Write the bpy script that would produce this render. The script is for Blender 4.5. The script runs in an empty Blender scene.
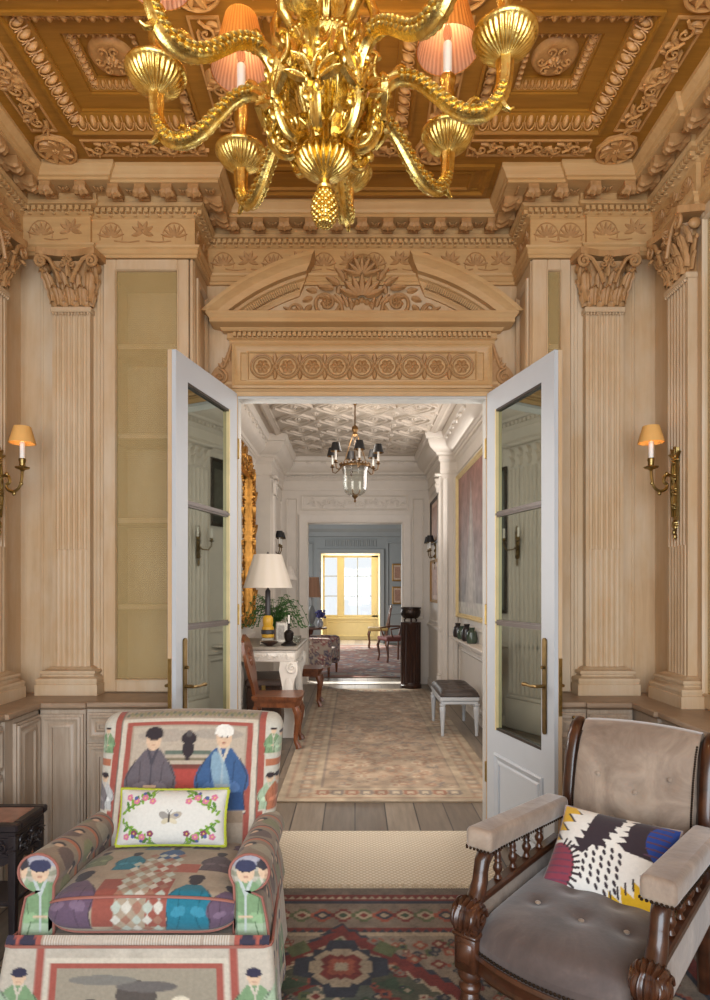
import bpy, bmesh, math, random
import numpy as np
from math import sin, cos, pi, radians, sqrt, atan2
random.seed(7); RNG = np.random.default_rng(7)
SC = bpy.context.scene; COL = SC.collection
F, CX, HY, CZ = 625.0, 355.0, 590.0, 1.39     # focal length in pixels, vanishing point, eye height

# ------------------------------------------------------------------ node materials
def new_mat(name):
    m = bpy.data.materials.new(name); m.use_nodes = True
    nt = m.node_tree
    return m, nt, nt.nodes['Principled BSDF']
def lnk(nt, a, b): nt.links.new(a, b)
def ramp(nt, stops):
    r = nt.nodes.new('ShaderNodeValToRGB'); e = r.color_ramp.elements
    while len(e) < len(stops): e.new(0.5)
    for k, (p, c) in enumerate(stops):
        e[k].position = p; e[k].color = (*c, 1)
    return r
def coords(nt, scale=(1, 1, 1), rot=(0, 0, 0), kind='Object'):
    tc = nt.nodes.new('ShaderNodeTexCoord'); mp = nt.nodes.new('ShaderNodeMapping')
    mp.inputs['Scale'].default_value = scale; mp.inputs['Rotation'].default_value = rot
    lnk(nt, tc.outputs[kind], mp.inputs['Vector'])
    return mp.outputs['Vector']
def noise(nt, vec, scale=5, detail=4, rough=0.6, dist=0):
    n = nt.nodes.new('ShaderNodeTexNoise')
    n.inputs['Scale'].default_value = scale; n.inputs['Detail'].default_value = detail
    n.inputs['Roughness'].default_value = rough; n.inputs['Distortion'].default_value = dist
    if vec is not None: lnk(nt, vec, n.inputs['Vector'])
    return n
def bump(nt, bs, height, strength=0.3, dist=0.01):
    b = nt.nodes.new('ShaderNodeBump'); b.inputs['Strength'].default_value = strength
    b.inputs['Distance'].default_value = dist
    lnk(nt, height, b.inputs['Height']); lnk(nt, b.outputs['Normal'], bs.inputs['Normal'])
def mixc(nt, fac, a, b, mode='MIX'):
    m = nt.nodes.new('ShaderNodeMix'); m.data_type = 'RGBA'; m.blend_type = mode
    for s, v in ((0, fac), (6, a), (7, b)):
        if hasattr(v, 'links'): lnk(nt, v, m.inputs[s])
        else: m.inputs[s].default_value = v if s == 0 else (*v, 1)
    return m.outputs[2]
def plain(name, c, rough=0.5, metal=0.0, var=0.12, nscale=8.0, bmp=0.0, bscale=60.0, spec=0.5, sheen=0.0):
    m, nt, bs = new_mat(name)
    v = coords(nt)
    n = noise(nt, v, nscale, 4)
    lo = tuple(max(0, x*(1-var)) for x in c); hi = tuple(min(1, x*(1+var)) for x in c)
    r = ramp(nt, [(0.3, lo), (0.7, hi)])
    lnk(nt, n.outputs[0], r.inputs[0]); lnk(nt, r.outputs[0], bs.inputs['Base Color'])
    bs.inputs['Roughness'].default_value = rough; bs.inputs['Metallic'].default_value = metal
    bs.inputs['Specular IOR Level'].default_value = spec
    if sheen: bs.inputs['Sheen Weight'].default_value = sheen
    if bmp:
        b = noise(nt, v, bscale, 3); bump(nt, bs, b.outputs[0], bmp, 0.004)
    return m
def wood(name, dark, light, grain=(9, 9, 0.7), rough=0.45, patch=None, pf=0.4, bmp=0.05, coat=0.0):
    m, nt, bs = new_mat(name)
    v = coords(nt, grain)
    n = noise(nt, v, 6, 6, 0.65, 0.6)
    r = ramp(nt, [(0.28, dark), (0.72, light)])
    lnk(nt, n.outputs[0], r.inputs[0]); out = r.outputs[0]
    if patch:
        v2 = coords(nt, (1, 1, 0.5)); n2 = noise(nt, v2, 3.2, 5, 0.6)
        r2 = ramp(nt, [(0.42, (0, 0, 0)), (0.68, (pf, pf, pf))])
        lnk(nt, n2.outputs[0], r2.inputs[0])
        out = mixc(nt, r2.outputs[0], out, patch)
    lnk(nt, out, bs.inputs['Base Color'])
    bs.inputs['Roughness'].default_value = rough
    bs.inputs['Coat Weight'].default_value = coat
    if bmp: bump(nt, bs, n.outputs[0], bmp, 0.004)
    return m
def painted(name, rough=0.85, weave=420.0, bmp=0.25, sheen=0.2, noise_amt=0.12):
    """woven surface whose pattern is stored in the mesh's colour attribute"""
    m, nt, bs = new_mat(name)
    a = nt.nodes.new('ShaderNodeVertexColor'); a.layer_name = 'Col'
    v = coords(nt); n = noise(nt, v, weave/6, 3)
    r = ramp(nt, [(0.3, (1-noise_amt,)*3), (0.7, (1-.3*noise_amt,)*3)]); lnk(nt, n.outputs[0], r.inputs[0])
    lnk(nt, mixc(nt, 1.0, a.outputs['Color'], r.outputs[0], 'MULTIPLY'), bs.inputs['Base Color'])
    bs.inputs['Roughness'].default_value = rough; bs.inputs['Specular IOR Level'].default_value = 0.25
    bs.inputs['Sheen Weight'].default_value = sheen
    n2 = noise(nt, v, weave, 2); bump(nt, bs, n2.outputs[0], bmp, 0.002)
    return m
def S(r, g, b):   # sRGB 0-255 -> linear
    f = lambda c: ((c/255+0.055)/1.055)**2.4 if c > 10.3 else c/255/12.92
    return (f(r), f(g), f(b))

# ------------------------------------------------------------------ mesh builder
class MB:
    def __init__(s): s.V = []; s.n = 0; s.Fc = []; s.mi = []; s.C = []; s.M = np.eye(4); s.mat = 0; s.hascol = False
    def at(s, loc=(0, 0, 0), rz=0, rx=0, ry=0, sc=(1, 1, 1)):
        c, q = cos(rz), sin(rz); Rz = np.array([[c, -q, 0], [q, c, 0], [0, 0, 1]])
        c, q = cos(rx), sin(rx); Rx = np.array([[1, 0, 0], [0, c, -q], [0, q, c]])
        c, q = cos(ry), sin(ry); Ry = np.array([[c, 0, q], [0, 1, 0], [-q, 0, c]])
        m = np.eye(4); m[:3, :3] = Rz @ Rx @ Ry @ np.diag(sc); m[:3, 3] = loc; s.M = m; return s
    def add(s, verts, faces, col=None):
        v = np.asarray(verts, float).reshape(-1, 3)
        v = v @ s.M[:3, :3].T + s.M[:3, 3]
        b = s.n; s.V.append(v); s.n += len(v)
        s.Fc += [tuple(i+b for i in f) for f in faces]; s.mi += [s.mat]*len(faces)
        if col is None: s.C.append(np.ones((len(v), 3))*0.5)
        else:
            s.C.append(np.broadcast_to(np.asarray(col, float), (len(v), 3)) if np.ndim(col) == 1 else np.asarray(col, float).reshape(-1, 3)); s.hascol = True
        return s
    def box(s, x0, x1, y0, y1, z0, z1, b=0.0, col=None):
        if x0 > x1: x0, x1 = x1, x0
        if y0 > y1: y0, y1 = y1, y0
        if z0 > z1: z0, z1 = z1, z0
        b = min(b, (x1-x0)*.45, (y1-y0)*.45, (z1-z0)*.45)
        if b <= 0:
            v = [(x, y, z) for x in (x0, x1) for y in (y0, y1) for z in (z0, z1)]
            return s.add(v, [(0, 1, 3, 2), (4, 6, 7, 5), (0, 4, 5, 1), (2, 3, 7, 6), (0, 2, 6, 4), (1, 5, 7, 3)], col)
        v = []; idx = {}
        L = ((x0, x1), (y0, y1), (z0, z1))
        for i in (0, 1):
            for j in (0, 1):
                for k in (0, 1):
                    o = [L[0][i], L[1][j], L[2][k]]; sg = [b if t == 0 else -b for t in (i, j, k)]
                    for ax in range(3):
                        p = [o[q]+(sg[q] if q != ax else 0) for q in range(3)]
                        idx[(i, j, k, ax)] = len(v); v.append(p)
        f = []
        I = lambda i, j, k, a: idx[(i, j, k, a)]
        for t in (0, 1):
            f.append((I(t, 0, 0, 0), I(t, 1, 0, 0), I(t, 1, 1, 0), I(t, 0, 1, 0)))
            f.append((I(0, t, 0, 1), I(1, t, 0, 1), I(1, t, 1, 1), I(0, t, 1, 1)))
            f.append((I(0, 0, t, 2), I(1, 0, t, 2), I(1, 1, t, 2), I(0, 1, t, 2)))
        for p in (0, 1):
            for q in (0, 1):
                f.append((I(p, q, 0, 0), I(p, q, 1, 0), I(p, q, 1, 1), I(p, q, 0, 1)))
                f.append((I(p, 0, q, 0), I(p, 1, q, 0), I(p, 1, q, 2), I(p, 0, q, 2)))
                f.append((I(0, p, q, 1), I(1, p, q, 1), I(1, p, q, 2), I(0, p, q, 2)))
        for i in (0, 1):
            for j in (0, 1):
                for k in (0, 1): f.append((I(i, j, k, 0), I(i, j, k, 1), I(i, j, k, 2)))
        return s.add(v, f, col)
    def grid(s, P, cu=False, cv=False, col=None, cap=False):
        """P[nv,nu,3]; cu closes every row; cap closes first/last row with a fan"""
        P = np.asarray(P, float); nv, nu = P.shape[:2]
        ii = np.arange(nv*nu).reshape(nv, nu)
        a = ii if not cu else np.concatenate([ii, ii[:, :1]], 1)
        if cv: a = np.concatenate([a, a[:1]], 0)
        q = np.stack([a[:-1, :-1], a[:-1, 1:], a[1:, 1:], a[1:, :-1]], -1).reshape(-1, 4)
        f = [tuple(r) for r in q.tolist()]
        if cap:
            f.append(tuple(ii[0, ::-1].tolist())); f.append(tuple(ii[-1].tolist()))
        return s.add(P.reshape(-1, 3), f, col)
    def lathe(s, prof, n=24, c=(0, 0, 0), lob=0, amp=None, axis='z', sx=1.0):
        th = np.linspace(0, 2*pi, n, endpoint=False); prof = np.asarray(prof, float)
        P = np.zeros((len(prof), n, 3))
        for k, (r, z) in enumerate(prof):
            A = (amp[k] if amp is not None else 0)
            rr = r*(1+A*(np.abs(np.cos(th*lob/2))-0.6)) if lob else r*np.ones(n)
            P[k, :, 0] = rr*np.cos(th)*sx; P[k, :, 1] = rr*np.sin(th); P[k, :, 2] = z
        if axis == 'x': P = P[..., [2, 0, 1]]
        if axis == 'y': P = P[..., [0, 2, 1]]
        P += np.array(c)
        return s.grid(P, cu=True, cap=True)
    def tube(s, pts, rad, n=8, lob=0, amp=0.0, flat=1.0, col=None, closed=False, up=None):
        p = np.asarray(pts, float); m = len(p); rad = np.broadcast_to(np.asarray(rad, float), (m,))
        T = np.gradient(p, axis=0) if not closed else np.roll(p, -1, 0)-np.roll(p, 1, 0)
        T /= np.linalg.norm(T, axis=1)[:, None]+1e-12
        u = np.array(up if up is not None else ((0, 0, 1) if abs(T[0][2]) < 0.9 else (1, 0, 0)), float)
        th = np.linspace(0, 2*pi, n, endpoint=False); R = np.zeros((m, n, 3))
        for i in range(m):
            if up is not None: u = np.array(up, float)
            u = u-T[i]*np.dot(u, T[i]); u /= np.linalg.norm(u)+1e-12
            w = np.cross(T[i], u)
            rr = rad[i]*(1+amp*np.cos(lob*th)) if lob else rad[i]
            R[i] = p[i]+np.outer(np.cos(th)*rr*flat, u)+np.outer(np.sin(th)*rr, w)
        return s.grid(R, cu=True, cv=closed, cap=not closed, col=col)
    def ell(s, c, r, nu=12, nv=8, col=None, rz=0.0):
        t = np.linspace(0.02, pi-0.02, nv); a = np.linspace(0, 2*pi, nu, endpoint=False)
        P = np.stack([np.outer(np.sin(t), np.cos(a))*r[0], np.outer(np.sin(t), np.sin(a))*r[1], np.outer(np.cos(t), np.ones(nu))*r[2]], -1)
        if rz:
            x, y = P[..., 0].copy(), P[..., 1].copy(); P[..., 0] = x*cos(rz)-y*sin(rz); P[..., 1] = x*sin(rz)+y*cos(rz)
        return s.grid(P+np.array(c), cu=True, cap=True, col=col)
    def prism(s, poly, fn, h0, h1, col=None):
        """extrude the polygon [(a,b)] between heights h0,h1; fn(a,b,h)->xyz"""
        n = len(poly)
        v = [fn(a, b, h0) for a, b in poly]+[fn(a, b, h1) for a, b in poly]
        f = [tuple(range(n))[::-1], tuple(range(n, 2*n))]+[(i, (i+1) % n, n+(i+1) % n, n+i) for i in range(n)]
        return s.add(v, f, col)
    def sweep(s, prof, path, fn, closed=False, side=1, caps=True):
        """sweep profile [(offset,h)] along the plan polyline [(a,b)] with mitred corners"""
        p = np.asarray(path, float); m = len(p); pr = np.asarray(prof, float)
        rows = []
        for i in range(m):
            d0 = p[i]-p[i-1] if (i > 0 or closed) else p[1]-p[0]
            d1 = p[(i+1) % m]-p[i] if (i < m-1 or closed) else p[-1]-p[-2]
            d0 = d0/np.linalg.norm(d0); d1 = d1/np.linalg.norm(d1)
            n0 = np.array([d0[1], -d0[0]])*side; n1 = np.array([d1[1], -d1[0]])*side
            b = n0+n1; L = np.dot(b, b)
            mv = b*(2/L) if L > 1e-6 else n0
            rows.append([fn(p[i][0]+mv[0]*o, p[i][1]+mv[1]*o, h) for o, h in pr])
        return s.grid(np.array(rows), cu=True, cv=closed, cap=(caps and not closed))
    def build(s, name, mat, parent=None, smooth=35, recalc=True, world=True, bevel=0):
        if not s.V: return None
        V = np.concatenate(s.V)
        if parent is not None and world:
            V = V-np.array(ROOT.get(parent.name, (0, 0, 0)))
        me = bpy.data.meshes.new(name); me.from_pydata(V.tolist(), [], s.Fc)
        for m in (mat if isinstance(mat, (list, tuple)) else [mat]): me.materials.append(m)
        if any(s.mi): me.polygons.foreach_set('material_index', s.mi)
        if s.hascol:
            ca = me.color_attributes.new('Col', 'FLOAT_COLOR', 'POINT')
            c = np.ones((len(V), 4)); c[:, :3] = np.concatenate(s.C); ca.data.foreach_set('color', c.reshape(-1))
        if recalc:
            bm = bmesh.new(); bm.from_mesh(me); bmesh.ops.recalc_face_normals(bm, faces=bm.faces); bm.to_mesh(me); bm.free()
        if smooth:
            me.polygons.foreach_set('use_smooth', [True]*len(me.polygons)); me.set_sharp_from_angle(angle=radians(smooth))
        me.update()
        o = bpy.data.objects.new(name, me); COL.objects.link(o)
        if parent is not None:
            o.parent = parent; ROOT[o.name] = ROOT.get(parent.name, (0, 0, 0)) if world else (0, 0, 0)
        return o
ROOT = {}
def tag(o, label=None, cat=None, group=None, kind=None):
    if label: o['label'] = label
    if cat: o['category'] = cat
    if group: o['group'] = group
    if kind: o['kind'] = kind
    return o
def thing(name, label, cat, loc=(0, 0, 0), rz=0.0, group=None, kind=None):
    o = bpy.data.objects.new(name, None); COL.objects.link(o); o.empty_display_size = 0.1
    o.location = loc; o.rotation_euler = (0, 0, rz); ROOT[o.name] = tuple(loc)
    return tag(o, label, cat, group, kind)
def one(mb, name, mat, label, cat, group=None, kind=None, **k): return tag(mb.build(name, mat, **k), label, cat, group, kind)
def struct(mb, name, mat, label=None, cat=None, parent=None, **k):
    o = mb.build(name, mat, parent, **k)
    if parent is None: tag(o, label, cat, None, 'structure')
    return o
def copy_tree(o, parent=None):
    c = o.copy(); COL.objects.link(c)
    if parent is not None: c.parent = parent
    for ch in [x for x in COL.objects if x.parent == o]: copy_tree(ch, c)
    return c
XY = lambda a, b, h: (a, b, h)                     # plan sweeps: height is z
def plane(o, ua, ub, n):
    o, ua, ub, n = (np.array(t, float) for t in (o, ua, ub, n))
    return lambda a, b, h: o+ua*a+ub*b+n*h
def wall_y(y): return plane((0, y, 0), (1, 0, 0), (0, 0, 1), (0, -1, 0))   # faces the viewer (-Y)
def wall_x(x, s): return plane((x, 0, 0), (0, 1, 0), (0, 0, 1), (s, 0, 0)) # faces s*X

# ------------------------------------------------------------------ carved relief
def polar(mb, fn, a, b, r, hgt, sx=1.0, sy=1.0, nr=5, nt=24, rot=0.0):
    """a bump on a surface: outline r(t), height hgt(q,t) for q 0(rim)..1(centre)"""
    t = np.linspace(0, 2*pi, nt, endpoint=False); rows = []
    for k in range(nr):
        q = k/(nr-1) if nr > 1 else 0; row = []
        for tt in t:
            R = r(tt) if callable(r) else r
            R = R*(1-q*0.97); x = R*cos(tt+rot)*sx; y = R*sin(tt+rot)*sy
            row.append(fn(a+x, b+y, hgt(q, tt)))
        rows.append(row)
    mb.grid(np.array(rows), cu=True); 
def rosette(mb, fn, a, b, R, H, pet=6, sx=1.0, sy=1.0):
    polar(mb, fn, a, b, lambda t: R*(0.8+0.2*abs(cos(pet*t/2))), lambda q, t: H*(sin(min(1, q*1.6)*pi/2)*(0.35+0.65*abs(cos(pet*t/2))) if q < 0.75 else (0.5+0.9*(q-0.75)*4*0.5)), sx, sy, nr=6, nt=pet*6)
def palmette(mb, fn, a, b, R, H):
    """anthemion: fan of lobes on a small base, arched outline"""
    for k in range(7):
        t = radians(-78+26*k); L = R*(1.0 if k % 2 == 0 else 0.9)
        ca, sa = sin(t), cos(t)
        leafm(mb, fn, a+ca*R*0.12, b-R*0.45+sa*R*0.12, t, L*1.15, R*0.2, H)
    mb.tube([fn(a+R*1.08*sin(t), b-R*0.35+R*1.25*cos(t), H*0.3) for t in np.linspace(-1.9, 1.9, 15)], R*0.07, 5)
def leafm(mb, fn, a, b, t, L, W, H, curl=0.0, n=6):
    """a pointed ridged leaf; t is measured from +b toward +a"""
    rows = []
    for i in range(n):
        s = i/(n-1); tt = t+curl*s
        ca = a+L*s*sin(t+curl*s*0.5); cb = b+L*s*cos(t+curl*s*0.5)
        w = W*max(0.06, sin(pi*min(1, 0.12+0.86*s))**0.8)
        pa, pb = cos(tt), -sin(tt)
        rows.append([fn(ca-pa*w, cb-pb*w, 0), fn(ca-pa*w*0.5, cb-pb*w*0.5, H*(0.5+0.5*s)), fn(ca, cb, H*0.45*(1+s)), fn(ca+pa*w*0.5, cb+pb*w*0.5, H*(0.5+0.5*s)), fn(ca+pa*w, cb+pb*w, 0)])
    mb.grid(np.array(rows))
def spiral(mb, fn, a, b, R, turns, start, hand, w, H, n=26, tail=None):
    """a scroll that winds in to (a,b); tail is an optional list of (a,b) leading to its outer end"""
    pts = []; rad = []
    if tail:
        for p in tail: pts.append(fn(p[0], p[1], H)); rad.append(w)
    for i in range(n):
        s = i/(n-1); r = R*(1-s)**0.9+R*0.05; t = start+hand*turns*2*pi*s
        pts.append(fn(a+r*cos(t), b+r*sin(t), H)); rad.append(w*(1-0.55*s))
    mb.tube(pts, rad, 6)
    polar(mb, fn, a, b, w*1.2, lambda q, t: H*1.5*sin(q*pi/2)+0.001, nr=3, nt=8)
def scroll_band(mb, fn, a0, a1, b, hw, H, along='a', step=None):
    """running leaf scroll carved in a band of half width hw"""
    G = fn if along == 'a' else (lambda x, y, h: fn(y, x, h))
    L = a1-a0; n = max(2, round(L/(step or hw*2.4))); st = L/n
    for k in range(n):
        c = a0+st*(k+0.5); sg = 1 if k % 2 == 0 else -1
        spiral(mb, G, c, b, hw*0.62, 1.3, pi, -sg, hw*0.13, H, n=16, tail=[(c-st*.62, b-sg*hw*.35), (c-st*.45, b-sg*hw*.1)])
        for q, (da, db, t, L) in enumerate(((.34, -.72, .3, 1.25), (.46, -.62, .75, 1.0), (-.30, .15, -.5, .85), (-.08, -.70, 1.2, .8), (.10, .55, -1.0, .75))):
            leafm(mb, G, c+st*da, b+sg*hw*db, (t if sg > 0 else pi-t), hw*L, hw*0.21, H*1.25, curl=0.8*sg)
def eggs(mb, fn, a0, a1, b, hw, H, along='a', step=None):
    """egg and dart"""
    G = fn if along == 'a' else (lambda x, y, h: fn(y, x, h))
    L = a1-a0; n = max(2, round(L/(step or hw*1.7))); st = L/n
    for k in range(n):
        c = a0+st*(k+0.5)
        polar(mb, G, c, b, 1.0, lambda q, t: H*sin(min(1, q*1.3)*pi/2), sx=st*0.26, sy=hw*0.85, nr=4, nt=10)
        mb.tube([G(c+st*0.40*cos(t), b+hw*0.95*sin(t), H*0.4) for t in np.linspace(-pi, 0, 9)], st*0.06, 4)
        mb.tube([G(c+st*0.5, b-hw*0.9, H*0.3), G(c+st*0.5, b+hw*0.8, H*0.3)], st*0.05, 4)
def guilloche(mb, fn, a0, a1, b, R, H, n):
    st = (a1-a0)/n
    for k in range(n):
        c = a0+st*(k+0.5)
        mb.tube([fn(c+R*cos(t), b+R*sin(t), H*0.5) for t in np.linspace(0, 2*pi, 22, endpoint=False)], R*0.09, 5, closed=True)
        mb.tube([fn(c+R*0.78*cos(t), b+R*0.78*sin(t), H*0.4) for t in np.linspace(0, 2*pi, 18, endpoint=False)], R*0.05, 4, closed=True)
        rosette(mb, fn, c, b, R*0.62, H, 6)
        if k < n-1:
            polar(mb, fn, c+st/2, b, st*0.14, lambda q, t: H*sin(q*pi/2), nr=4, nt=10)
            for s in (-1, 1):
                leafm(mb, fn, c+st/2, b+s*st*0.18, 0 if s > 0 else pi, R*0.75, R*0.22, H)
def frame_mold(mb, fn, a0, a1, b0, b1, prof, inward=True):
    """moulding round a rectangle; profile offset runs inward"""
    mb.sweep(prof, [(a0, b0), (a1, b0), (a1, b1), (a0, b1)], fn, closed=True, side=-1 if inward else 1)
# ================================================================== materials
WOOD = wood('pale_oak', S(184, 151, 112), S(200, 169, 130), (6, 6, 0.4), 0.5, S(208, 191, 166), 0.65, 0.02)
WOODX = wood('pale_oak_long', S(180, 139, 90), S(198, 158, 106), (0.4, 6, 6), 0.5, S(204, 174, 130), 0.4, 0.02)  # upper oak: warm lamplight partly put into the more golden colour
CARVE = wood('carved_oak', S(156, 114, 70), S(184, 141, 93), (6, 6, 3), 0.55, None, 0, 0.03)  # carving high on the walls, lamplight warmth mixed into its brown
CWOOD = wood('ceiling_oak', S(138, 92, 26), S(164, 112, 40), (0.8, 8, 8), 0.4, None, 0, 0.05)
CCARVE = wood('ceiling_carving', S(176, 126, 72), S(204, 154, 96), (6, 6, 6), 0.5, None, 0, 0.03)
CABW = wood('cabinet_oak', S(160, 139, 118), S(186, 166, 144), (7, 7, 0.6), 0.45, S(202, 192, 180), 0.45, 0.04)
TOPW = wood('counter_oak', S(138, 114, 92), S(168, 142, 116), (1.2, 1.2, 6), 0.4, None, 0, 0.03)
WHITE = plain('white_paint', S(186, 190, 194), 0.4, 0, 0.02)
HALLW = plain('hall_paint', S(222, 214, 204), 0.5, 0, 0.03)
GREYP = plain('grey_trim_paint', S(188, 186, 180), 0.4, 0, 0.03)
BRASS = plain('aged_brass', S(158, 134, 84), 0.38, 1.0, 0.25, 20)
DBRASS = plain('dark_brass', S(120, 98, 62), 0.4, 1.0, 0.25, 20)
GILT = plain('gilt_bead', S(226, 204, 150), 0.4, 0.1, 0.08)
IVORY = plain('ivory_candle', S(238, 234, 226), 0.4, 0, 0.02)
DWOOD = wood('dark_floor_oak', S(62, 48, 38), S(98, 80, 66), (1.2, 9, 9), 0.35, None, 0, 0.05)
MIRROR, nt, bs = new_mat('mirrored_glass')
bs.inputs['Base Color'].default_value = (*S(160, 168, 160), 1); bs.inputs['Metallic'].default_value = 1.0; bs.inputs['Roughness'].default_value = 0.03
# olive gauze in front of the shelves: a fine woven wire cloth that lets a little of the shelves through
def gauze(name, c1, c2, alpha):
    m, nt, bs = new_mat(name)
    v = coords(nt, (1, 1, 1))
    w = nt.nodes.new('ShaderNodeTexWave'); w.wave_type = 'BANDS'; w.bands_direction = 'Z'; w.inputs['Scale'].default_value = 30; w.inputs['Distortion'].default_value = 1.6; w.inputs['Detail'].default_value = 1
    lnk(nt, v, w.inputs['Vector'])
    w2 = nt.nodes.new('ShaderNodeTexWave'); w2.wave_type = 'BANDS'; w2.bands_direction = 'X'; w2.inputs['Scale'].default_value = 34; w2.inputs['Distortion'].default_value = 0.8
    lnk(nt, v, w2.inputs['Vector'])
    a = mixc(nt, 0.4, w.outputs[0], w2.outputs[0])
    r = ramp(nt, [(0.25, tuple(x*.72 for x in c1)), (0.7, c2)]); lnk(nt, a, r.inputs[0]); lnk(nt, r.outputs[0], bs.inputs['Base Color'])
    bs.inputs['Roughness'].default_value = 0.6; bs.inputs['Alpha'].default_value = alpha
    return m
GAUZE = gauze('wire_cloth', S(200, 166, 100), S(230, 200, 138), 0.36)

XL, XR, YP, YR, ZC = -1.765, 1.585, 3.30, 3.59, 3.515
OX0, OX1, OZ = -0.672, 0.753, 2.50           # the doorway
BX0, BX1 = -0.849, 0.929                     # inner corners of the recess
ZCT = 0.85                                   # counter height

# ================================================================== wall shells
m = MB()
m.box(XL-0.2, -1.33, YP, 3.75, 0, ZC+.02); m.box(-1.33, BX0, YP, 3.75, 3.135, ZC+.02); m.box(-1.33, BX0, YP, 3.75, 0, ZCT)
m.box(-1.33, BX0, 3.62, 3.75, ZCT, 3.135)
m.box(1.14, XR+.2, YP, 3.75, 0, ZC+.02); m.box(BX1, 1.14, YP, 3.75, 3.135, ZC+.02); m.box(BX1, 1.14, YP, 3.75, 0, ZCT)
m.box(BX1, 1.14, 3.62, 3.75, ZCT, 3.135)
m.box(BX0, OX0, YR, 3.66, 0, ZC+.02); m.box(OX1, BX1, YR, 3.66, 0, ZC+.02); m.box(OX0, OX1, YR, 3.66, OZ, ZC+.02)
struct(m, 'wall_back', WOOD, 'pale oak panelled end wall with the wide doorway in it', 'wall')
m = MB(); m.box(XL-.2, XL, -1.3, 3.75, 0, ZC+.02)
frame_mold(m, wall_x(XL, 1), 2.2, 2.93, 0.95, 3.05, [(0, 0), (0, .02), (.02, .03), (.05, .012), (.06, 0)])
struct(m, 'wall_left', WOOD, 'pale oak side wall at the left edge of the photo', 'wall')
m = MB(); m.box(XR, XR+.2, 2.86, 3.75, 0, ZC+.02); m.box(XR, XR+.2, -1.3, 2.86, 3.12, ZC+.02); m.box(XR+.3, XR+.4, -1.3, 2.86, 0, ZC)
m.box(XR, XR+.3, -1.3, 2.19, 0, 3.12); m.box(XR+.0, XR+.3, 2.19, 2.86, 0, ZCT)
struct(m, 'wall_right', WOOD, 'pale oak side wall at the right edge of the photo', 'wall')

# ------------------------------------------------------------------ entablature round the room
EP = [(-.03, 3.135), (.018, 3.135), (.018, 3.150), (.024, 3.154), (.024, 3.176), (.034, 3.184), (.036, 3.194), (.004, 3.202), (.004, 3.345), (.012, 3.349), (.026, 3.360), (.022, 3.362), (.022, 3.384), (.05, 3.388), (.062, 3.400), (.054, 3.406), (.054, 3.438), (.160, 3.438), (.160, 3.452), (.170, 3.456), (.174, 3.470), (.190, 3.488), (.197, 3.496), (.197, ZC), (-.03, ZC)]
EPATH = [(XL, -1.3), (XL, 2.86), (XL+.022, 2.86), (XL+.022, YP-.022), (-1.39, YP-.022), (-1.39, YP), (BX0, YP), (BX0, YR), (BX1, YR), (BX1, YP), (1.218, YP), (1.218, YP-.022), (XR-.022, YP-.022), (XR-.022, 2.86), (XR, 2.86), (XR, -1.3)]
m = MB(); m.sweep(EP, EPATH, XY)
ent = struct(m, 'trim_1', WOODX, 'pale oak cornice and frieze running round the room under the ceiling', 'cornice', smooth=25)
dent, modi, friz = MB(), MB(), MB()
def bracket(mb, fn, a):
    """scrolled modillion under the cornice: fn(a, p, z)"""
    side = [(.058, 3.438), (.152, 3.438), (.152, 3.425), (.156, 3.408), (.150, 3.392), (.136, 3.385), (.120, 3.390), (.108, 3.402), (.092, 3.404), (.078, 3.396), (.066, 3.398), (.058, 3.41)]
    for w, k in ((.027, 0),):
        mb.prism(side, lambda p, z, h: fn(a+h, p, z), -w, w)
    # leaf that clasps the underside, wider than the block
    rows = []
    for p, z, wd in ((.075, 3.412, .030), (.095, 3.396, .038), (.120, 3.380, .041), (.140, 3.374, .040), (.158, 3.384, .032), (.163, 3.402, .018)):
        rows.append([fn(a+wd*t, p, z+.010*abs(t)-.004*cos(t*9)) for t in np.linspace(-1, 1, 9)])
    mb.grid(np.array(rows))
    # little scallop shell beside each block
    for t in np.linspace(0, pi, 5): mb.ell(fn(a+.075+.02*cos(t), .10, 3.432-.008*sin(t)), (.008, .02, .006), 6, 4)
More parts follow.
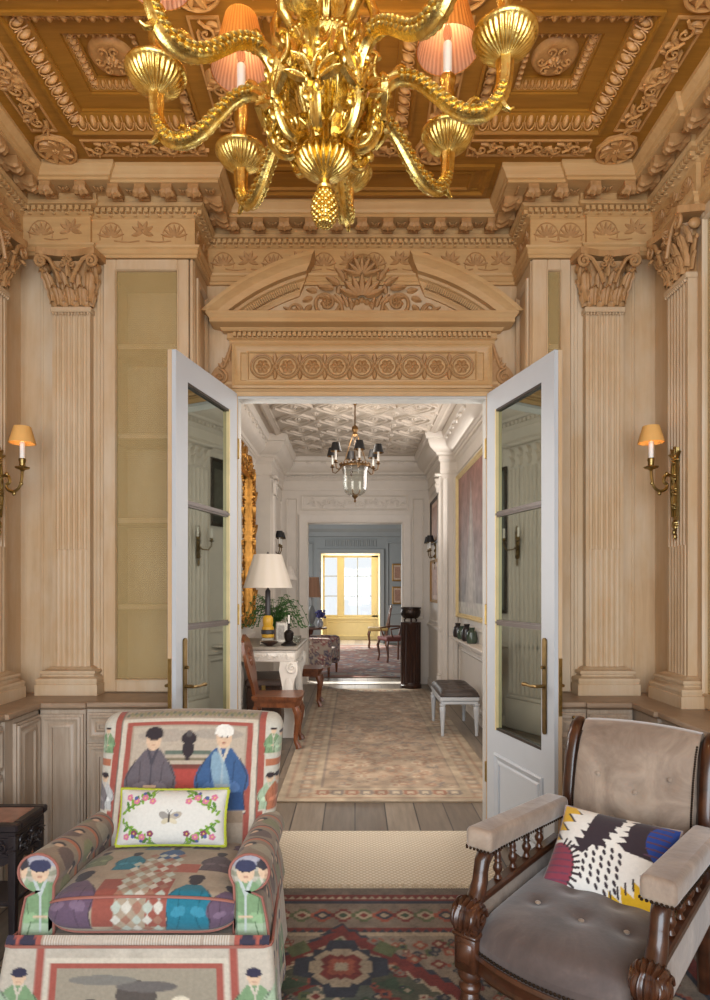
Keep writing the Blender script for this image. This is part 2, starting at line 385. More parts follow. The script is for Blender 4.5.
for i in range(len(EPATH)-1):
    (xa, ya), (xb, yb) = EPATH[i], EPATH[i+1]
    L = sqrt((xb-xa)**2+(yb-ya)**2)
    d = np.array([(xb-xa)/L, (yb-ya)/L]); nn = np.array([d[1], -d[0]])
    if L < 0.06: continue
    P = lambda a, p, z, o=np.array([xa, ya]), d=d, nn=nn: (o[0]+d[0]*a+nn[0]*p, o[1]+d[1]*a+nn[1]*p, z)
    e0 = .05 if (i > 0) else 0
    lo = 0.0 if L > 3 else 0
    # which ends are outer corners
    def turn(j):
        if j <= 0 or j >= len(EPATH)-1: return 0
        a0 = np.subtract(EPATH[j], EPATH[j-1]); a1 = np.subtract(EPATH[j+1], EPATH[j]); return np.sign(a0[0]*a1[1]-a0[1]*a1[0])
    s0, s1 = turn(i), turn(i+1)                      # +1: outer corner (the moulding runs on past it)
    s0 = 1 if s0 > 0 else -1; s1 = 1 if s1 > 0 else -1
    nd = max(1, int(round((L+s0*.03+s1*.03)/.031)))
    A0, A1 = -s0*.03, L+s1*.03
    if i == 0: A0 = 1.0
    if i == len(EPATH)-2: A1 = L-1.0
    nd = max(1, int(round((A1-A0)/.031)))
    for k in range(nd):
        c = A0+(A1-A0)*(k+.5)/nd
        q = [P(c+sx*.0095, p, z) for sx in (-1, 1) for p in (.02, .044) for z in (3.362, 3.384)]
        dent.add(q, [(0, 1, 3, 2), (4, 6, 7, 5), (0, 4, 5, 1), (2, 3, 7, 6), (0, 2, 6, 4), (1, 5, 7, 3)])
        if k % 2 == 0:   # small leaf moulding over the frieze
            dent.ell(P(c, .018, 3.353), (.012, .012, .006), 6, 4)
    M0, M1 = -s0*.10, L+s1*.10
    if i == 0: M0 = 1.2
    if i == len(EPATH)-2: M1 = L-1.2
    nm = max(1, int(round((M1-M0)/.150)))
    if L > .12 and M1-M0 > .08:
        for k in range(nm): bracket(modi, P, M0+(M1-M0)*(k+.5)/nm)
    # frieze carving
    f0, f1 = (1.2 if i == 0 else .02), (L-1.2 if i == len(EPATH)-2 else L-.02)
    nf = max(1, int(round((f1-f0)/.145)))
    G = lambda a, b, h, P=P: P(a, h, b)
    if L > .2:
        for k in range(nf):
            c = f0+(f1-f0)*(k+.5)/nf
            if k % 2 == 0 or L < .3: palmette(friz, G, c, 3.275, .056, .012)
            else:
                for t in (-1.9, -1.1, -.4, .4, 1.1, 1.9): leafm(friz, G, c, 3.277, t, .060, .017, .012)
                polar(friz, G, c, 3.283, .012, lambda q, t: .012*sin(q*pi/2)+.001, nr=3, nt=8)
            if k < nf-1: friz.tube([G(c+(f1-f0)/nf*t, 3.222-.010*sin(pi*t)+.012, .004) for t in np.linspace(.1, .9, 8)], .004, 4)
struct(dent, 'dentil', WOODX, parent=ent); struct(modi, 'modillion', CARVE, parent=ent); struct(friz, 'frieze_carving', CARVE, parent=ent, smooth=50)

# ------------------------------------------------------------------ pilasters
def pilaster(n, loc, rz, label, zb=ZCT):
    """local: a = x along the wall, -y out of it"""
    t = thing('trim_%d' % n, label, 'pilaster', (loc[0], loc[1], zb), rz, None, 'structure')
    ROOT[t.name] = (0, 0, 0)
    z = lambda zz: zz-zb
    hw = .098; T = .045
    sh = MB()
    for (z0, z1, cab) in ((1.60, 2.862, False), (.985, 1.60, True)):
        pl = [(-hw, 0), (-hw, -T)]
        nf = 6; mg = .014; st = (2*hw-2*mg)/nf
        for k in range(nf):
            c = -hw+mg+st*(k+.5); r = st*.38
            for a in np.linspace(pi, 2*pi, 9): pl.append((c+r*cos(a), -T-(r*.95*sin(a) if not cab else -r*.45*sin(a))))
        pl += [(hw, -T), (hw, 0)]
        pl2 = []
        for p in pl:
            if not pl2 or abs(p[0]-pl2[-1][0])+abs(p[1]-pl2[-1][1]) > 1e-5: pl2.append(p)
        sh.prism(pl2, lambda a, b, h: (a, b, h), z(z0), z(z1))
    sh.box(-hw-.008, hw+.008, -T-.012, 0, z(2.835), z(2.862), .004)
    for k in range(12): sh.ell((-hw+.008+k*(2*hw-.016)/11, -T-.008, z(2.826)), (.006, .008, .008), 6, 4)
    sh.build('shaft', WOOD, t, smooth=30)
    bs_ = MB()
    prof = [(.0, z(ZCT)), (.062, z(ZCT)), (.062, z(.905)), (.056, z(.908)), (.058, z(.918)), (.060, z(.926)), (.056, z(.936)), (.045, z(.940)), (.036, z(.948)), (.036, z(.954)), (.043, z(.958)), (.045, z(.966)), (.041, z(.974)), (.03, z(.976)), (.016, z(.986)), (.004, z(.992)), (0, z(.992))]
    bs_.sweep(prof, [(-hw, 0), (-hw, -T), (hw, -T), (hw, 0)], XY, side=1)
    bs_.build('base', WOOD, t, smooth=30)
    cp = MB()
    # bell
    cp.grid(np.array([[(x*w, -T*.6-(.0 if abs(x) > .99 else T*.4+d), z(zz)) for x in np.linspace(-1, 1, 9)] for zz, w, d in ((2.862, .085, .0), (2.95, .088, .005), (3.04, .102, .02), (3.085, .125, .035))]))
    cp.box(-.09, .09, -T, 0, z(2.862), z(3.09))
    def acan(x0, z0, H, W, out, lean=0.0, sidex=0.0):
        rows = []
        for i in range(12):
            s = i/11; o = out*(s**2.2); zz = z0+H*min(s*1.12, 1.0)-H*.16*max(0, (s-.82)/.18)**1.5
            w = W*(.75+.35*sin(pi*s*.8))*(1-.55*max(0, s-.65)/.35)
            w *= 1+.16*cos(s*26)
            row = []
            for q in np.linspace(-1, 1, 9):
                row.append((x0+lean*s*s+w*q, -T-.006-o-.016*(1-abs(q))*.6+.004*cos(q*9)+.014*q*q*(1-s)+sidex*0, z(zz+.006*cos(q*3))))
            rows.append(row)
        cp.grid(np.array(rows))
    for x in (-.058, 0, .058): acan(x, 2.864, .095, .030, .045, x*.2)
    for x in (-.092, -.03, .03, .092): acan(x, 2.885, .155 if abs(x) < .05 else .15, .028, .065, x*.35)
    for sg in (-1, 1):
        # side leaves seen in profile, curling outwards
        for (zz, H, o) in ((2.872, .075, .034), (2.885, .128, .052)):
            pts = [(sg*(.092+o*(s**2)), -T*.6, z(zz+H*min(1, s*1.1)-.012*max(0, s-.85)*5)) for s in np.linspace(0, 1, 9)]
            cp.tube(pts, [.012, .013, .014, .014, .014, .013, .012, .010, .007], 6, flat=1.6)
        # volute stalks and corner scrolls
        spiral(cp, plane((0, -T-.055, 0), (1, 0, 0), (0, 0, 1), (0, -1, 0)), sg*.128, z(3.072), .030, 1.6, pi/2, -sg, .010, .008, tail=[(sg*.028, z(2.96)), (sg*.05, z(3.02)), (sg*.085, z(3.08))])
        spiral(cp, plane((0, -T-.045, 0), (1, 0, 0), (0, 0, 1), (0, -1, 0)), sg*.026, z(3.062), .018, 1.3, pi/2, sg, .006, .008)
        cp.ell((sg*.132, -T*.7, z(3.07)), (.018, .03, .026), 8, 6)
        acan(sg*.122, 2.98, .085, .02, .05, sg*.014)
    ab = [(-.168, 0), (-.168, -.02), (-.150, -T-.075), (-.138, -T-.078)]+[(x, -T-.078+.035*cos(x/.138*pi/2)) for x in np.linspace(-.11, .11, 9)]+[(.138, -T-.078), (.150, -T-.075), (.168, -.02), (.168, 0)]
    cp.prism(ab, lambda a, b, h: (a, b, h), z(3.104), z(3.137))
    G = plane((0, -T-.042, 0), (1, 0, 0), (0, 0, 1), (0, -1, 0))
    rosette(cp, G, 0, z(3.088), .026, .028, 6); leafm(cp, G, 0, z(3.0), 0, .07, .014, .015)
    cp.build('capital', CARVE, t, smooth=50)
    return t
pilaster(2, (-1.478, YP, 0), 0, 'fluted oak pilaster left of the olive wire-fronted bookcase')
pilaster(3, (1.300, YP, 0), 0, 'fluted oak pilaster on the end wall right of the open doors')
pilaster(4, (XL, 2.99, 0), pi/2, 'fluted oak pilaster behind the wall sconce at the left photo edge')
pilaster(5, (XR, 2.99, 0), -pi/2, 'fluted oak pilaster behind the wall sconce at the right photo edge')

# flat strips and beads on the end wall
m = MB()
for x in (-1.352, 1.165): m.box(x-.010, x+.010, YP-.008, YP+.01, ZCT, 3.135, .004)
m.box(1.46, 1.475, YP-.006, YP+.01, ZCT, 3.135, .003); m.box(-1.66, -1.645, YP-.006, YP+.01, ZCT, 3.135, .003)
struct(m, 'trim_6', WOOD, 'thin oak beads standing between bookcase and pilasters', 'trim')

# ------------------------------------------------------------------ pedimented doorcase
W = wall_y(YR); PC = .04
m = MB()
CM = [(0, 0), (0, .015), (.02, .03), (.05, .03), (.062, .018), (.085, .014), (.095, 0)]
m.sweep([(0, -.02), (0, .016), (.03, .02), (.045, .034), (.075, .036), (.085, .02), (.085, -.02)], [(OX0, 0), (OX0, OZ), (OX1, OZ), (OX1, 0)], W, side=-1)
# lintel panel
m.box(OX0-.03, OX1+.03, YR-.03, YR+.02, 2.525, 2.80)
frame_mold(m, plane((0, YR-.03, 0), (1, 0, 0), (0, 0, 1), (0, -1, 0)), OX0-.025, OX1+.025, 2.535, 2.785, [(0, 0), (0, .022), (.012, .026), (.03, .012), (.045, .008), (.05, 0)])
frame_mold(m, plane((0, YR-.03, 0), (1, 0, 0), (0, 0, 1), (0, -1, 0)), OX0+.055, OX1-.055, 2.575, 2.75, [(0, 0), (0, .010), (.008, .012), (.014, 0)])
# cornice shelf
hwp = .868
SHELF = [(-.02, 2.80), (.012, 2.80), (.012, 2.818), (.025, 2.826), (.022, 2.83), (.022, 2.856), (.045, 2.86), (.055, 2.872), (.058, 2.876), (.095, 2.884), (.105, 2.888), (.105, 2.908), (.122, 2.93), (.122, 2.942), (-.02, 2.942)]
m.sweep(SHELF, [(PC-(hwp-.12), YR+.05), (PC-(hwp-.12), YR), (PC+hwp-.12, YR), (PC+hwp-.12, YR+.05)], XY, side=1)
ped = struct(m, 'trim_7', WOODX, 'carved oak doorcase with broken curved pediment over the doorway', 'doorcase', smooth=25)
def arc_prof():
    return [(0, -.01), (0, .128), (-.022, .128), (-.034, .112), (-.050, .098), (-.085, .094), (-.088, .060), (-.100, .052), (-.108, .034), (-.150, .030), (-.158, .022), (-.172, .014), (-.172, -.01)]
AZ, AR = 2.013, 1.29
for sg in (-1, 1):
    m = MB(); a0, a1 = radians(90+sg*47.2), radians(90+sg*12.4)
    rows = []
    # clip the arc's lower end on the shelf by starting each fibre where it leaves the shelf
    for k, t in enumerate(np.linspace(0, 1, 25)):
        row = []
        for (o, h) in arc_prof():
            R = AR+o; s0 = math.acos(max(-1, min(1, (2.94-AZ)/R)))          # angle from vertical where this fibre meets the shelf
            s1 = math.asin((.265+.55*abs(o))/R)
            th = s0+(s1-s0)*t
            row.append((PC+sg*-1*-R*sin(th) if sg > 0 else PC-R*sin(th), YR-h, AZ+R*cos(th)))
        rows.append(row)
    m.grid(np.array(rows), cu=True, cap=True)
    n = 26; dmb = MB()
    for k in range(n):
        R0, R1 = AR-.112, AR-.146
        s0 = math.acos((2.955-AZ)/R1); s1 = math.asin((.265+.55*.13)/R1)+.015
        th = s0+(s1-s0)*(k+.5)/n; w = (s0-s1)/n*.30
        q = [(PC+sg*R*sin(th+e), YR-h, AZ+R*cos(th+e)) for e in (-w, w) for h in (.02, .054) for R in (R0, R1)]
        m.add(q, [(0, 1, 3, 2), (4, 6, 7, 5), (0, 4, 5, 1), (2, 3, 7, 6), (0, 2, 6, 4), (1, 5, 7, 3)])
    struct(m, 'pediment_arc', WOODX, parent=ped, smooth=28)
m = MB()
for k in range(52):
    c = PC-hwp+.13+(2*hwp-.26)*(k+.5)/52
    m.box(c-.0085, c+.0085, YR-.046, YR-.01, 2.832, 2.855)
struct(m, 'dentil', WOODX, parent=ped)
m = MB(); G = plane((0, YR-.03, 0), (1, 0, 0), (0, 0, 1), (0, -1, 0))
guilloche(m, G, OX0+.075, OX1-.075, 2.662, .066, .016, 9)
eggs(m, G, OX0-.0, OX1+.0, 2.769, .011, .018)
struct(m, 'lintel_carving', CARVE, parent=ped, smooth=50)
for sg in (-1, 1):           # side scrolls beside the lintel
    m = MB(); cx = OX0-.02 if sg < 0 else OX1+.02
    out = [(0, 2.795), (.02, 2.79), (.035, 2.74), (.05, 2.71), (.075, 2.675), (.105, 2.65), (.128, 2.615), (.13, 2.575), (.105, 2.548), (0, 2.545)]
    m.prism([(cx+sg*a, b) for a, b in out], W, 0, .035)
    spiral(m, plane((0, YR-.035, 0), (1, 0, 0), (0, 0, 1), (0, -1, 0)), cx+sg*.075, 2.598, .042, 1.8, pi/2 if sg < 0 else pi/2, sg, .010, .006, tail=[(cx+sg*.012, 2.775), (cx+sg*.03, 2.71), (cx+sg*.05, 2.66)])
    for k in range(3): leafm(m, plane((0, YR-.035, 0), (1, 0, 0), (0, 0, 1), (0, -1, 0)), cx+sg*(.02+.012*k), 2.69-.02*k, sg*(.3+.35*k)+0, .05, .014, .012)
    struct(m, 'side_scroll', CARVE, parent=ped, smooth=50)
m = MB(); G = plane((0, YR, 0), (1, 0, 0), (0, 0, 1), (0, -1, 0))
# tympanum carving: a tall palmette with acanthus scrolls either side
palmette(m, plane((0, YR-.04, 0), (1, 0, 0), (0, 0, 1), (0, -1, 0)), PC, 3.215, .085, .026)
for k in range(-3, 4): leafm(m, plane((0, YR-.015, 0), (1, 0, 0), (0, 0, 1), (0, -1, 0)), PC+k*.008, 3.07, k*.42, .125-.006*abs(k), .024, .030)
for k in range(5): polar(m, G, PC+(k-2)*.028, 3.055-.012*abs(k-2), .02, lambda q, t: .02*sin(q*pi/2)+.001, nr=4, nt=8)
for sg in (-1, 1):
    spiral(m, G, PC+sg*.205, 3.035, .078, 1.7, 0 if sg < 0 else pi, sg, .013, .010, n=34, tail=[(PC+sg*.02, 2.97), (PC+sg*.06, 2.965), (PC+sg*.11, 2.975)])
    rosette(m, G, PC+sg*.205, 3.035, .034, .022, 6)
    for k in range(7):
        t = -.9+.52*k
        leafm(m, G, PC+sg*(.205+.085*sin(t)), 3.035+.085*cos(t), sg*(t+.5), .062, .020, .020, curl=sg*.6)
    spiral(m, G, PC+sg*.385, 2.992, .040, 1.4, 0 if sg < 0 else pi, -sg, .009, .008, tail=[(PC+sg*.27, 2.965), (PC+sg*.33, 2.958)])
    for k in range(4): leafm(m, G, PC+sg*(.33+.055*k), 2.965+.012*(k % 2), sg*(.5+.35*k), .075, .016, .016, curl=sg*.5)
    for k in range(6): leafm(m, G, PC+sg*(.06+.022*k), 3.0+.012*k, sg*(-.1+.25*k), .08, .016, .020, curl=sg*.7)
    for k in range(3): leafm(m, plane((0, YR-.03, 0), (1, 0, 0), (0, 0, 1), (0, -1, 0)), PC+sg*(.10+.03*k), 3.15-.022*k, sg*(.3+.45*k), .085, .020, .020, curl=sg*.7)
struct(m, 'tympanum_carving', CARVE, parent=ped, smooth=50)
# panelled sides of the recess and lining of the doorway
m = MB()
for x, s in ((BX0, 1), (BX1, -1)):
    frame_mold(m, wall_x(x, s), YP+.045, YR-.03, .95, 3.06, [(0, 0), (0, .010), (.014, .016), (.03, .006), (.034, 0)])
struct(m, 'trim_8', WOOD, 'narrow framed oak panels on the two sides of the door recess', 'trim')
m = MB(); m.box(OX0-.02, OX0+.004, YR-.005, 3.67, 0, OZ); m.box(OX1-.004, OX1+.02, YR-.005, 3.67, 0, OZ); m.box(OX0, OX1, YR-.008, 3.67, OZ-.016, OZ+.02)

struct(m, 'trim_9', GREYP, 'pale grey painted lining of the doorway between the rooms', 'doorway')

# ================================================================== ceiling
m = MB(); G = lambda a, b, h: (a, b, ZC-h)           # h hangs down from the ceiling plane
xs_c = [-.09-.92, -.09, -.09+.92]; hx = [.30, .34, .30]; ys_c = [.92, 1.77, 2.60]; hy = .30
m.box(XL-.2, XR+.2, -1.3, 3.75, ZC+.16, ZC+.20)
xe = [XL-.2]+[v for c, h in zip(xs_c, hx) for v in (c-h, c+h)]+[XR+.2]
ye = [-1.3]+[v for c in ys_c for v in (c-hy, c+hy)]+[3.75]
for k in range(0, len(xe), 2): m.box(xe[k], xe[k+1], -1.3, 3.75, ZC, ZC+.17)
for k in range(0, len(ye), 2):
    for q in range(1, len(xe)-1, 2): m.box(xe[q], xe[q+1], ye[k], ye[k+1], ZC, ZC+.17)
carv = MB()
for cx, h in zip(xs_c, hx):
    for cy in ys_c:
        # outer sloping moulding, flat, inner step
        frame_mold(m, G, cx-h, cx+h, cy-hy, cy+hy, [(-.012, -.004), (-.012, .010), (.0, .012), (.004, -.004), (.066, -.040), (.074, -.040), (.074, -.052), (.150, -.056), (.150, -.066), (.156, -.066), (.192, -.092), (.198, -.092), (.198, -.17), (-.012, -.17)])
        m.box(cx-h+.18, cx+h-.18, cy-hy+.18, cy+hy-.18, ZC+.10, ZC+.15)
        if cy < 1.5: continue
        for sgn in (-1, 1):
            Gs = plane((0, cy+sgn*(hy-.002), ZC+.002), (1, 0, 0), (0, -sgn*.87, .5), (0, -sgn*.5, -.87))
            eggs(carv, Gs, cx-h+.03, cx+h-.03, .038, .033, .018, step=.052)
            Gx = plane((cx+sgn*(h-.002), 0, ZC+.002), (0, 1, 0), (-sgn*.87, 0, .5), (-sgn*.5, 0, -.87))
            eggs(carv, Gx, cy-hy+.03, cy+hy-.03, .038, .033, .018, along='b' if False else 'a', step=.052)
            Gs = plane((0, cy+sgn*(hy-.158), ZC+.068), (1, 0, 0), (0, -sgn*.8, .6), (0, -sgn*.6, -.8))
            eggs(carv, Gs, cx-h+.17, cx+h-.17, .022, .019, .014, step=.03)
            Gx = plane((cx+sgn*(h-.158), 0, ZC+.068), (0, 1, 0), (-sgn*.8, 0, .6), (-sgn*.6, 0, -.8))
            eggs(carv, Gx, cy-hy+.17, cy+hy-.17, .022, .019, .014, step=.03)
        Gr = plane((0, 0, ZC+.10), (1, 0, 0), (0, 1, 0), (0, 0, -1))
        R = .095
        polar(carv, Gr, cx, cy, R, lambda q, t: .03*min(1, q*5)*(1 if q < .15 else .7), nr=9, nt=30)
        for k in range(6): spiral(carv, Gr, cx+.052*cos(k*pi/3), cy+.052*sin(k*pi/3), .022, 1.2, k*pi/3+pi, 1 if k % 2 else -1, .006, .028, n=12)
        rosette(carv, plane((0, 0, ZC+.075), (1, 0, 0), (0, 1, 0), (0, 0, -1)), cx, cy, .03, .016, 6)
Gb = plane((0, 0, ZC), (1, 0, 0), (0, 1, 0), (0, 0, -1))
def medallion(a, b, R=.092):
    polar(carv, Gb, a, b, lambda t: R*(1+.05*cos(8*t)), lambda q, t: .022*min(1, q*4)*(1 if q < .3 else .75), nr=7, nt=32)
    carv.tube([Gb(a+R*.95*cos(t), b+R*.95*sin(t), .018) for t in np.linspace(0, 2*pi, 36, endpoint=False)], R*.09, 6, closed=True)
    for k in range(9): leafm(carv, plane((0, 0, ZC-.014), (1, 0, 0), (0, 1, 0), (0, 0, -1)), a+R*.12*sin(k*2*pi/9), b+R*.12*cos(k*2*pi/9), k*2*pi/9, R*.72, R*.24, .016, curl=.9)
    rosette(carv, plane((0, 0, ZC-.016), (1, 0, 0), (0, 1, 0), (0, 0, -1)), a, b, R*.25, .014, 5)
bxs = [-.09-1.345, -.09-.475, -.09+.475, -.09+1.345]; bys = [1.345, 2.185, 3.0]
for a in bxs:
    for b in bys: medallion(a, b)
    for c in ys_c[1:]: scroll_band(carv, Gb, c-.27, c+.27, a, .050, .014, along='b', step=.090); frame_mold(carv, Gb, a-.060, a+.060, c-.29, c+.29, [(0, 0), (0, .008), (.009, .008), (.009, 0)])
for cx, h in zip(xs_c, hx):
    for b in bys: scroll_band(carv, Gb, cx-h+.03, cx+h-.03, b, .045, .014, step=.085); frame_mold(carv, Gb, cx-h+.01, cx+h-.01, b-.054, b+.054, [(0, 0), (0, .008), (.009, .008), (.009, 0)])
for a in bxs:  # rosettes half way along each long band
    for c in ys_c[1:]: polar(carv, Gb, a, c, .062, lambda q, t: .018*min(1, q*3)*(.75+.25*cos(6*t)), nr=6, nt=24)
# shallow panel in the door recess
frame_mold(m, G, -.63, .70, 3.12, 3.36, [(0, 0), (0, .012), (.02, .016), (.035, .004), (.05, .004), (.055, 0)])
frame_mold(m, G, -.54, .61, 3.165, 3.32, [(0, 0), (0, .008), (.015, .010), (.025, 0)])
ceil = struct(m, 'ceiling', CWOOD, 'coffered golden brown oak ceiling of the front room', 'ceiling', smooth=25)
struct(carv, 'ceiling_carving', CCARVE, parent=ceil, smooth=50)

# ================================================================== floor
m, nt, bs = new_mat('floor_planks')
v = coords(nt, (1, 1, 1), (0, 0, 0))
br = nt.nodes.new('ShaderNodeTexBrick'); br.inputs['Scale'].default_value = 1.0; br.inputs['Brick Width'].default_value = 2.3; br.inputs['Row Height'].default_value = 0.19
br.inputs['Mortar Size'].default_value = 0.004; br.offset = 0.37
br.inputs['Color1'].default_value = (*S(104, 92, 80), 1); br.inputs['Color2'].default_value = (*S(136, 122, 106), 1); br.inputs['Mortar'].default_value = (*S(54, 48, 44), 1)
v2 = coords(nt, (1, 1, 1), (0, 0, pi/2)); lnk(nt, v2, br.inputs['Vector'])
n = noise(nt, coords(nt, (8, .8, 1)), 4, 5); r = ramp(nt, [(.3, (.7, .7, .7)), (.7, (1.08, 1.08, 1.08))]); lnk(nt, n.outputs[0], r.inputs[0])
lnk(nt, mixc(nt, 1.0, br.outputs[0], r.outputs[0], 'MULTIPLY'), bs.inputs['Base Color']); bs.inputs['Roughness'].default_value = 0.38
PLANK = m
m = MB(); m.box(-3.2, 3.2, -1.3, 17.6, -.1, 0)
struct(m, 'floor', PLANK, 'dark grey brown plank floor running through all three rooms', 'floor')
# ================================================================== bookcases with wire cloth doors
def bookcase(label, x0, x1, stile, side=None, m0=None, m1=None):
    """on the end wall: front plane YP, shelves behind a framed wire cloth"""
    t = thing('bookcase', label, 'bookcase', ((x0+x1)/2, YP+.15, ZCT))
    m = MB()
    m.box(x0, x0+.02, YP+.012, 3.62, ZCT, 3.135); m.box(x1-.02, x1, YP+.012, 3.62, ZCT, 3.135); m.box(x0+.02, x1-.02, 3.60, 3.62, ZCT, 3.135)
    m.box(x0+.02, x1-.02, YP+.02, 3.6, ZCT, ZCT+.02); m.box(x0+.02, x1-.02, YP+.02, 3.6, 3.10, 3.135)
    m.build('carcass', WOOD, t)
    for z in (1.30, 1.76, 2.21, 2.687):
        s = MB(); s.box(x0+.021, x1-.021, YP+.03, 3.599, z-.014, z+.014, .004); s.build('shelf', WOOD, t)
    d = MB(); y0, y1 = YP-.012, YP+.022
    a, b = m0, m1
    d.box(x0+.004, a, y0, y1, ZCT+.004, 3.131, .004); d.box(b, x1-.004-(.022 if side else 0), y0, y1, ZCT+.004, 3.131, .004)
    d.box(a, b, y0, y1, ZCT+.004, .92, .003); d.box(a, b, y0, y1, 3.07, 3.131, .003)
    frame_mold(d, wall_y(y0), a-.008, b+.008, .912, 3.078, [(0, -.002), (0, .006), (.006, .008), (.010, -.004)])
    if side: d.box(x1-.02, x1-.002, y0-.004, y1, ZCT+.004, 3.131, .006)
    dr = d.build('door', WOOD, t)
    g = MB(); g.box(a-.002, b+.002, YP+.002, YP+.005, .918, 3.072); g.build('wire_cloth', GAUZE, dr)
    return t
bookcase('oak bookcase with tall olive wire cloth door, behind the left glazed door', -1.33, BX0-.001, .07, True, -1.257, -.935)
bookcase('narrow oak bookcase with a slit of wire cloth, behind the right glazed door', BX1+.001, 1.14, .05, False, 1.014, 1.080)
# the one on the right side wall, seen edge-on at the photo's margin
t = thing('bookcase', 'oak bookcase with pale green wire cloth on the right side wall', 'bookcase', (XR+.1, 2.5, ZCT))
m = MB(); x0, x1 = XR+.03, XR+.27
m.box(x0, x1, 2.195, 2.215, ZCT, 3.135); m.box(x0, x1, 2.84, 2.858, ZCT, 3.135); m.box(x1-.02, x1, 2.215, 2.84, ZCT, 3.135); m.box(x0, x1-.02, 2.215, 2.84, 3.10, 3.135); m.box(x0, x1-.02, 2.215, 2.84, ZCT, ZCT+.02)
m.build('carcass', WOOD, t)
for z in (1.30, 1.76, 2.21, 2.687):
    s = MB(); s.box(x0+.01, x1-.021, 2.216, 2.839, z-.014, z+.014, .004); s.build('shelf', WOOD, t)
d = MB(); d.box(XR-.004, XR+.03, 2.195, 2.26, ZCT+.004, 3.131, .004); d.box(XR-.004, XR+.03, 2.832, 2.858, ZCT+.004, 3.131, .004)
d.box(XR-.004, XR+.03, 2.26, 2.832, ZCT+.004, .92, .003); d.box(XR-.004, XR+.03, 2.26, 2.832, 3.07, 3.131, .003)
frame_mold(d, wall_x(XR-.004, -1), 2.252, 2.84, .912, 3.078, [(0, -.002), (0, .006), (.006, .008), (.010, -.004)])
dr = d.build('door', WOOD, t); g = MB(); g.box(XR+.012, XR+.015, 2.258, 2.834, .918, 3.072); g.build('wire_cloth', GAUZE, dr)

# ================================================================== low cabinets and their worktops
EDGE = [(-.02, .812), (.0, .812), (.004, .816), (.016, .822), (.022, .826), (.024, .838), (.020, .847), (.012, ZCT), (-.02, ZCT)]
def worktop(label, poly, path):
    m = MB(); m.prism(poly, XY, .8125, ZCT-.0005); m.sweep(EDGE, path, XY, side=1); return one(m, 'worktop', TOPW, label, 'worktop')
LFX, LFY = -1.545, 3.035
RFX = 1.368
worktop('brown oak worktop along the left wall turning along the end wall',
        [(XL+.002, 1.0), (LFX, 1.0), (LFX, 2.74), (LFX+.018, 2.74), (LFX+.018, LFY-.018), (-1.315, LFY-.018), (-1.315, LFY), (BX0-.03, LFY), (BX0-.03, YP-.002), (XL+.002, YP-.002)],
        [(LFX, 1.0), (LFX, 2.74), (LFX+.018, 2.74), (LFX+.018, LFY-.018), (-1.315, LFY-.018), (-1.315, LFY), (BX0-.03, LFY)])
worktop('brown oak worktop along the end wall turning along the right wall',
        [(BX1+.03, YP-.002), (BX1+.03, LFY), (1.135, LFY), (1.135, LFY-.018), (RFX-.018, LFY-.018), (RFX-.018, 2.80), (RFX, 2.80), (RFX, 1.0), (XR-.002, 1.0), (XR-.002, YP-.002)],
        [(BX1+.03, LFY), (1.135, LFY), (1.135, LFY-.018), (RFX-.018, LFY-.018), (RFX-.018, 2.80), (RFX, 2.80), (RFX, 1.0)])
PM = [(0, 0), (0, .009), (.010, .012), (.022, .004), (.03, .003), (.04, .010), (.05, .010), (.05, 0)]
def panel_front(t, name, fn, a0, a1, b0, b1, th=.018, knob=None, thick=.014):
    m = MB(); m.prism([(a0, b0), (a1, b0), (a1, b1), (a0, b1)], fn, 0, thick)
    k = min((a1-a0), (b1-b0))
    sc = min(1, k*.36/.05)
    G = lambda a, b, h: fn(a, b, h+thick)
    frame_mold(m, G, a0+.012, a1-.012, b0+.012, b1-.012, [(o*sc, h) for o, h in PM])
    p = m.build(name, CABW, t)
    if knob:
        kb = MB(); o = np.array(fn(knob[0], knob[1], thick)); n = np.array(fn(knob[0], knob[1], thick+1))-o
        kb.ell(o+n*.020, (.009, .009, .009), 10, 8); kb.tube([o, o+n*.016], .004, 6); kb.build('knob', DBRASS, p)
    return p
def cab(label, loc, boxes, fronts):
    t = thing('base_cabinet', label, 'cabinet', loc)
    m = MB()
    for b in boxes: m.box(*b)
    m.build('carcass', CABW, t)
    for f in fronts: panel_front(t, *f[:-1], knob=f[-1])
    return t
FB = wall_y(LFY+.012); FBp = wall_y(LFY-.006)
cab('low oak cabinet with a drawer under the olive bookcase', (-1.1, 3.15, 0), [(-1.305, BX0-.035, LFY+.012, YP-.002, .0, .8115), ],
    [('drawer', FB, -1.300, BX0-.04, .66, .795, (-1.085, .727)), ('door', FB, -1.300, -1.088, .10, .645, (-1.105, .5)), ('door', FB, -1.082, BX0-.04, .10, .645, (-1.065, .5))])
cab('narrow panelled oak cabinet pier in the left corner of the room', (-1.42, 3.15, 0), [(-1.525, -1.306, LFY-.006, YP-.002, 0, .8115)],
    [('panel', FBp, -1.520, -1.312, .10, .79, None)])
FL = wall_x(LFX-.006, 1); FLp = wall_x(LFX+.012, 1)
cab('low oak cabinet with drawers and doors along the left wall', (-1.65, 2.2, 0), [(XL+.002, LFX-.006, 1.0, 2.735, 0, .8115), (XL+.002, LFX+.012, 2.736, LFY-.007, 0, .8115)],
    [('drawer', FL, 2.17, 2.725, .60, .795, None), ('door', FL, 2.17, 2.725, .10, .585, None), ('drawer', FL, 1.60, 2.16, .60, .795, None), ('door', FL, 1.60, 2.16, .10, .585, None), ('panel', FLp, 2.80, 3.015, .10, .79, None)])
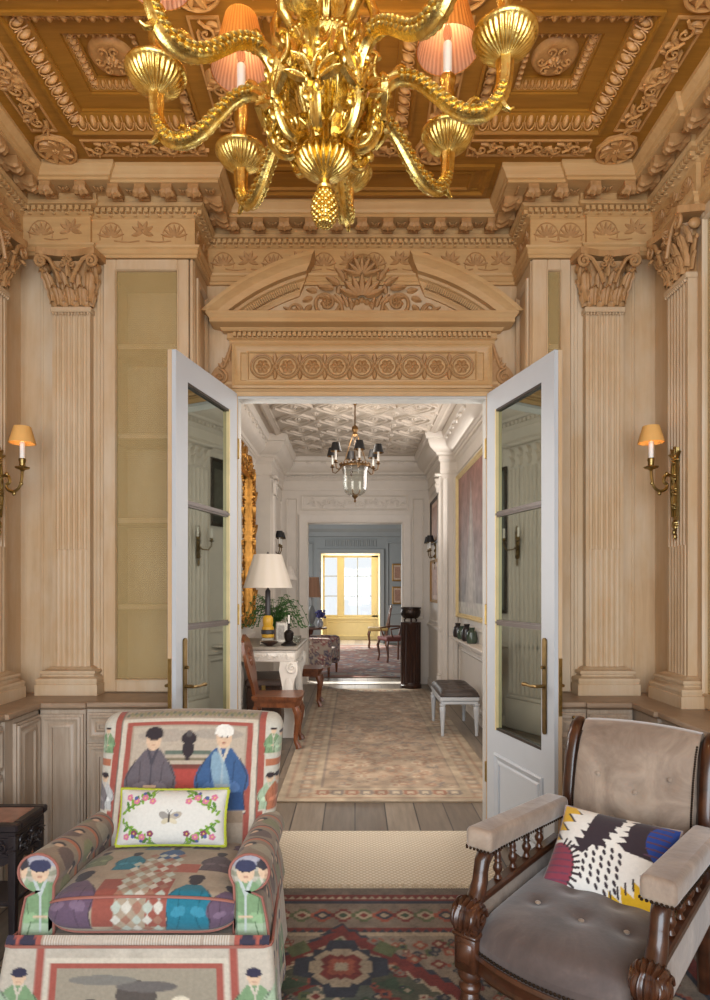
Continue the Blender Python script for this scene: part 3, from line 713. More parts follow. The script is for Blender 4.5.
cab('low oak cabinet with a drawer under the narrow right bookcase', (1.03, 3.15, 0), [(BX1+.035, 1.125, LFY+.012, YP-.002, 0, .8115)],
    [('drawer', FB, BX1+.04, 1.120, .66, .795, (1.055, .775)), ('door', FB, BX1+.04, 1.120, .10, .645, (1.10, .5))])
cab('narrow panelled oak cabinet pier in the right corner behind the velvet armchair', (1.24, 3.15, 0), [(1.126, 1.345, LFY-.006, YP-.002, 0, .8115)],
    [('panel', FBp, 1.132, 1.335, .10, .79, None)])
FR = wall_x(RFX+.006, -1)
cab('low oak cabinet along the right wall beyond the velvet armchair', (1.48, 2.2, 0), [(RFX+.006, XR-.002, 1.0, 2.799, 0, .8115), (RFX-.012, XR-.002, 2.80, YP-.002, 0, .8115)],
    [('drawer', FR, 2.23, 2.79, .60, .795, None), ('door', FR, 2.23, 2.79, .10, .585, None), ('drawer', FR, 1.66, 2.22, .60, .795, None), ('door', FR, 1.66, 2.22, .10, .585, None)])

# ================================================================== glazed double doors
BARM = plain('bar_metal', S(96, 86, 80), .35, .4); DBEAD = plain('dark_bead', S(52, 42, 34), .5)
def leaf(n, hinge, free, label, hand):
    hx_, hy_ = hinge; d = np.subtract(free, hinge); Wd = float(np.hypot(*d)); d = d/Wd
    nrm = np.array([-d[1], d[0]])*hand                      # the face turned to the doorway axis and the viewer
    t = thing('door_%d' % n, label, 'door', (hx_, hy_, 0), 0, None, 'structure')
    T = .042
    def fn(a, b, h): return (hx_+d[0]*a+nrm[0]*(h-T), hy_+d[1]*a+nrm[1]*(h-T), b)
    def bx(m, a0, a1, b0, b1, h0=0, h1=T): m.prism([(a0, b0), (a1, b0), (a1, b1), (a0, b1)], fn, h0, h1)
    g0, g1, zb, zt = .105, .578, .612, 2.395
    m = MB(); bx(m, .004, g0, .02, 2.512); bx(m, g1, Wd, .02, 2.512); bx(m, g0, g1, zt, 2.512); bx(m, g0, g1, .02, zb)
    for hh in (T, ):
        frame_mold(m, lambda a, b, h: fn(a, b, h+T), g0-.005, g1+.015, .105, .485, [(0, 0), (0, .006), (.010, .011), (.022, .004), (.034, -.001), (.045, .006), (.055, .007), (.055, 0)])
    m.build('frame', WHITE, t, smooth=25)
    for (z0, z1) in ((zb, 1.195), (1.225, 1.795), (1.825, zt)):
        p = MB(); bx(p, g0+.001, g1-.001, z0, z1, .018, .024); p.build('glass_pane', MIRROR, t)
    for z in (1.21, 1.81):
        b = MB(); bx(b, g0, g1, z-.015, z+.015, .008, .036); b.prism([(g0, z-.006), (g1, z-.006), (g1, z+.006), (g0, z+.006)], fn, .036, .043); b.build('glazing_bar', BARM, t)
    b = MB(); bx(b, g0, g0+.008, zb, zt, .024, T+.001); b.build('gilt_bead', GILT, t)
    b = MB(); bx(b, g0, g1, zt-.012, zt, .024, T-.002); bx(b, g0, g1, zb, zb+.012, .024, T-.004); b.build('glazing_bead', DBEAD, t)
    e = MB(); bx(e, Wd, Wd+.004, .02, 2.512, .003, T*.52); e.build('edge_strip', WOOD, t)
    k = MB(); bx(k, Wd+.004, Wd+.007, .80, 1.07, .004, T*.5)
    for z in (.84, .90, .97, 1.03): k.tube([fn(Wd+.006, z, T*.27), fn(Wd+.010, z, T*.27)], .006, 8)
    k.build('lock_plate', BRASS, t)
    for sd in (1, -1):
        h = MB(); H0 = T if sd > 0 else 0
        q = lambda a, b, s: fn(a, b, H0+sd*s)
        pl = [(.612+.016*cos(x), (1.145 if sin(x) >= 0 else .715)+.016*sin(x)) for x in np.linspace(0, 2*pi, 16, endpoint=False)]
        h.prism(pl, q, 0, .008)
        h.tube([q(.612, .93, .006), q(.612, .93, .05)], .009, 8)
        h.tube([q(.622, .93, .05), q(.60, .93, .052), q(.57, .925, .052), q(.53, .928, .052), q(.495, .925, .05)], [.008, .009, .007, .009, .011], 8)
        h.tube([q(.612, 1.02, .006), q(.612, 1.02, .022)], .008, 8)
        h.build('door_handle', DBRASS, t)
    for z in (.35, 1.25, 2.2):
        h = MB(); h.lathe([(.004, z-.06), (.009, z-.055), (.009, z+.055), (.004, z+.06)], 8, fn(-.002, 0, T)[:2]+(0,)); h.build('hinge', BRASS, t)
    return t
leaf(1, (OX0, YR-.008), (-.834, 2.91), 'white glazed door standing open on the left of the doorway', 1)
leaf(2, (OX1, YR-.008), (.930, 2.916), 'white glazed door standing open on the right of the doorway', -1)
# ================================================================== gilt chandelier
GOLD, nt, bs = new_mat('burnished_gold')
v = coords(nt); n = noise(nt, v, 60, 3); r = ramp(nt, [(.3, S(208, 168, 76)), (.7, S(242, 218, 138))]); lnk(nt, n.outputs[0], r.inputs[0]); lnk(nt, r.outputs[0], bs.inputs['Base Color'])
bs.inputs['Metallic'].default_value = 1.0; bs.inputs['Roughness'].default_value = .27
n2 = noise(nt, v, 140, 3); bump(nt, bs, n2.outputs[0], .25, .004)
def shade_mat(name, c1, c2, inner, nfold, trans=.35):
    m, nt, bs = new_mat(name)
    tc = nt.nodes.new('ShaderNodeTexCoord'); g = nt.nodes.new('ShaderNodeTexGradient'); g.gradient_type = 'RADIAL'
    lnk(nt, tc.outputs['Object'], g.inputs[0])
    mu = nt.nodes.new('ShaderNodeMath'); mu.operation = 'MULTIPLY'; mu.inputs[1].default_value = nfold*2*pi; lnk(nt, g.outputs[1], mu.inputs[0])
    sn = nt.nodes.new('ShaderNodeMath'); sn.operation = 'SINE'; lnk(nt, mu.outputs[0], sn.inputs[0])
    ma = nt.nodes.new('ShaderNodeMath'); ma.operation = 'MULTIPLY_ADD'; ma.inputs[1].default_value = .5; ma.inputs[2].default_value = .5; lnk(nt, sn.outputs[0], ma.inputs[0])
    r = ramp(nt, [(.1, c1), (.9, c2)]); lnk(nt, ma.outputs[0], r.inputs[0])
    lnk(nt, r.outputs[0], bs.inputs['Base Color']); bs.inputs['Roughness'].default_value = .7
    bump(nt, bs, ma.outputs[0], .4, .004)
    tr = nt.nodes.new('ShaderNodeBsdfTranslucent'); tr.inputs[0].default_value = (*c2, 1)
    mx = nt.nodes.new('ShaderNodeMixShader'); mx.inputs[0].default_value = trans
    lnk(nt, bs.outputs[0], mx.inputs[1]); lnk(nt, tr.outputs[0], mx.inputs[2]); lnk(nt, mx.outputs[0], nt.nodes['Material Output'].inputs[0])
    return m
SILK = shade_mat('pleated_amber_silk', S(206, 122, 42), S(230, 154, 68), None, 44, .12)
LINING = shade_mat('pleated_pink_lining', S(160, 110, 84), S(200, 152, 124), None, 40, .15)
CARD = plain('amber_card_shade', S(224, 170, 96), .7, 0, .04)
BULB, nt, bs = new_mat('clear_bulb'); bs.inputs['Base Color'].default_value = (1, .95, .88, 1); bs.inputs['Roughness'].default_value = .08; bs.inputs['Transmission Weight'].default_value = .9; bs.inputs['IOR'].default_value = 1.2
def shade(name, mat, lin, parent, c, r0, r1, z0, z1, pleat=44, lab=None):
    """open cone with a thin wall; its centre is its own origin so that the pleats run round it"""
    n = pleat*2
    m = MB(); th = np.linspace(0, 2*pi, n, endpoint=False); w = 1+.012*np.where(np.arange(n) % 2 == 0, 1, -1)
    rows = [[(r*ww*cos(t), r*ww*sin(t), z) for t, ww in zip(th, w)] for r, z in ((r0, 0), (r0*.985+r1*.015, (z1-z0)*.03), (r1, z1-z0))]
    m.grid(np.array(rows), cu=True)
    o = m.build(name, mat, parent, world=False, smooth=60); o.location = c_rel(parent, (c[0], c[1], z0))
    k = MB(); rows = [[(r*cos(t), r*sin(t), z) for t in th[::2]] for r, z in ((r1-.004, z1-z0-.001), (r0-.003, .001))]
    k.grid(np.array(rows), cu=True); l = k.build('lining', lin, parent, world=False, smooth=60); l.location = o.location
    return o
def c_rel(parent, c):
    R = ROOT.get(parent.name, (0, 0, 0)); return tuple(np.array(c)-np.array(R))
CHX, CHY = -.078, 1.60
ch = thing('chandelier', 'large gilt bronze chandelier with amber silk shades hanging in the foreground', 'chandelier', (CHX, CHY, 2.32))
ROOT[ch.name] = (0, 0, 2.32)     # parts are built on the chandelier's own axis
prof = [(.006, 2.412), (.018, 2.414), (.020, 2.420), (.014, 2.426), (.012, 2.438), (.018, 2.444), (.040, 2.452), (.058, 2.468), (.066, 2.486), (.064, 2.500), (.052, 2.508), (.046, 2.514), (.044, 2.53), (.047, 2.56), (.056, 2.60), (.066, 2.625), (.070, 2.640), (.078, 2.652), (.092, 2.660), (.094, 2.672), (.090, 2.70), (.094, 2.725), (.104, 2.745), (.106, 2.756), (.096, 2.764), (.070, 2.774), (.045, 2.785), (.040, 2.80), (.052, 2.83), (.070, 2.87), (.072, 2.90), (.058, 2.93), (.046, 2.96), (.058, 2.985), (.075, 3.01), (.060, 3.04), (.036, 3.06), (.028, 3.12), (.040, 3.18), (.046, 3.22), (.03, 3.27), (.02, 3.30), (.02, 3.40), (.03, 3.43), (.07, 3.46), (.09, 3.50), (.09, 3.513)]
amp = [.0]*6+[.08, .26, .30, .28, .1]+[.1, .16, .2, .22, .22, .2]+[0]*4+[.0]*8+[.12, .25, .28, .2, .1, 0, .1, .1]+[0]*20
m = MB(); m.lathe(prof, 144, (0, 0, 0), 24, amp[:len(prof)]); m.build('body', GOLD, ch, smooth=50)
# pine-cone finial
m = MB(); m.lathe([(.004, 2.322), (.018, 2.328), (.027, 2.345), (.030, 2.365), (.027, 2.385), (.018, 2.403), (.010, 2.412)], 20)
for i in range(9):
    z = 2.328+i*.0092; R = .030*sqrt(max(.08, 1-((z-2.366)/.046)**2)); k = 11
    for j in range(k):
        a = 2*pi*(j+.5*(i % 2))/k; m.ell((R*cos(a), R*sin(a), z), (.0075, .0075, .0065), 6, 5)
m.build('pine_cone_finial', GOLD, ch, smooth=60)
# ornament: beading, masks, garlands, small scrolls and acanthus leaves on the vase
m = MB()
for k in range(56): a = 2*pi*k/56; m.ell((.106*cos(a), .106*sin(a), 2.757), (.006, .006, .006), 6, 4)
for k in range(8):
    a = radians(7)+2*pi*(k+.5)/8; ca, sa = cos(a), sin(a)
    q = lambda r, z, s=0.0, ca=ca, sa=sa: (r*ca-s*sa, r*sa+s*ca, z)
    # bearded mask
    m.ell(q(.098, 2.705), (.022, .022, .030), 12, 9); m.ell(q(.118, 2.700), (.007, .007, .010), 8, 6); m.ell(q(.108, 2.672), (.015, .015, .022), 10, 7); m.ell(q(.105, 2.735), (.020, .020, .012), 10, 6)
    for s in (-1, 1):
        m.ell(q(.110, 2.712, s*.010), (.006, .006, .005), 6, 5); m.ell(q(.095, 2.72, s*.024), (.010, .010, .014), 8, 6)
        m.tube([q(.088+.010*sin(t*pi), 2.735-.06*sin(t*pi), s*(.02+.03*t)) for t in np.linspace(0, 1, 9)], .0075, 6, lob=3, amp=.2)
        m.tube([q(.060+.02*sin(t*pi*2), 2.55+.06*t, s*.016*(1-t)) for t in np.linspace(0, 1, 8)], .005, 6)
    # tall acanthus on the lower vase
    rows = [[q(.050+.010*i+.022*(i/7)**3, 2.52+.018*i, w*.016*sin(pi*(.15+.8*i/7))) for w in np.linspace(-1, 1, 5)] for i in range(8)]
    m.grid(np.array(rows))
    # upper acanthus tips and volutes
    rows = [[q(.058+.0045*i+.035*(i/7)**3, 2.80+.016*i, w*.018*sin(pi*(.15+.8*i/7))) for w in np.linspace(-1, 1, 5)] for i in range(8)]
    m.grid(np.array(rows))
m.build('mask_ornament', GOLD, ch, smooth=60)
for k in range(8):
    a = radians(7)+2*pi*k/8; dx, dy = sin(a), cos(a)                 # bearing measured from +Y toward +X
    q = lambda r, z, s=0.0, dx=dx, dy=dy: (r*dx+s*dy, r*dy-s*dx, z)
    m = MB()
    cp = [(.055, 2.535), (.085, 2.512), (.112, 2.518), (.130, 2.548), (.136, 2.592), (.142, 2.638), (.168, 2.672), (.205, 2.680), (.245, 2.664), (.285, 2.630), (.325, 2.594), (.365, 2.574), (.405, 2.576), (.436, 2.604), (.450, 2.645), (.452, 2.700)]
    cp = np.array(cp)
    # Catmull-Rom through the control points
    P = []
    for i in range(len(cp)-1):
        p0, p1, p2, p3 = cp[max(0, i-1)], cp[i], cp[i+1], cp[min(len(cp)-1, i+2)]
        for t in np.linspace(0, 1, 5, endpoint=False): P.append(.5*((2*p1)+(-p0+p2)*t+(2*p0-5*p1+4*p2-p3)*t*t+(-p0+3*p1-3*p2+p3)*t**3))
    P.append(cp[-1]); P = np.array(P); nP = len(P); s = np.linspace(0, 1, nP)
    rad = np.interp(s, [0, .1, .25, .38, .48, .62, .8, .93, 1], [.010, .012, .016, .017, .016, .018, .020, .017, .020])
    m.tube([q(r, z) for r, z in P], rad, 24, lob=6, amp=.15)
    # leaf scales running along the arm and a wrapping leaf with a curled tip
    for i in range(int(nP*.45), nP-6, 2):
        r_, z_ = P[i]
        for sd in (-1, 1):
            m.ell(q(r_, z_+rad[i]*.35, sd*rad[i]*.72), (.013, .013, .006), 8, 5); m.ell(q(r_, z_-rad[i]*.40, sd*rad[i]*.66), (.012, .012, .006), 8, 5)
        m.ell(q(r_, z_+rad[i]*.78), (.012, .012, .006), 8, 5)
    for i0, up in ((int(nP*.42), 1), (int(nP*.72), 1), (int(nP*.88), -1)):
        r_, z_ = P[i0]
        m.tube([q(r_, z_+.01*up), q(r_+.012, z_+up*.028), q(r_+.024, z_+up*.036), q(r_+.034, z_+up*.030)], [.010, .009, .006, .003], 6)
    # winged bust and scroll where the arm springs from the vase
    m.ell(q(.142, 2.655), (.019, .019, .024), 10, 8); m.ell(q(.150, 2.685), (.013, .013, .016), 10, 8); m.ell(q(.128, 2.615), (.020, .020, .034), 10, 8); m.ell(q(.122, 2.575), (.016, .016, .028), 10, 8)
    r7 = random.Random(21)
    for i in range(34):
        t = i/33; sd = (-1, 1)[i % 2]
        m.ell(q(.128+.026*t+.010*sin(i*2.3), 2.545+.125*t, sd*(.008+.012*r7.random())), (r7.uniform(.008, .015), r7.uniform(.006, .010), r7.uniform(.010, .019)), 8, 6, rz=r7.uniform(0, 3))
    Lf = lambda a_, b_, h_: q(.150+h_, b_, a_)
    for i in range(7): leafm(m, Lf, (i-3)*.006, 2.575+.014*(i % 3), (i-3)*.32, .050, .011, .016, curl=.5*(1 if i > 3 else -1))
    for sd in (-1, 1): m.tube([q(.14-.012*sin(t*3), 2.66+.05*t, sd*(.012+.03*t)) for t in np.linspace(0, 1, 6)], [.010, .011, .010, .008, .006, .003], 6)
    th = np.linspace(0, 2*pi*1.2, 16); m.tube([q(.105+.026*(1-.045*i)*cos(t+2.2), 2.535+.026*(1-.045*i)*sin(t+2.2)) for i, t in enumerate(th)], .0075, 8)
    th = np.linspace(0, 2*pi*1.1, 14); m.tube([q(.118+.022*(1-.05*i)*cos(t), 2.735+.022*(1-.05*i)*sin(t)) for i, t in enumerate(th)], .0065, 8)
    # upper S scroll
    m.tube([q(.06, 2.80), q(.10, 2.78), q(.125, 2.80), q(.13, 2.85), q(.11, 2.90), q(.085, 2.94), q(.085, 2.985), q(.12, 3.01), q(.145, 2.99), q(.135, 2.965)], [.010, .013, .014, .013, .012, .011, .011, .012, .010, .006], 8)
    arm = m.build('arm', GOLD, ch, smooth=60)
    C = q(.452, 0)
    d = MB(); d.lathe([(.014, 2.694), (.020, 2.704), (.040, 2.714), (.058, 2.727), (.068, 2.740), (.071, 2.749), (.077, 2.752), (.081, 2.757), (.080, 2.763), (.064, 2.768), (.040, 2.778), (.024, 2.790), (.018, 2.805), (.016, 2.83), (.020, 2.845), (.022, 2.87), (.020, 2.895), (.023, 2.91), (.026, 2.925), (.022, 2.932), (.004, 2.932)], 160, C, 32, [.02, .09, .13, .14, .12, .06]+[0]*20)
    d.build('drip_cup', GOLD, arm, smooth=50)
    d = MB(); d.lathe([(.013, 2.926), (.0135, 3.030), (.011, 3.034), (.004, 3.036)], 16, C); d.build('candle', IVORY, arm)
    d = MB(); d.lathe([(.003, 3.034), (.008, 3.040), (.013, 3.055), (.013, 3.068), (.008, 3.084), (.002, 3.10)], 12, C); d.build('bulb', BULB, arm)
    shade('lamp_shade', SILK, LINING, arm, C, .094, .050, 3.010, 3.178, 44)
# ================================================================== wall sconces of the front room
def sconce(label, x, y, sx):
    """backplate on the pilaster at wall x; the arm reaches into the room (sx) and along the wall"""
    t = thing('wall_sconce', label, 'sconce', (x, y, 1.9), 0, 'brass wall sconces beside the doorway')
    b = MB(); G = plane((x, 0, 0), (0, 1, 0), (0, 0, 1), (sx, 0, 0))
    b.prism([(y-.018, 1.72), (y+.018, 1.72), (y+.022, 2.0), (y-.022, 2.0)], G, 0, .010)
    for z, R in ((2.01, .030), (1.70, .022), (1.86, .026), (1.93, .022), (1.79, .02)): rosette(b, plane((x+sx*.006, 0, 0), (0, 1, 0), (0, 0, 1), (sx, 0, 0)), y, z, R, .018, 6)
    for k in range(5): leafm(b, plane((x+sx*.006, 0, 0), (0, 1, 0), (0, 0, 1), (sx, 0, 0)), y, 2.02, (k-2)*.55, .055, .012, .014)
    for k in range(4): b.ell((x+sx*.012, y+.006*(-1)**k, 1.71-.022*k), (.010, .012-.002*k, .014), 8, 6)
    for s in (-1, 1): b.tube([(x+sx*.014, y+s*(.016+.014*sin(pi*u)), 1.74+.26*u) for u in np.linspace(0, 1, 10)], .005, 6)
    b.build('backplate', BRASS, t, smooth=55)
    a = MB(); R = .125
    cp = [(.012, 1.90), (.030, 1.935), (.058, 1.935), (.064, 1.905), (.048, 1.893), (.055, 1.872), (.085, 1.862), (.112, 1.885), (.122, 1.925), (R, 1.965)]
    pts = []; cp = np.array(cp)
    for i in range(len(cp)-1):
        p0, p1, p2, p3 = cp[max(0, i-1)], cp[i], cp[i+1], cp[min(len(cp)-1, i+2)]
        for u in np.linspace(0, 1, 5, endpoint=False): pts.append(.5*((2*p1)+(-p0+p2)*u+(2*p0-5*p1+4*p2-p3)*u*u+(-p0+3*p1-3*p2+p3)*u**3))
    pts.append(cp[-1])
    yy = lambda r: y-.10*(r/R)
    a.tube([(x+sx*r, y, z) for r, z in pts], .0065, 8, lob=4, amp=.15)
    for r, z in ((.05, 1.945), (.085, 1.852), (.120, 1.90)): a.ell((x+sx*r, y, z), (.010, .007, .010), 8, 6)
    arm = a.build('arm', BRASS, t, smooth=60)
    C = (x+sx*R, y, 0)
    d = MB(); d.lathe([(.006, 1.958), (.012, 1.966), (.030, 1.972), (.034, 1.978), (.020, 1.982), (.013, 1.986), (.014, 2.0), (.017, 2.012), (.015, 2.020), (.004, 2.021)], 20, C); d.build('drip_pan', BRASS, arm)
    d = MB(); d.lathe([(.0115, 2.018), (.0115, 2.098), (.004, 2.102)], 14, C); d.build('candle', IVORY, arm)
    shade('lamp_shade', CARD, CARD, arm, C, .060, .038, 2.092, 2.172, 24)
    return t
sconce('brass candle sconce with amber shade on the left side wall', XL+.046, 2.995, 1)
sconce('brass candle sconce with amber shade on the right side wall', XR-.046, 2.985, -1)
# ================================================================== painted cloth: a small 2D painter whose result is stored per vertex
class Cloth:
    def __init__(s, x0, x1, y0, y1, base, res=420):
        s.x0, s.y0, s.res = x0, y0, res; s.w, s.h = int((x1-x0)*res)+1, int((y1-y0)*res)+1
        s.A = np.ones((s.h, s.w, 3))*np.array(base); s.X, s.Y = np.meshgrid(x0+np.arange(s.w)/res, y0+np.arange(s.h)/res)
    def win(s, a0, a1, b0, b1):
        i0, i1 = max(0, int((b0-s.y0)*s.res)), min(s.h, int((b1-s.y0)*s.res)+2); j0, j1 = max(0, int((a0-s.x0)*s.res)), min(s.w, int((a1-s.x0)*s.res)+2)
        return slice(i0, i1), slice(j0, j1)
    def put(s, W, mask, c, al=1.0):
        if mask.size == 0: return
        t = s.A[W]; t[mask] = t[mask]*(1-al)+np.array(c)*al
    def ell(s, x, y, rx, ry, c, rot=0, al=1.0):
        R = max(rx, ry); W = s.win(x-R, x+R, y-R, y+R); dx, dy = s.X[W]-x, s.Y[W]-y
        u, v = dx*cos(rot)+dy*sin(rot), -dx*sin(rot)+dy*cos(rot); s.put(W, (u/rx)**2+(v/ry)**2 <= 1, c, al)
    def rect(s, x0, x1, y0, y1, c, al=1.0):
        W = s.win(x0, x1, y0, y1); s.put(W, (s.X[W] >= x0) & (s.X[W] <= x1) & (s.Y[W] >= y0) & (s.Y[W] <= y1), c, al)
    def poly(s, P, c, al=1.0):
        xs, ys = [p[0] for p in P], [p[1] for p in P]; W = s.win(min(xs), max(xs), min(ys), max(ys)); X, Y = s.X[W], s.Y[W]; m = np.zeros(X.shape, bool)
        for i in range(len(P)):
            (xa, ya), (xb, yb) = P[i], P[i-1]
            if ya != yb: m ^= ((ya > Y) != (yb > Y)) & (X < (xb-xa)*(Y-ya)/(yb-ya)+xa)
        s.put(W, m, c, al)
    def line(s, P, wd, c, al=1.0):
        for (xa, ya), (xb, yb) in zip(P[:-1], P[1:]):
            W = s.win(min(xa, xb)-wd, max(xa, xb)+wd, min(ya, yb)-wd, max(ya, yb)+wd); X, Y = s.X[W], s.Y[W]
            L = (xb-xa)**2+(yb-ya)**2+1e-12; t = np.clip(((X-xa)*(xb-xa)+(Y-ya)*(yb-ya))/L, 0, 1)
            s.put(W, (X-xa-t*(xb-xa))**2+(Y-ya-t*(yb-ya))**2 <= (wd/2)**2, c, al)
    def mottle(s, amt=.1, cell=.03):
        ny, nx = int(s.h/s.res/cell)+3, int(s.w/s.res/cell)+3; N = RNG.random((ny, nx))
        gy, gx = (s.Y-s.y0)/cell, (s.X-s.x0)/cell; iy, ix = gy.astype(int), gx.astype(int); fy, fx = gy-iy, gx-ix
        fy, fx = fy*fy*(3-2*fy), fx*fx*(3-2*fx)
        v = N[iy, ix]*(1-fy)*(1-fx)+N[iy+1, ix]*fy*(1-fx)+N[iy, ix+1]*(1-fy)*fx+N[iy+1, ix+1]*fy*fx
        s.A *= (1+amt*(v-.5)*2)[..., None]
    def at(s, x, y):
        j = np.clip(((np.asarray(x)-s.x0)*s.res), 0, s.w-1.001); i = np.clip(((np.asarray(y)-s.y0)*s.res), 0, s.h-1.001)
        i0, j0 = i.astype(int), j.astype(int); fi, fj = (i-i0)[..., None], (j-j0)[..., None]
        i1, j1 = np.minimum(i0+1, s.h-1), np.minimum(j0+1, s.w-1)
        return np.clip(s.A[i0, j0]*(1-fi)*(1-fj)+s.A[i1, j0]*fi*(1-fj)+s.A[i0, j1]*(1-fi)*fj+s.A[i1, j1]*fi*fj, 0, 1)
INK, CREAM, SKIN = S(58, 50, 54), S(210, 200, 182), S(222, 190, 160)
TAUPE, RED, BRICK = S(172, 156, 138), S(166, 90, 78), S(184, 118, 88)
SAGE, MINT, BLUE, TEAL, PLUM, GREY, PALE = S(128, 158, 118), S(170, 190, 160), S(62, 92, 136), S(40, 118, 140), S(104, 84, 104), S(132, 124, 126), S(210, 210, 208)
def figure(c, x, y, h, robe, trim=CREAM, hat=INK, back=False, lean=0.0, skirt=None):
    """a robed figure of a printed cloth: x centre, y hem, h height"""
    dk = tuple(v*.62 for v in robe); lt = tuple(min(1, v*1.35+.02) for v in robe)
    L = lambda t: x+lean*h*t
    c.poly([(L(0)-.30*h, y), (L(.3)-.27*h, y+.30*h), (L(.7)-.20*h, y+.62*h), (L(.8)-.10*h, y+.74*h), (L(.8)+.10*h, y+.74*h), (L(.7)+.20*h, y+.62*h), (L(.3)+.27*h, y+.30*h), (L(0)+.30*h, y)], robe)
    if skirt: c.poly([(L(0)-.30*h, y), (L(.3)-.25*h, y+.24*h), (L(.3)+.25*h, y+.24*h), (L(0)+.30*h, y)], skirt)
    for s in (-1, 1):
        c.ell(L(.45)+s*.20*h, y+.44*h, .11*h, .20*h, robe, s*.45); c.ell(L(.38)+s*.13*h, y+.31*h, .10*h, .06*h, lt, s*-.3)
        c.line([(L(.65)+s*.15*h, y+.60*h), (L(.42)+s*.13*h, y+.36*h)], .016*h, dk); c.line([(L(.3)+s*.10*h, y+.26*h), (L(0)+s*.16*h, y+.02*h)], .014*h, dk)
        c.line([(L(.7)+s*.21*h, y+.62*h), (L(.45)+s*.31*h, y+.42*h), (L(.2)+s*.27*h, y+.22*h), (L(0)+s*.30*h, y)], .014*h, INK, .8)
    if not back:
        c.line([(L(.8)-.06*h, y+.75*h), (L(.6), y+.58*h), (L(.8)+.06*h, y+.75*h)], .035*h, trim); c.line([(L(.6), y+.58*h), (L(.2), y+.15*h)], .02*h, trim); c.rect(L(.3)-.08*h, L(.3)+.08*h, y+.30*h, y+.335*h, SKIN)
    c.line([(L(0)-.29*h, y+.02*h), (L(0)+.29*h, y+.02*h)], .03*h, trim)
    hx = L(.95)
    c.ell(hx, y+.85*h, .095*h, .12*h, SKIN if not back else INK); c.ell(hx, y+.925*h, .112*h, .075*h, hat); c.rect(hx-.115*h, hx+.115*h, y+.885*h, y+.91*h, hat)
    if not back:
        for s in (-1, 1): c.ell(hx+s*.035*h, y+.855*h, .012*h, .010*h, INK)
        c.line([(hx-.02*h, y+.79*h), (hx+.02*h, y+.79*h)], .010*h, S(150, 70, 60))
def pair_strip(c, x, y0, y1, n, robes, w):
    st = (y1-y0)/n
    for k in range(n):
        figure(c, x-w*.22, y0+st*k+.01, st*.86, robes[k % len(robes)]); figure(c, x+w*.26, y0+st*k+.01, st*.80, robes[(k+1) % len(robes)])
        c.rect(x-w/2, x+w/2, y0+st*k-.007, y0+st*k+.007, BRICK)
CLOTH = painted('printed_linen', .85, 500, .2, .15, .22)
PIPE = plain('faded_red_piping', S(150, 96, 84), .8)
def cloth_rows(m, P, U, V, cv, **k):
    m.grid(P, col=cv.at(U, V).reshape(-1, 3), **k)
AX = -.652
chair = thing('armchair', 'upholstered armchair in printed linen showing robed figures, with loose seat cushion', 'armchair', (AX, 2.2, 0))
# ---- backrest
bk = Cloth(-.50, .50, .20, 1.10, TAUPE)
bk.mottle(.10, .05)
bk.rect(-.262, .262, .30, .868, CREAM); bk.rect(-.245, .245, .30, .852, RED); bk.rect(-.222, .222, .30, .836, TAUPE); 
bk.rect(-.215, .215, .68, .83, S(190, 176, 158)); bk.ell(-.08, .80, .12, .02, S(160, 150, 140), 0, .5); bk.ell(.11, .805, .1, .018, S(150, 144, 136), 0, .5)
bk.rect(-.09, .09, .735, .748, S(104, 116, 104)); bk.rect(-.11, .11, .715, .724, S(130, 120, 100)); bk.rect(-.075, .075, .60, .69, S(176, 78, 70)); bk.rect(-.085, .085, .688, .70, S(120, 70, 62))
bk.ell(0, .755, .022, .03, INK); bk.ell(0, .79, .030, .02, INK); bk.rect(-.008, .008, .715, .76, INK); bk.ell(0, .805, .012, .012, S(90, 84, 84))
figure(bk, -.135, .53, .30, S(108, 100, 106), S(80, 76, 84), INK); figure(bk, .135, .53, .31, S(66, 98, 142), CREAM, S(240, 236, 226), skirt=S(50, 78, 120))
bk.ell(.13, .66, .03, .09, S(150, 180, 196), .3, .8); bk.rect(-.22, .22, .50, .54, S(150, 130, 110))
for s in (-1, 1):
    bk.rect(min(s*.268, s*.292), max(s*.268, s*.292), .2, 1.1, RED); bk.rect(min(s*.262, s*.268), max(s*.262, s*.268), .2, 1.1, INK, .6); bk.rect(min(s*.292, s*.297), max(s*.292, s*.297), .2, 1.1, CREAM)
    bk.rect(min(s*.297, s*.50), max(s*.297, s*.50), .2, 1.1, S(206, 202, 188)); bk.rect(min(s*.297, s*.42), max(s*.297, s*.42), .695, .72, BRICK); bk.rect(min(s*.297, s*.42), max(s*.297, s*.42), .50, .515, BRICK)
    figure(bk, s*.322, .735, .105, SAGE); figure(bk, s*.352, .735, .09, MINT); figure(bk, s*.315, .535, .135, S(196, 196, 194) if s < 0 else MINT, CREAM); figure(bk, s*.345, .53, .14, GREY if s < 0 else BRICK)
for k in range(60): bk.ell(-.25+.5*k/59, .888+.010*(k % 2), .006, .010, S(150, 146, 110) if k % 3 else S(120, 126, 110))
m = MB(); nz, na = 150, 190
zz = np.concatenate([np.linspace(0, 1, nz-24), 1+np.linspace(.03, 1, 24)])     # front face then over the top edge
rows, U, V = [], [], []
sec0 = [(a, True) for a in np.sin(np.linspace(-pi/2, pi/2, 200))]+[(a, False) for a in np.linspace(.97, -.97, 24)]
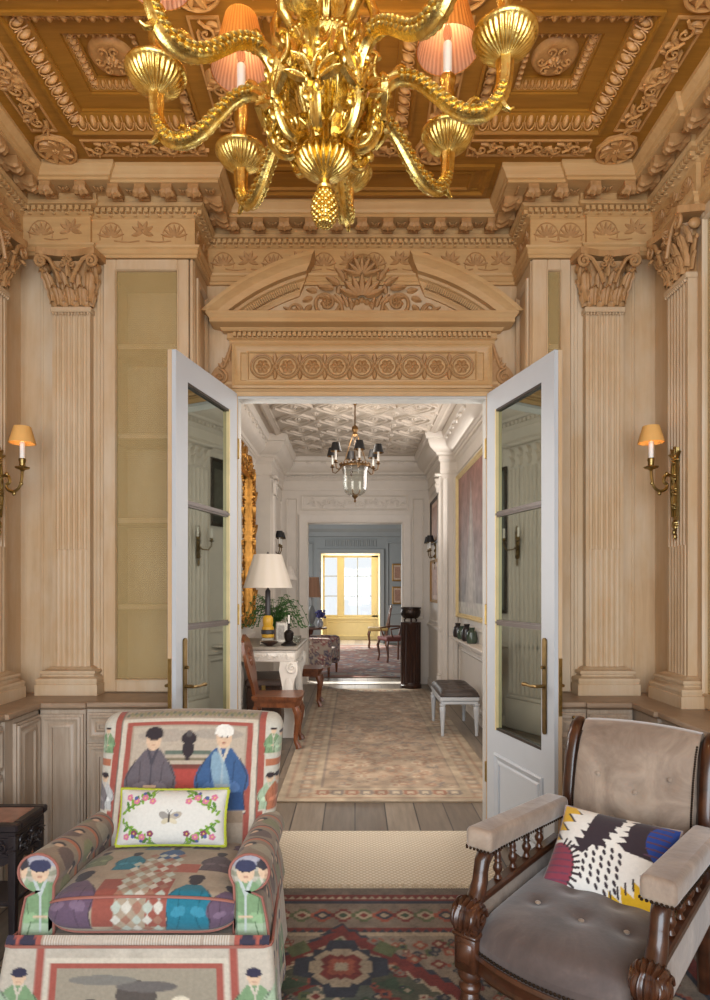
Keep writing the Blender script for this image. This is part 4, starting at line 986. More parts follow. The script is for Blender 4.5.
for q in zz:
    t = min(q, 1); z = .30+.532*t; hw = .322+.030*t; y0 = 2.36+.125*((z-.45)/.42) if z > .45 else 2.36
    dep = .085; sh = 1.0
    if q > 1: a = (q-1)*pi/2; z += .050*sin(a); sh = 1-.16*(1-cos(a))*1.0; sh = max(.02, 1-(1-cos(a))*.55); 
    row, ur, vr = [], [], []
    for a, front in sec0:
        x = a*hw; y = dep*max(0, 1-abs(a)**5.9)**.255*(-1 if front else 1); sy_ = -1 if front else 1
        xs = x if q <= 1 else np.sign(x)*(min(abs(x), hw-.05)+(max(0, abs(x)-(hw-.05)))*cos((q-1)*pi/2))
        ys = y if q <= 1 else y*max(.03, 1-(1-cos((q-1)*pi/2)))
        zc = z+.016*(1-(xs/hw)**2)*t**4
        puff = -.018*(1-(xs/hw)**2)*sin(pi*min(1, t))*(1 if sy_ < 0 else 0)
        row.append((AX+xs, y0+dep+ys+puff, zc)); ur.append(xs if sy_ < 0 else np.sign(xs)*(.36+.1*(1-abs(xs)/hw))); vr.append(z+(.04*(ys+dep)/dep if q > 1 else 0))
    rows.append(row); U.append(ur); V.append(vr)
cloth_rows(m, np.array(rows), np.array(U), np.array(V), bk, cu=True, cap=True)
m.build('backrest', CLOTH, chair, smooth=60)
# ---- arms
armc = Cloth(-.10, .75, -.10, .75, S(150, 134, 116)); armc.mottle(.15, .04)
for k in range(4):
    armc.rect(-.1, .75, .135+.14*k, .150+.14*k, BRICK); armc.rect(-.1, .75, .152+.14*k, .158+.14*k, S(96, 84, 80))
    for j in range(7):
        armc.ell(-.02+.11*j+.03*(k % 2), .07+.14*k, .045, .035, (S(136, 138, 104), S(168, 160, 140), S(110, 92, 86))[(j+k) % 3]); armc.ell(.03+.11*j, .10+.14*k, .024, .016, INK); armc.ell(.035+.11*j, .09+.14*k, .014, .012, SKIN)
afr = Cloth(-.16, .16, 0, .70, S(186, 180, 164)); afr.mottle(.08, .03); afr.rect(-.16, .16, .545, .56, S(150, 150, 130)); afr.rect(-.16, .16, .575, .70, S(170, 168, 178))
figure(afr, .052, .335, .27, S(150, 170, 140), CREAM, S(64, 60, 66)); figure(afr, -.012, .315, .285, SAGE, S(190, 200, 196), S(62, 64, 90), skirt=MINT); afr.rect(-.16, .16, .275, .295, BRICK); figure(afr, -.045, .06, .2, PLUM); figure(afr, .045, .06, .2, SAGE); afr.rect(-.16, .16, .25, .258, S(120, 110, 110))
def arm(sg):
    xc = AX+sg*.328
    # mushroom section (x outward, z)
    sec = []
    for a in np.linspace(-.62*pi, 1.15*pi, 34): sec.append((.062*cos(a)*1.0-.002, .553+.062*sin(a)))
    inner = [(-.050, .515), (-.048, .44), (-.050, .36), (-.05, .30)]; outer = [(.062, .30), (.050, .40), (.036, .47)]
    sec = outer+sec+inner       # outer side up, over the roll, down the inner side
    sec = np.array(sec); d = np.r_[0, np.cumsum(np.hypot(*np.diff(sec, axis=0).T))]
    tt = np.linspace(0, d[-1], 130); sec = np.stack([np.interp(tt, d, sec[:, 0]), np.interp(tt, d, sec[:, 1])], 1)
    ys = np.linspace(1.935, 2.44, 120); rows = []
    for y in ys:
        k = (y-1.935)/.5; rows.append([(xc+sg*(x*(1-.06*k)-.008*k), y, z-.045*k*min(1, max(0, (z-.3)/.2))) for x, z in sec])
    m = MB(); Ug, Vg = np.meshgrid(tt, ys-1.935)
    m.grid(np.array(rows), col=armc.at(Ug, Vg).reshape(-1, 3))
    A = m.build('arm', CLOTH, chair, smooth=60)
    # front panel: rings from the outline to the centre line
    m = MB(); rings, col = [], []
    cen = np.stack([np.full(len(sec), .004), np.clip(sec[:, 1], .30, .553)], 1)
    for q in np.linspace(0, 1, 34):
        p = sec*(1-q)+cen*q; rings.append([(xc+sg*x, 1.935-.014*min(1, q*4), z) for x, z in p]); col.append(afr.at(p[:, 0]*1.0, p[:, 1]))
    m.grid(np.array(rings), col=np.array(col).reshape(-1, 3)); m.build('front_panel', CLOTH, A, smooth=60)
    m = MB(); m.tube([(xc+sg*x, 1.930, z) for x, z in sec[::3]], .0045, 6); m.build('piping', PIPE, A)
arm(-1); arm(1)
# ---- seat cushion
st = Cloth(-.36, .36, -.20, .62, S(166, 150, 130)); st.mottle(.14, .04)
for k, (x, y, h, c_) in enumerate([(-.22, -.13, .26, PLUM), (.15, -.14, .23, TEAL), (.27, -.14, .20, PLUM), (-.10, .12, .15, TEAL), (.02, .20, .13, BLUE), (.19, .12, .16, S(92, 78, 84)), (-.22, .16, .14, S(120, 128, 96)), (.28, .2, .13, SAGE), (-.05, .30, .15, S(100, 120, 140)), (.12, .31, .16, S(84, 70, 78)), (.25, .33, .12, PLUM), (-.21, .33, .13, S(138, 110, 90))]):
    figure(st, x, y, h, c_, tuple(v*.8 for v in c_), INK, back=True)
st.rect(-.14, -.075, -.12, .06, S(150, 84, 72)); st.rect(.02, .085, -.12, .06, S(152, 88, 76)); st.rect(-.06, .06, .33, .40, S(150, 80, 70)); st.rect(.0, .14, .10, .16, S(166, 96, 80))
for i in range(7):
    for j in range(11):
        x, y = -.10+.032*i, -.13+.036*j
        if abs(x-.0-.0*y) < .075-.04*max(0, y): st.poly([(x-.016, y), (x, y+.018), (x+.016, y), (x, y-.018)], (S(206, 202, 190), S(160, 116, 98), S(182, 190, 178))[(i+j*2) % 3])
m = MB(); nx, ny = 170, 190
prof = []        # side profile: up the front, over, to the back (y, z, arclength)
for a in np.linspace(-.45*pi, .5*pi, 26): prof.append((1.925-.050*cos(a), .425+.066*sin(a)))
for y in np.linspace(1.945, 2.40, 40): prof.append((y, .491+.018*sin(pi*(y-1.94)/.46)-.045*((y-1.93)/.46)**1.5))
prof = np.array(prof); d = np.r_[0, np.cumsum(np.hypot(*np.diff(prof, axis=0).T))]; tt = np.linspace(0, d[-1], ny)
pr = np.stack([np.interp(tt, d, prof[:, 0]), np.interp(tt, d, prof[:, 1])], 1); xs = np.linspace(-1, 1, nx)
P = np.zeros((ny, nx, 3)); HWC = .283
for i, (y, z) in enumerate(pr):
    e = 1-np.abs(xs)**8; P[i, :, 0] = AX+HWC*xs; P[i, :, 1] = y+.03*(1-e)*(1 if tt[i] < .2 else 0); P[i, :, 2] = .425+(z-.425)*(.55+.45*e)+.012*(1-xs**2)*(1 if z > .45 else .3)
Ug, Vg = np.meshgrid(xs*HWC, tt-.17)
m.grid(P, col=st.at(Ug, Vg).reshape(-1, 3))
m.grid(np.array([P[:, 0], P[:, 0]-[0, 0, 0]]) if False else np.stack([P[:, 0], np.stack([P[:, 0, 0], P[:, 0, 1], np.full(ny, .365)], 1)]), col=S(150, 134, 120)); m.grid(np.stack([P[:, -1], np.stack([P[:, -1, 0], P[:, -1, 1], np.full(ny, .365)], 1)]), col=S(150, 134, 120))
cu = m.build('seat_cushion', CLOTH, chair, smooth=60)
m = MB()
i1 = int(np.argmin(np.abs(pr[:, 1]-.478)[:int(ny*.4)]))
for ii in (3, i1): m.tube([tuple(P[ii, j]+np.array([0, -.003, 0])) for j in range(0, nx, 6)], .005, 6)
m.build('piping', PIPE, cu)
# ---- base and skirt
sk = Cloth(-1.3, 1.3, 0, .40, S(196, 186, 170)); sk.mottle(.12, .05)
sk.rect(-.27, .27, 0, .30, CREAM); sk.rect(-.255, .255, 0, .285, RED); sk.rect(-.235, .235, 0, .268, S(160, 150, 132)); sk.ell(0, .18, .06, .05, INK, 0, .8); sk.ell(.03, .21, .09, .018, S(110, 104, 100)); sk.ell(-.1, .23, .1, .016, S(130, 126, 118)); sk.rect(-.05, .05, .10, .15, RED)
figure(sk, -.13, -.06, .23, GREY, CREAM, INK); figure(sk, .13, -.06, .24, BLUE, CREAM, S(226, 214, 190))
for s in (-1, 1):
    sk.rect(min(s*.275, s*.30), max(s*.275, s*.30), 0, .4, RED)
    for k in range(5): figure(sk, s*(.345+.095*k), .06, .21+.02*(k % 2), (SAGE, MINT, PALE, GREY, SAGE)[k], CREAM, S(58, 56, 76)); figure(sk, s*(.355+.095*k), -.10, .19, (PALE, BRICK, SAGE, MINT, PLUM)[k])
    for k in range(4): sk.rect(min(s*(.60+.2*k), s*(.615+.2*k)), max(s*(.60+.2*k), s*(.615+.2*k)), 0, .4, BRICK)
path = [(-.36, 2.46), (-.402, 1.90)]+[(-.405+.03*(1-cos(a)), 1.90-.03*sin(a)) for a in np.linspace(.2, pi/2, 5)]+[(.375+.03*sin(a), 1.87+.03*(1-cos(a))) for a in np.linspace(0, pi/2-.2, 5)]+[(.402, 1.90), (.36, 2.46)]
pa = np.array(path); d = np.r_[0, np.cumsum(np.hypot(*np.diff(pa, axis=0).T))]; tt = np.linspace(0, d[-1], 420); px, py = np.interp(tt, d, pa[:, 0]), np.interp(tt, d, pa[:, 1])
nzk = 80; P = np.zeros((nzk, 420, 3)); mid = d[-1]/2
for i, z in enumerate(np.linspace(.335, .012, nzk)):
    k = (.335-z)/.32; fl = 1+.055*k
    wav = .006*k*np.sin(tt*26)*(np.abs(tt-mid) > .36)+.014*k*np.exp(-((np.abs(tt-mid)-.40)/.02)**2)
    P[i, :, 0] = AX+px*fl+np.sign(px)*wav; P[i, :, 1] = 2.2+(py-2.2)*fl-wav*(np.abs(tt-mid) < .42); P[i, :, 2] = z
Ug, Vg = np.meshgrid(tt-mid, np.linspace(.335, .012, nzk))
m = MB(); m.grid(P, col=sk.at(Ug, Vg).reshape(-1, 3)); s_ = m.build('skirt', CLOTH, chair, smooth=60)
m = MB(); m.tube([(P[0, j, 0], P[0, j, 1]-.002, .337) for j in range(0, 420, 5)], .005, 6); m.build('piping', PIPE, s_)
bd = Cloth(-.5, .5, .3, .4, S(170, 150, 134), 500)
for k in range(70): bd.rect(-.28+.008*k, -.2765+.008*k, .3, .4, S(206, 200, 186))
for s in (-1, 1):
    bd.rect(min(s*.29, s*.42), max(s*.29, s*.42), .3, .4, RED)
    for k in range(2): bd.ell(s*(.33+.06*k), .35, .026, .022, S(60, 56, 72))
m = MB(); xs = np.linspace(-.395, .395, 200); rows = np.array([[(AX+x, y-.0*x*x, z) for x in xs] for z, y in ((.334, 1.875), (.345, 1.872), (.355, 1.874), (.366, 1.885))]); Ug, Vg = np.meshgrid(xs, [.334, .345, .355, .366])
m.grid(rows, col=bd.at(Ug, Vg).reshape(-1, 3)); m.build('seat_band', CLOTH, chair, smooth=60)
m = MB(); m.box(AX-.34, AX+.34, 1.91, 2.45, .10, .345, .02, col=S(150, 134, 120)); m.build('seat_base', CLOTH, chair)
FOOT = wood('dark_foot', S(60, 40, 28), S(90, 60, 40))
for x in (-.33, .33):
    for y in (1.97, 2.40):
        m = MB(); m.lathe([(.018, 0.002), (.022, .05), (.028, .105)], 10, (AX+x, y, 0)); m.build('foot', FOOT, chair)

# ================================================================== cushions
def pillow(m, w, h, d, cv, nu=120, nv=90, p=2.6, ex=.5):
    u, v = np.meshgrid(np.linspace(-1, 1, nu), np.linspace(-1, 1, nv))
    th = d/2*((1-np.abs(u)**p)*(1-np.abs(v)**p))**ex
    x = u*w/2*(1-.045*(1-np.abs(v)**2)*np.abs(u)**3); y = v*h/2*(1-.05*(1-np.abs(u)**2)*np.abs(v)**3)
    for s in (-1, 1): m.grid(np.stack([x, s*th, y], -1), col=cv.at(u*w/2, v*h/2).reshape(-1, 3))
    b = [(x[0, j], 0, y[0, j]) for j in range(0, nu, 4)]+[(x[i, -1], 0, y[i, -1]) for i in range(0, nv, 4)]+[(x[-1, j], 0, y[-1, j]) for j in range(nu-1, 0, -4)]+[(x[i, 0], 0, y[i, 0]) for i in range(nv-1, 0, -4)]
    return b
fl = Cloth(-.22, .22, -.12, .12, S(214, 212, 204), 900)
G1, G2, PK, MV = S(126, 164, 60), S(84, 128, 56), S(206, 120, 150), S(132, 60, 90)
rr = random.Random(3)
for sx_ in (-1, 1):
    for sy_ in (-1, 1):
        for k in range(7):
            x0, y0 = sx_*(.17-.018*k), sy_*(.02+.010*k); fl.line([(sx_*.165, sy_*.02), (x0-.0*sx_, y0+.0), (x0-sx_*.012, y0+sy_*.015)], .003, G2)
            fl.ell(x0-sx_*.012, y0+sy_*.02, .014, .006, G1 if k % 2 else G2, rr.uniform(0, pi)); fl.ell(x0+sx_*.004, y0-sy_*.006, .011, .005, G1, rr.uniform(0, pi))
        for k in range(4):
            x0, y0 = sx_*(.065+.03*k), sy_*(.055+.012*(k % 2))
            for a in range(5): fl.ell(x0+.007*cos(a*1.257), y0+.007*sin(a*1.257), .006, .005, PK if sy_ > 0 or k % 2 else MV)
            fl.ell(x0, y0, .003, .003, S(230, 200, 90))
        fl.ell(sx_*.13, sy_*.065, .007, .007, S(84, 96, 150)); fl.ell(sx_*.10, sy_*.082, .006, .006, S(84, 96, 150))
fl.ell(-.018, .006, .020, .012, S(150, 146, 140), -.5); fl.ell(.022, .006, .024, .012, S(176, 166, 150), .35); fl.ell(-.012, -.012, .015, .009, S(196, 186, 160), .5); fl.ell(.014, -.012, .018, .008, S(206, 196, 170), -.4); fl.ell(0, -.002, .004, .016, S(80, 76, 70)); fl.ell(.026, .008, .009, .005, S(110, 116, 140)); fl.line([(0, .012), (-.008, .026)], .002, INK); fl.line([(0, .012), (.008, .026)], .002, INK)
c1 = thing('cushion', 'small white cushion embroidered with flowers and a butterfly, lime green edging', 'cushion', (-.662, 2.275, .586), 0)
m = MB(); m.at((0, 0, 0), 0, -.32); b = pillow(m, .395, .195, .11, fl); m.build('cover', painted('embroidered_cotton', .8, 600, .15), c1, world=False, smooth=60)
m = MB(); m.at((0, 0, 0), 0, -.32); m.tube(b, [.0075 if k % 2 else .006 for k in range(len(b))], 7, closed=True); m.build('piping', plain('lime_piping', S(168, 176, 52), .8), c1, world=False)
# ================================================================== carved armchair with velvet upholstery
MAHOG = wood('polished_mahogany', S(34, 18, 11), S(82, 46, 27), (3, 3, 3), .28, None, 0, .03, .3)
VELVET, nt, bs = new_mat('taupe_velvet')
v = coords(nt); n = noise(nt, v, 5, 5, .65, .8); r = ramp(nt, [(.30, S(116, 98, 84)), (.5, S(142, 124, 108)), (.70, S(170, 152, 134))]); lnk(nt, n.outputs[0], r.inputs[0]); lnk(nt, r.outputs[0], bs.inputs['Base Color'])
bs.inputs['Roughness'].default_value = .75; bs.inputs['Sheen Weight'].default_value = .5; bs.inputs['Sheen Roughness'].default_value = .4
n2 = noise(nt, v, 26, 4); bump(nt, bs, n2.outputs[0], .25, .006)
VELVETD, nt, bs = new_mat('worn_brown_velvet')
v = coords(nt); n = noise(nt, v, 4, 5, .65, .8); r = ramp(nt, [(.32, S(60, 48, 44)), (.52, S(78, 64, 59)), (.7, S(104, 90, 82))]); lnk(nt, n.outputs[0], r.inputs[0]); lnk(nt, r.outputs[0], bs.inputs['Base Color'])
bs.inputs['Roughness'].default_value = .7; bs.inputs['Sheen Weight'].default_value = .45; n2 = noise(nt, v, 22, 4); bump(nt, bs, n2.outputs[0], .25, .006)
NAIL = plain('dark_nailhead', S(70, 58, 48), .35, .9)
RX, RY, RA = .574, 1.742, radians(-40)
ac = thing('armchair', 'carved mahogany open armchair with taupe velvet seat, back and arm pads', 'armchair', (RX, RY, 0), RA)
B = dict(world=False)
def rbox(m, x0, x1, y0, y1, z0, z1, r, n=5, sub=1):
    """box with fully rounded edges (superquadric rows)"""
    cx, cy, cz = (x0+x1)/2, (y0+y1)/2, (z0+z1)/2; hx_, hy_, hz = (x1-x0)/2, (y1-y0)/2, (z1-z0)/2
    rows = []
    th = []
    for q in range(4):
        for a in np.linspace(0, pi/2, n): th.append((q, a+q*pi/2))
    for ph in list(np.linspace(-pi/2, 0, n))+list(np.linspace(0, pi/2, n)):
        zz = cz+(hz-r)*(1 if ph > 0 or (ph == 0 and len(rows) >= n) else -1)+r*sin(ph); row = []
        for q, a in th:
            sx_ = 1 if q in (0, 3) else -1; sy_ = 1 if q in (0, 1) else -1
            row.append((cx+sx_*(hx_-r)+r*cos(ph)*cos(a), cy+sy_*(hy_-r)+r*cos(ph)*sin(a), zz))
        rows.append(row)
    m.grid(np.array(rows), cu=True, cap=True)
# seat: bowed front, crowned top, dished by three buttons
SW = .250
def seat_y0(x): return -.055-.055*(1-(x/SW)**2)
btn = [(-.12, .12), (.02, .10), (.14, .12), (-.06, .24), (.08, .24)]
nx, ny = 60, 60; P = []
for j in range(ny):
    row = []
    for i in range(nx):
        u = -1+2*i/(nx-1); x = u*SW; y = seat_y0(x)+(.63-seat_y0(x))*j/(ny-1); vv = 2*j/(ny-1)-1
        e = (1-abs(u)**7)*(1-abs(vv)**9)
        z = .335+.075*max(0, e)**.5+.022*(1-u*u)*(1-vv*vv)
        for bx_, by_ in btn: z -= .014*math.exp(-((x-bx_)**2+(y-by_)**2)/.0012)
        row.append((x, y, z))
    P.append(row)
m = MB(); m.grid(np.array(P)); rim = [P[0][i] for i in range(nx)]+[P[j][-1] for j in range(ny)]+[P[-1][i] for i in range(nx-1, -1, -1)]+[P[j][0] for j in range(ny-1, -1, -1)]
m.grid(np.array([rim, [(x, y, .302) for x, y, z in rim]]))
seat = m.build('seat', VELVETD, ac, smooth=60, **B)
for bx_, by_ in btn[:3]: m = MB(); m.ell((bx_, by_, .417), (.009, .009, .005), 10, 6); m.build('button', VELVET, seat, **B)
m = MB()
for i in range(44):
    x = -SW+2*SW*i/43; m.ell((x, seat_y0(x)-.004, .312), (.0055, .004, .0055), 7, 5)
m.build('nailhead_trim', NAIL, seat, **B)
m = MB()   # front and side rails
xs = np.linspace(-SW+.01, SW-.01, 25); m.grid(np.array([[(x, seat_y0(x)-o, z) for x in xs] for o, z in ((-.03, .302), (.004, .302), (.010, .292), (.006, .285), (.006, .262), (.012, .255), (.008, .245), (-.03, .242))]))
for s in (-1, 1): m.box(s*(SW-.004), s*(SW-.04), -.05, .64, .245, .302, .006)
m.box(-SW+.02, SW-.02, .60, .64, .245, .302, .005)
m.build('seat_rail', MAHOG, ac, smooth=40, **B)
def turned_leg(x, y, s):
    m = MB()
    m.lathe([(.016, 0.002), (.022, .012), (.024, .03), (.018, .045), (.020, .055), (.030, .075), (.034, .11), (.032, .15), (.026, .175), (.022, .182), (.032, .190), (.034, .20), (.030, .208), (.024, .214), (.035, .226), (.038, .238), (.032, .248), (.032, .252)], 20, (x, y, 0), 10, [0]*5+[.12]*4+[0]*9)
    m.box(x-.036, x+.036, y-.036, y+.036, .25, .365, .006); m.box(x-.041, x+.041, y-.041, y+.041, .352, .366, .004); m.box(x-.028, x+.028, y-.042, y+.02, .275, .34, .008)
    return m
for s in (-1, 1):
    x = s*.252
    m = turned_leg(x, -.060, s); m.build('leg', MAHOG, ac, smooth=45, **B)
    # acanthus scroll knuckle above the block, and the S-shaped support that carries the arm pad
    m = MB()
    m.lathe([(.030, -.040), (.044, -.036), (.047, -.024), (.044, -.014), (.046, 0), (.044, .014), (.047, .024), (.044, .036), (.030, .040)], 22, (x, -.068, .408), 0, axis='x')
    rows = []
    for i in range(40):          # acanthus leaf that rolls over the scroll: five ribs, scalloped edges, three overlapping tiers
        u = i/39; a = radians(-95+215*u); tier = (u*3) % 1
        wd = .030+.012*abs(sin(u*3*pi))**.7; row = []
        for w in np.linspace(-1, 1, 25):
            rr_ = .050+.0055*cos(w*5*pi/1.0)*(1-.3*tier)+.006*(1-tier)-.012*w*w
            row.append((x+w*wd, -.068-rr_*cos(a), .408+rr_*sin(a)))
        rows.append(row)
    m.grid(np.array(rows))
    for sd in (-1, 1):
        m.tube([(x+sd*.042, -.068+.034*(1-.05*i)*cos(t), .408+.034*(1-.05*i)*sin(t)) for i, t in enumerate(np.linspace(0, 2*pi*1.5, 18))], .006, 6)
    sup = [(-.045, .43), (-.020, .455), (.000, .485), (.004, .515), (.012, .54), (.035, .562), (.07, .572)]
    m.tube([(x, a, b) for a, b in sup], [.026, .027, .025, .023, .024, .026, .024], 10, flat=1.0, lob=4, amp=-.05)
    m.build('arm_support', MAHOG, ac, smooth=55, **B)
    # side rail above the seat, and four turned spindles
    m = MB(); m.box(x-.020, x+.020, -.03, .60, .425, .452, .006); m.box(x-.018, x+.018, .02, .60, .552, .575, .005); m.build('side_rail', MAHOG, ac, **B)
    for k in range(4):
        y = .115+.105*k; m = MB()
        m.lathe([(.009, .45), (.014, .456), (.009, .464), (.008, .472), (.014, .480), (.016, .490), (.012, .50), (.009, .505), (.014, .509), (.010, .514), (.012, .525), (.009, .535), (.008, .540), (.014, .545), (.009, .554)], 14, (x, y, 0)); m.build('spindle', MAHOG, ac, smooth=50, **B)
    # arm pad, falling a little to the back
    m = MB(); rbox(m, x-.045, x+.045, -.015, .60, -.034, .034, .018)
    V = m.V[0]; V[:, 2] += .612-.045*np.clip((V[:, 1]-.05)/.55, 0, 1); m.V[0] = V
    ap = m.build('arm_pad', VELVET, ac, smooth=60, **B)
    m = MB()
    for k in range(34):
        y = -.0+.58*k/33
        for sd in (-1, 1): m.ell((x+sd*.0455, y, .583-.045*max(0, (y-.05)/.55)), (.004, .005, .005), 6, 4)
    for k in range(7): m.ell((x-.036+.012*k, -.0155, .585), (.005, .004, .005), 6, 4)
    m.build('nailhead_trim', NAIL, ap, **B)
    # velvet side below the rail
    m = MB(); m.box(x-.012+s*.004, x+.010+s*.004, .0, .60, .300, .425, .006); m.build('side_panel', VELVET, ac, **B)
    # back leg and upright in one sweep, scrolled at the top
    m = MB(); up = [(.70, 0.004), (.675, .15), (.655, .30), (.66, .45), (.675, .60), (.70, .72), (.728, .80), (.752, .838), (.775, .848), (.79, .832), (.785, .816)]
    xo = s*.222
    m.tube([(xo+s*.010*min(1, b/.4), a, b) for a, b in up], [.020, .022, .026, .028, .029, .030, .030, .028, .024, .018, .012], 14, lob=6, amp=.10, up=(1, 0, 0))
    m.build('upright', MAHOG, ac, smooth=55, **B)
# upholstered back
nx, nz = 50, 60; P = []
bt = [(-.11, .70), (.02, .66), (.13, .72), (-.05, .56), (.09, .56)]
def back_y(z): return np.interp(z, [.38, .50, .62, .72, .80, .842, .867], [.625, .615, .625, .652, .690, .725, .755])
for j in range(nz):
    z = .38+.484*j/(nz-1); row = []
    for i in range(nx):
        u = -1+2*i/(nx-1); x = u*.203; vv = 2*j/(nz-1)-1
        puff = .030*max(0, (1-abs(u)**6))**.5*(1-max(0, vv)**8)**.5
        d = sum(.012*math.exp(-((x-bx_)**2+(z-bz)**2)/.0010) for bx_, bz in bt)
        row.append((x, float(back_y(z))-puff+d, z+.012*(1-u*u)*max(0, vv)**3))
    P.append(row)
m = MB(); m.grid(np.array(P))
top = P[-1]; m.grid(np.array([[(x, y, z) for x, y, z in top], [(x, y+.030, z+.004) for x, y, z in top], [(x, y+.052, z-.022) for x, y, z in top], [(x, y+.050, z-.06) for x, y, z in top]]))
m.grid(np.array([[(p[0][0], p[0][1]+.05, p[0][2]), (p[-1][0], p[-1][1]+.05, p[-1][2])] for p in P]))
bk_ = m.build('backrest', VELVET, ac, smooth=60, **B)
for x, z in bt: m = MB(); m.ell((x, float(back_y(z))-.024, z), (.009, .006, .009), 10, 6); m.build('button', VELVET, bk_, **B)
for s in (-1, 1):
    m = MB()
    for k in range(58):
        z = .42+.41*k/57; m.ell((s*.199, float(back_y(z))-.012, z), (.0045, .0045, .0045), 6, 4)
    m.build('nailhead_trim', NAIL, bk_, **B)
# ---- ikat cushion
ik = Cloth(-.22, .22, -.18, .18, S(232, 230, 224), 900)
DK, YL, BL, MR, PR = S(56, 46, 54), S(222, 178, 38), S(38, 70, 150), S(142, 62, 78), S(92, 66, 88)
rr = random.Random(5)
def teeth(x0, y0, x1, y1, n, depth, c, base):
    """saw-toothed edge from (x0,y0) to (x1,y1), filled back to the list of points base"""
    P = []
    L = sqrt((x1-x0)**2+(y1-y0)**2); nx_, ny_ = -(y1-y0)/L, (x1-x0)/L
    for k in range(n):
        t = k/n; P.append((x0+(x1-x0)*t, y0+(y1-y0)*t)); t = (k+.5)/n; dd = depth*rr.uniform(.7, 1.2); P.append((x0+(x1-x0)*t+nx_*dd, y0+(y1-y0)*t+ny_*dd))
    ik.poly(P+[(x1, y1)]+base, c)
teeth(-.22, -.03, .20, -.10, 9, .05, DK, [(.10, -.19), (-.10, -.19)]); ik.A[:] = S(232, 230, 224)
teeth(-.075, .18, -.165, -.03, 6, -.060, INK, [(-.23, 0), (-.23, .19)]); teeth(-.085, .18, -.175, -.03, 6, -.055, YL, [(-.23, 0), (-.23, .19)])
P_ = [(-.045, .16), (-.135, -.005)]
teeth(-.045, .17, -.125, -.01, 6, .050, DK, [(-.07, -.03), (-.035, .02), (-.01, .0), (.0, .07), (.025, .10), (.03, .17)])
teeth(.03, .17, -.03, .0, 6, .028, DK, [(-.08, .02), (-.06, .17)])
for k in range(6): ik.poly([(.035-.014*k, .145-.028*k), (.075-.014*k, .150-.028*k), (.06-.014*k, .128-.028*k)], S(232, 230, 224)); ik.poly([(.085-.004*k, .165-.024*k), (.05-.006*k, .150-.024*k), (.09-.004*k, .142-.024*k)], DK)
ik.ell(.12, .085, .070, .075, DK); teeth(.055, .01, .10, .17, 7, .022, DK, [(.20, .15), (.18, .0)])
ik.ell(.19, .075, .085, .085, BL)
for k in range(7): ik.line([(.11+.0*k, .02+.022*k), (.225, .03+.022*k)], .006, PR)
ik.ell(.22, .12, .05, .10, BL)
ik.ell(-.16, -.09, .075, .085, MR)
for k in range(7): ik.line([(-.22, -.155+.022*k), (-.10, -.15+.022*k)], .005, PR, .7)
for t in np.linspace(-1.3, 1.3, 14): ik.line([(-.16+.072*cos(t), -.09+.082*sin(t)), (-.16+.092*cos(t), -.09+.102*sin(t))], .008, INK)
for i in range(5):
    for j in range(7): ik.ell(-.06+.026*i+.004*(j % 2), -.10+.022*j-.010*i, .005, .010, DK, .5)
teeth(.20, .0, -.04, -.17, 7, .055, YL, [(.10, -.19), (.23, -.19)])
teeth(.225, .02, .17, -.02, 3, -.02, YL, [(.23, -.05)])
for k in range(8): ik.line([(.02+.02*k, -.17+.018*k), (.015+.02*k, -.14+.018*k)], .006, INK)
c2 = thing('cushion', 'bold ikat cushion in yellow, white, purple and blue on the velvet armchair', 'cushion', (RX+.766*.012+.643*.38, RY-.643*.012+.766*.38, .500), RA)
m = MB(); m.at((0, 0, 0), 0, -.82); b = pillow(m, .375, .30, .12, ik, 150, 120); m.build('cover', painted('ikat_silk', .75, 500, .2), c2, smooth=60, **B)
m = MB(); m.at((0, 0, 0), 0, -.82); m.tube(b, .0045, 6, closed=True); m.build('piping', plain('grey_piping', S(150, 140, 140), .8), c2, **B)

# ================================================================== carved side table
EBON = plain('ebonised_wood', S(38, 32, 34), .3, 0, .25, 12); MARB = plain('rosy_marble', S(150, 112, 96), .25, 0, .22, 14)
t = thing('side_table', 'dark carved side table with rosy marble top beside the printed armchair', 'table', (-1.37, 2.36, 0))
x0, x1, y0, y1, zt = -1.52, -1.215, 2.245, 2.475, .545
m = MB(); m.box(x0, x1, y0, y0+.035, zt-.03, zt, .006); m.box(x0, x1, y1-.035, y1, zt-.03, zt, .006); m.box(x0, x0+.035, y0+.035, y1-.035, zt-.03, zt, .006); m.box(x1-.035, x1, y0+.035, y1-.035, zt-.03, zt, .006); m.box(x0+.012, x1-.012, y0+.012, y1-.012, zt-.045, zt-.03)
m.build('top_frame', EBON, t)
m = MB(); m.box(x0+.035, x1-.035, y0+.035, y1-.035, zt-.03, zt-.003, .002); m.build('marble_inset', MARB, t)
m = MB()
for (fn, a0, a1) in ((wall_y(y0+.02), x0+.02, x1-.02), (wall_x(x1-.02, 1), y0+.02, y1-.02)):
    n = 7; pts = [(a0, zt-.045)]+[(a0+(a1-a0)*k/24, zt-.135-.02*sin(pi*k/24*3)**2) for k in range(25)]+[(a1, zt-.045)]
    m.prism(pts, fn, -.012, .006)
    G = lambda a, b, h, fn=fn: fn(a, b, h+.006)
    scroll_band(m, G, a0+.015, a1-.015, zt-.09, .032, .008, step=.045)
    frame_mold(m, G, a0+.005, a1-.005, zt-.128, zt-.052, [(0, 0), (0, .005), (.006, .005), (.006, 0)])
m.build('apron', EBON, t, smooth=50)
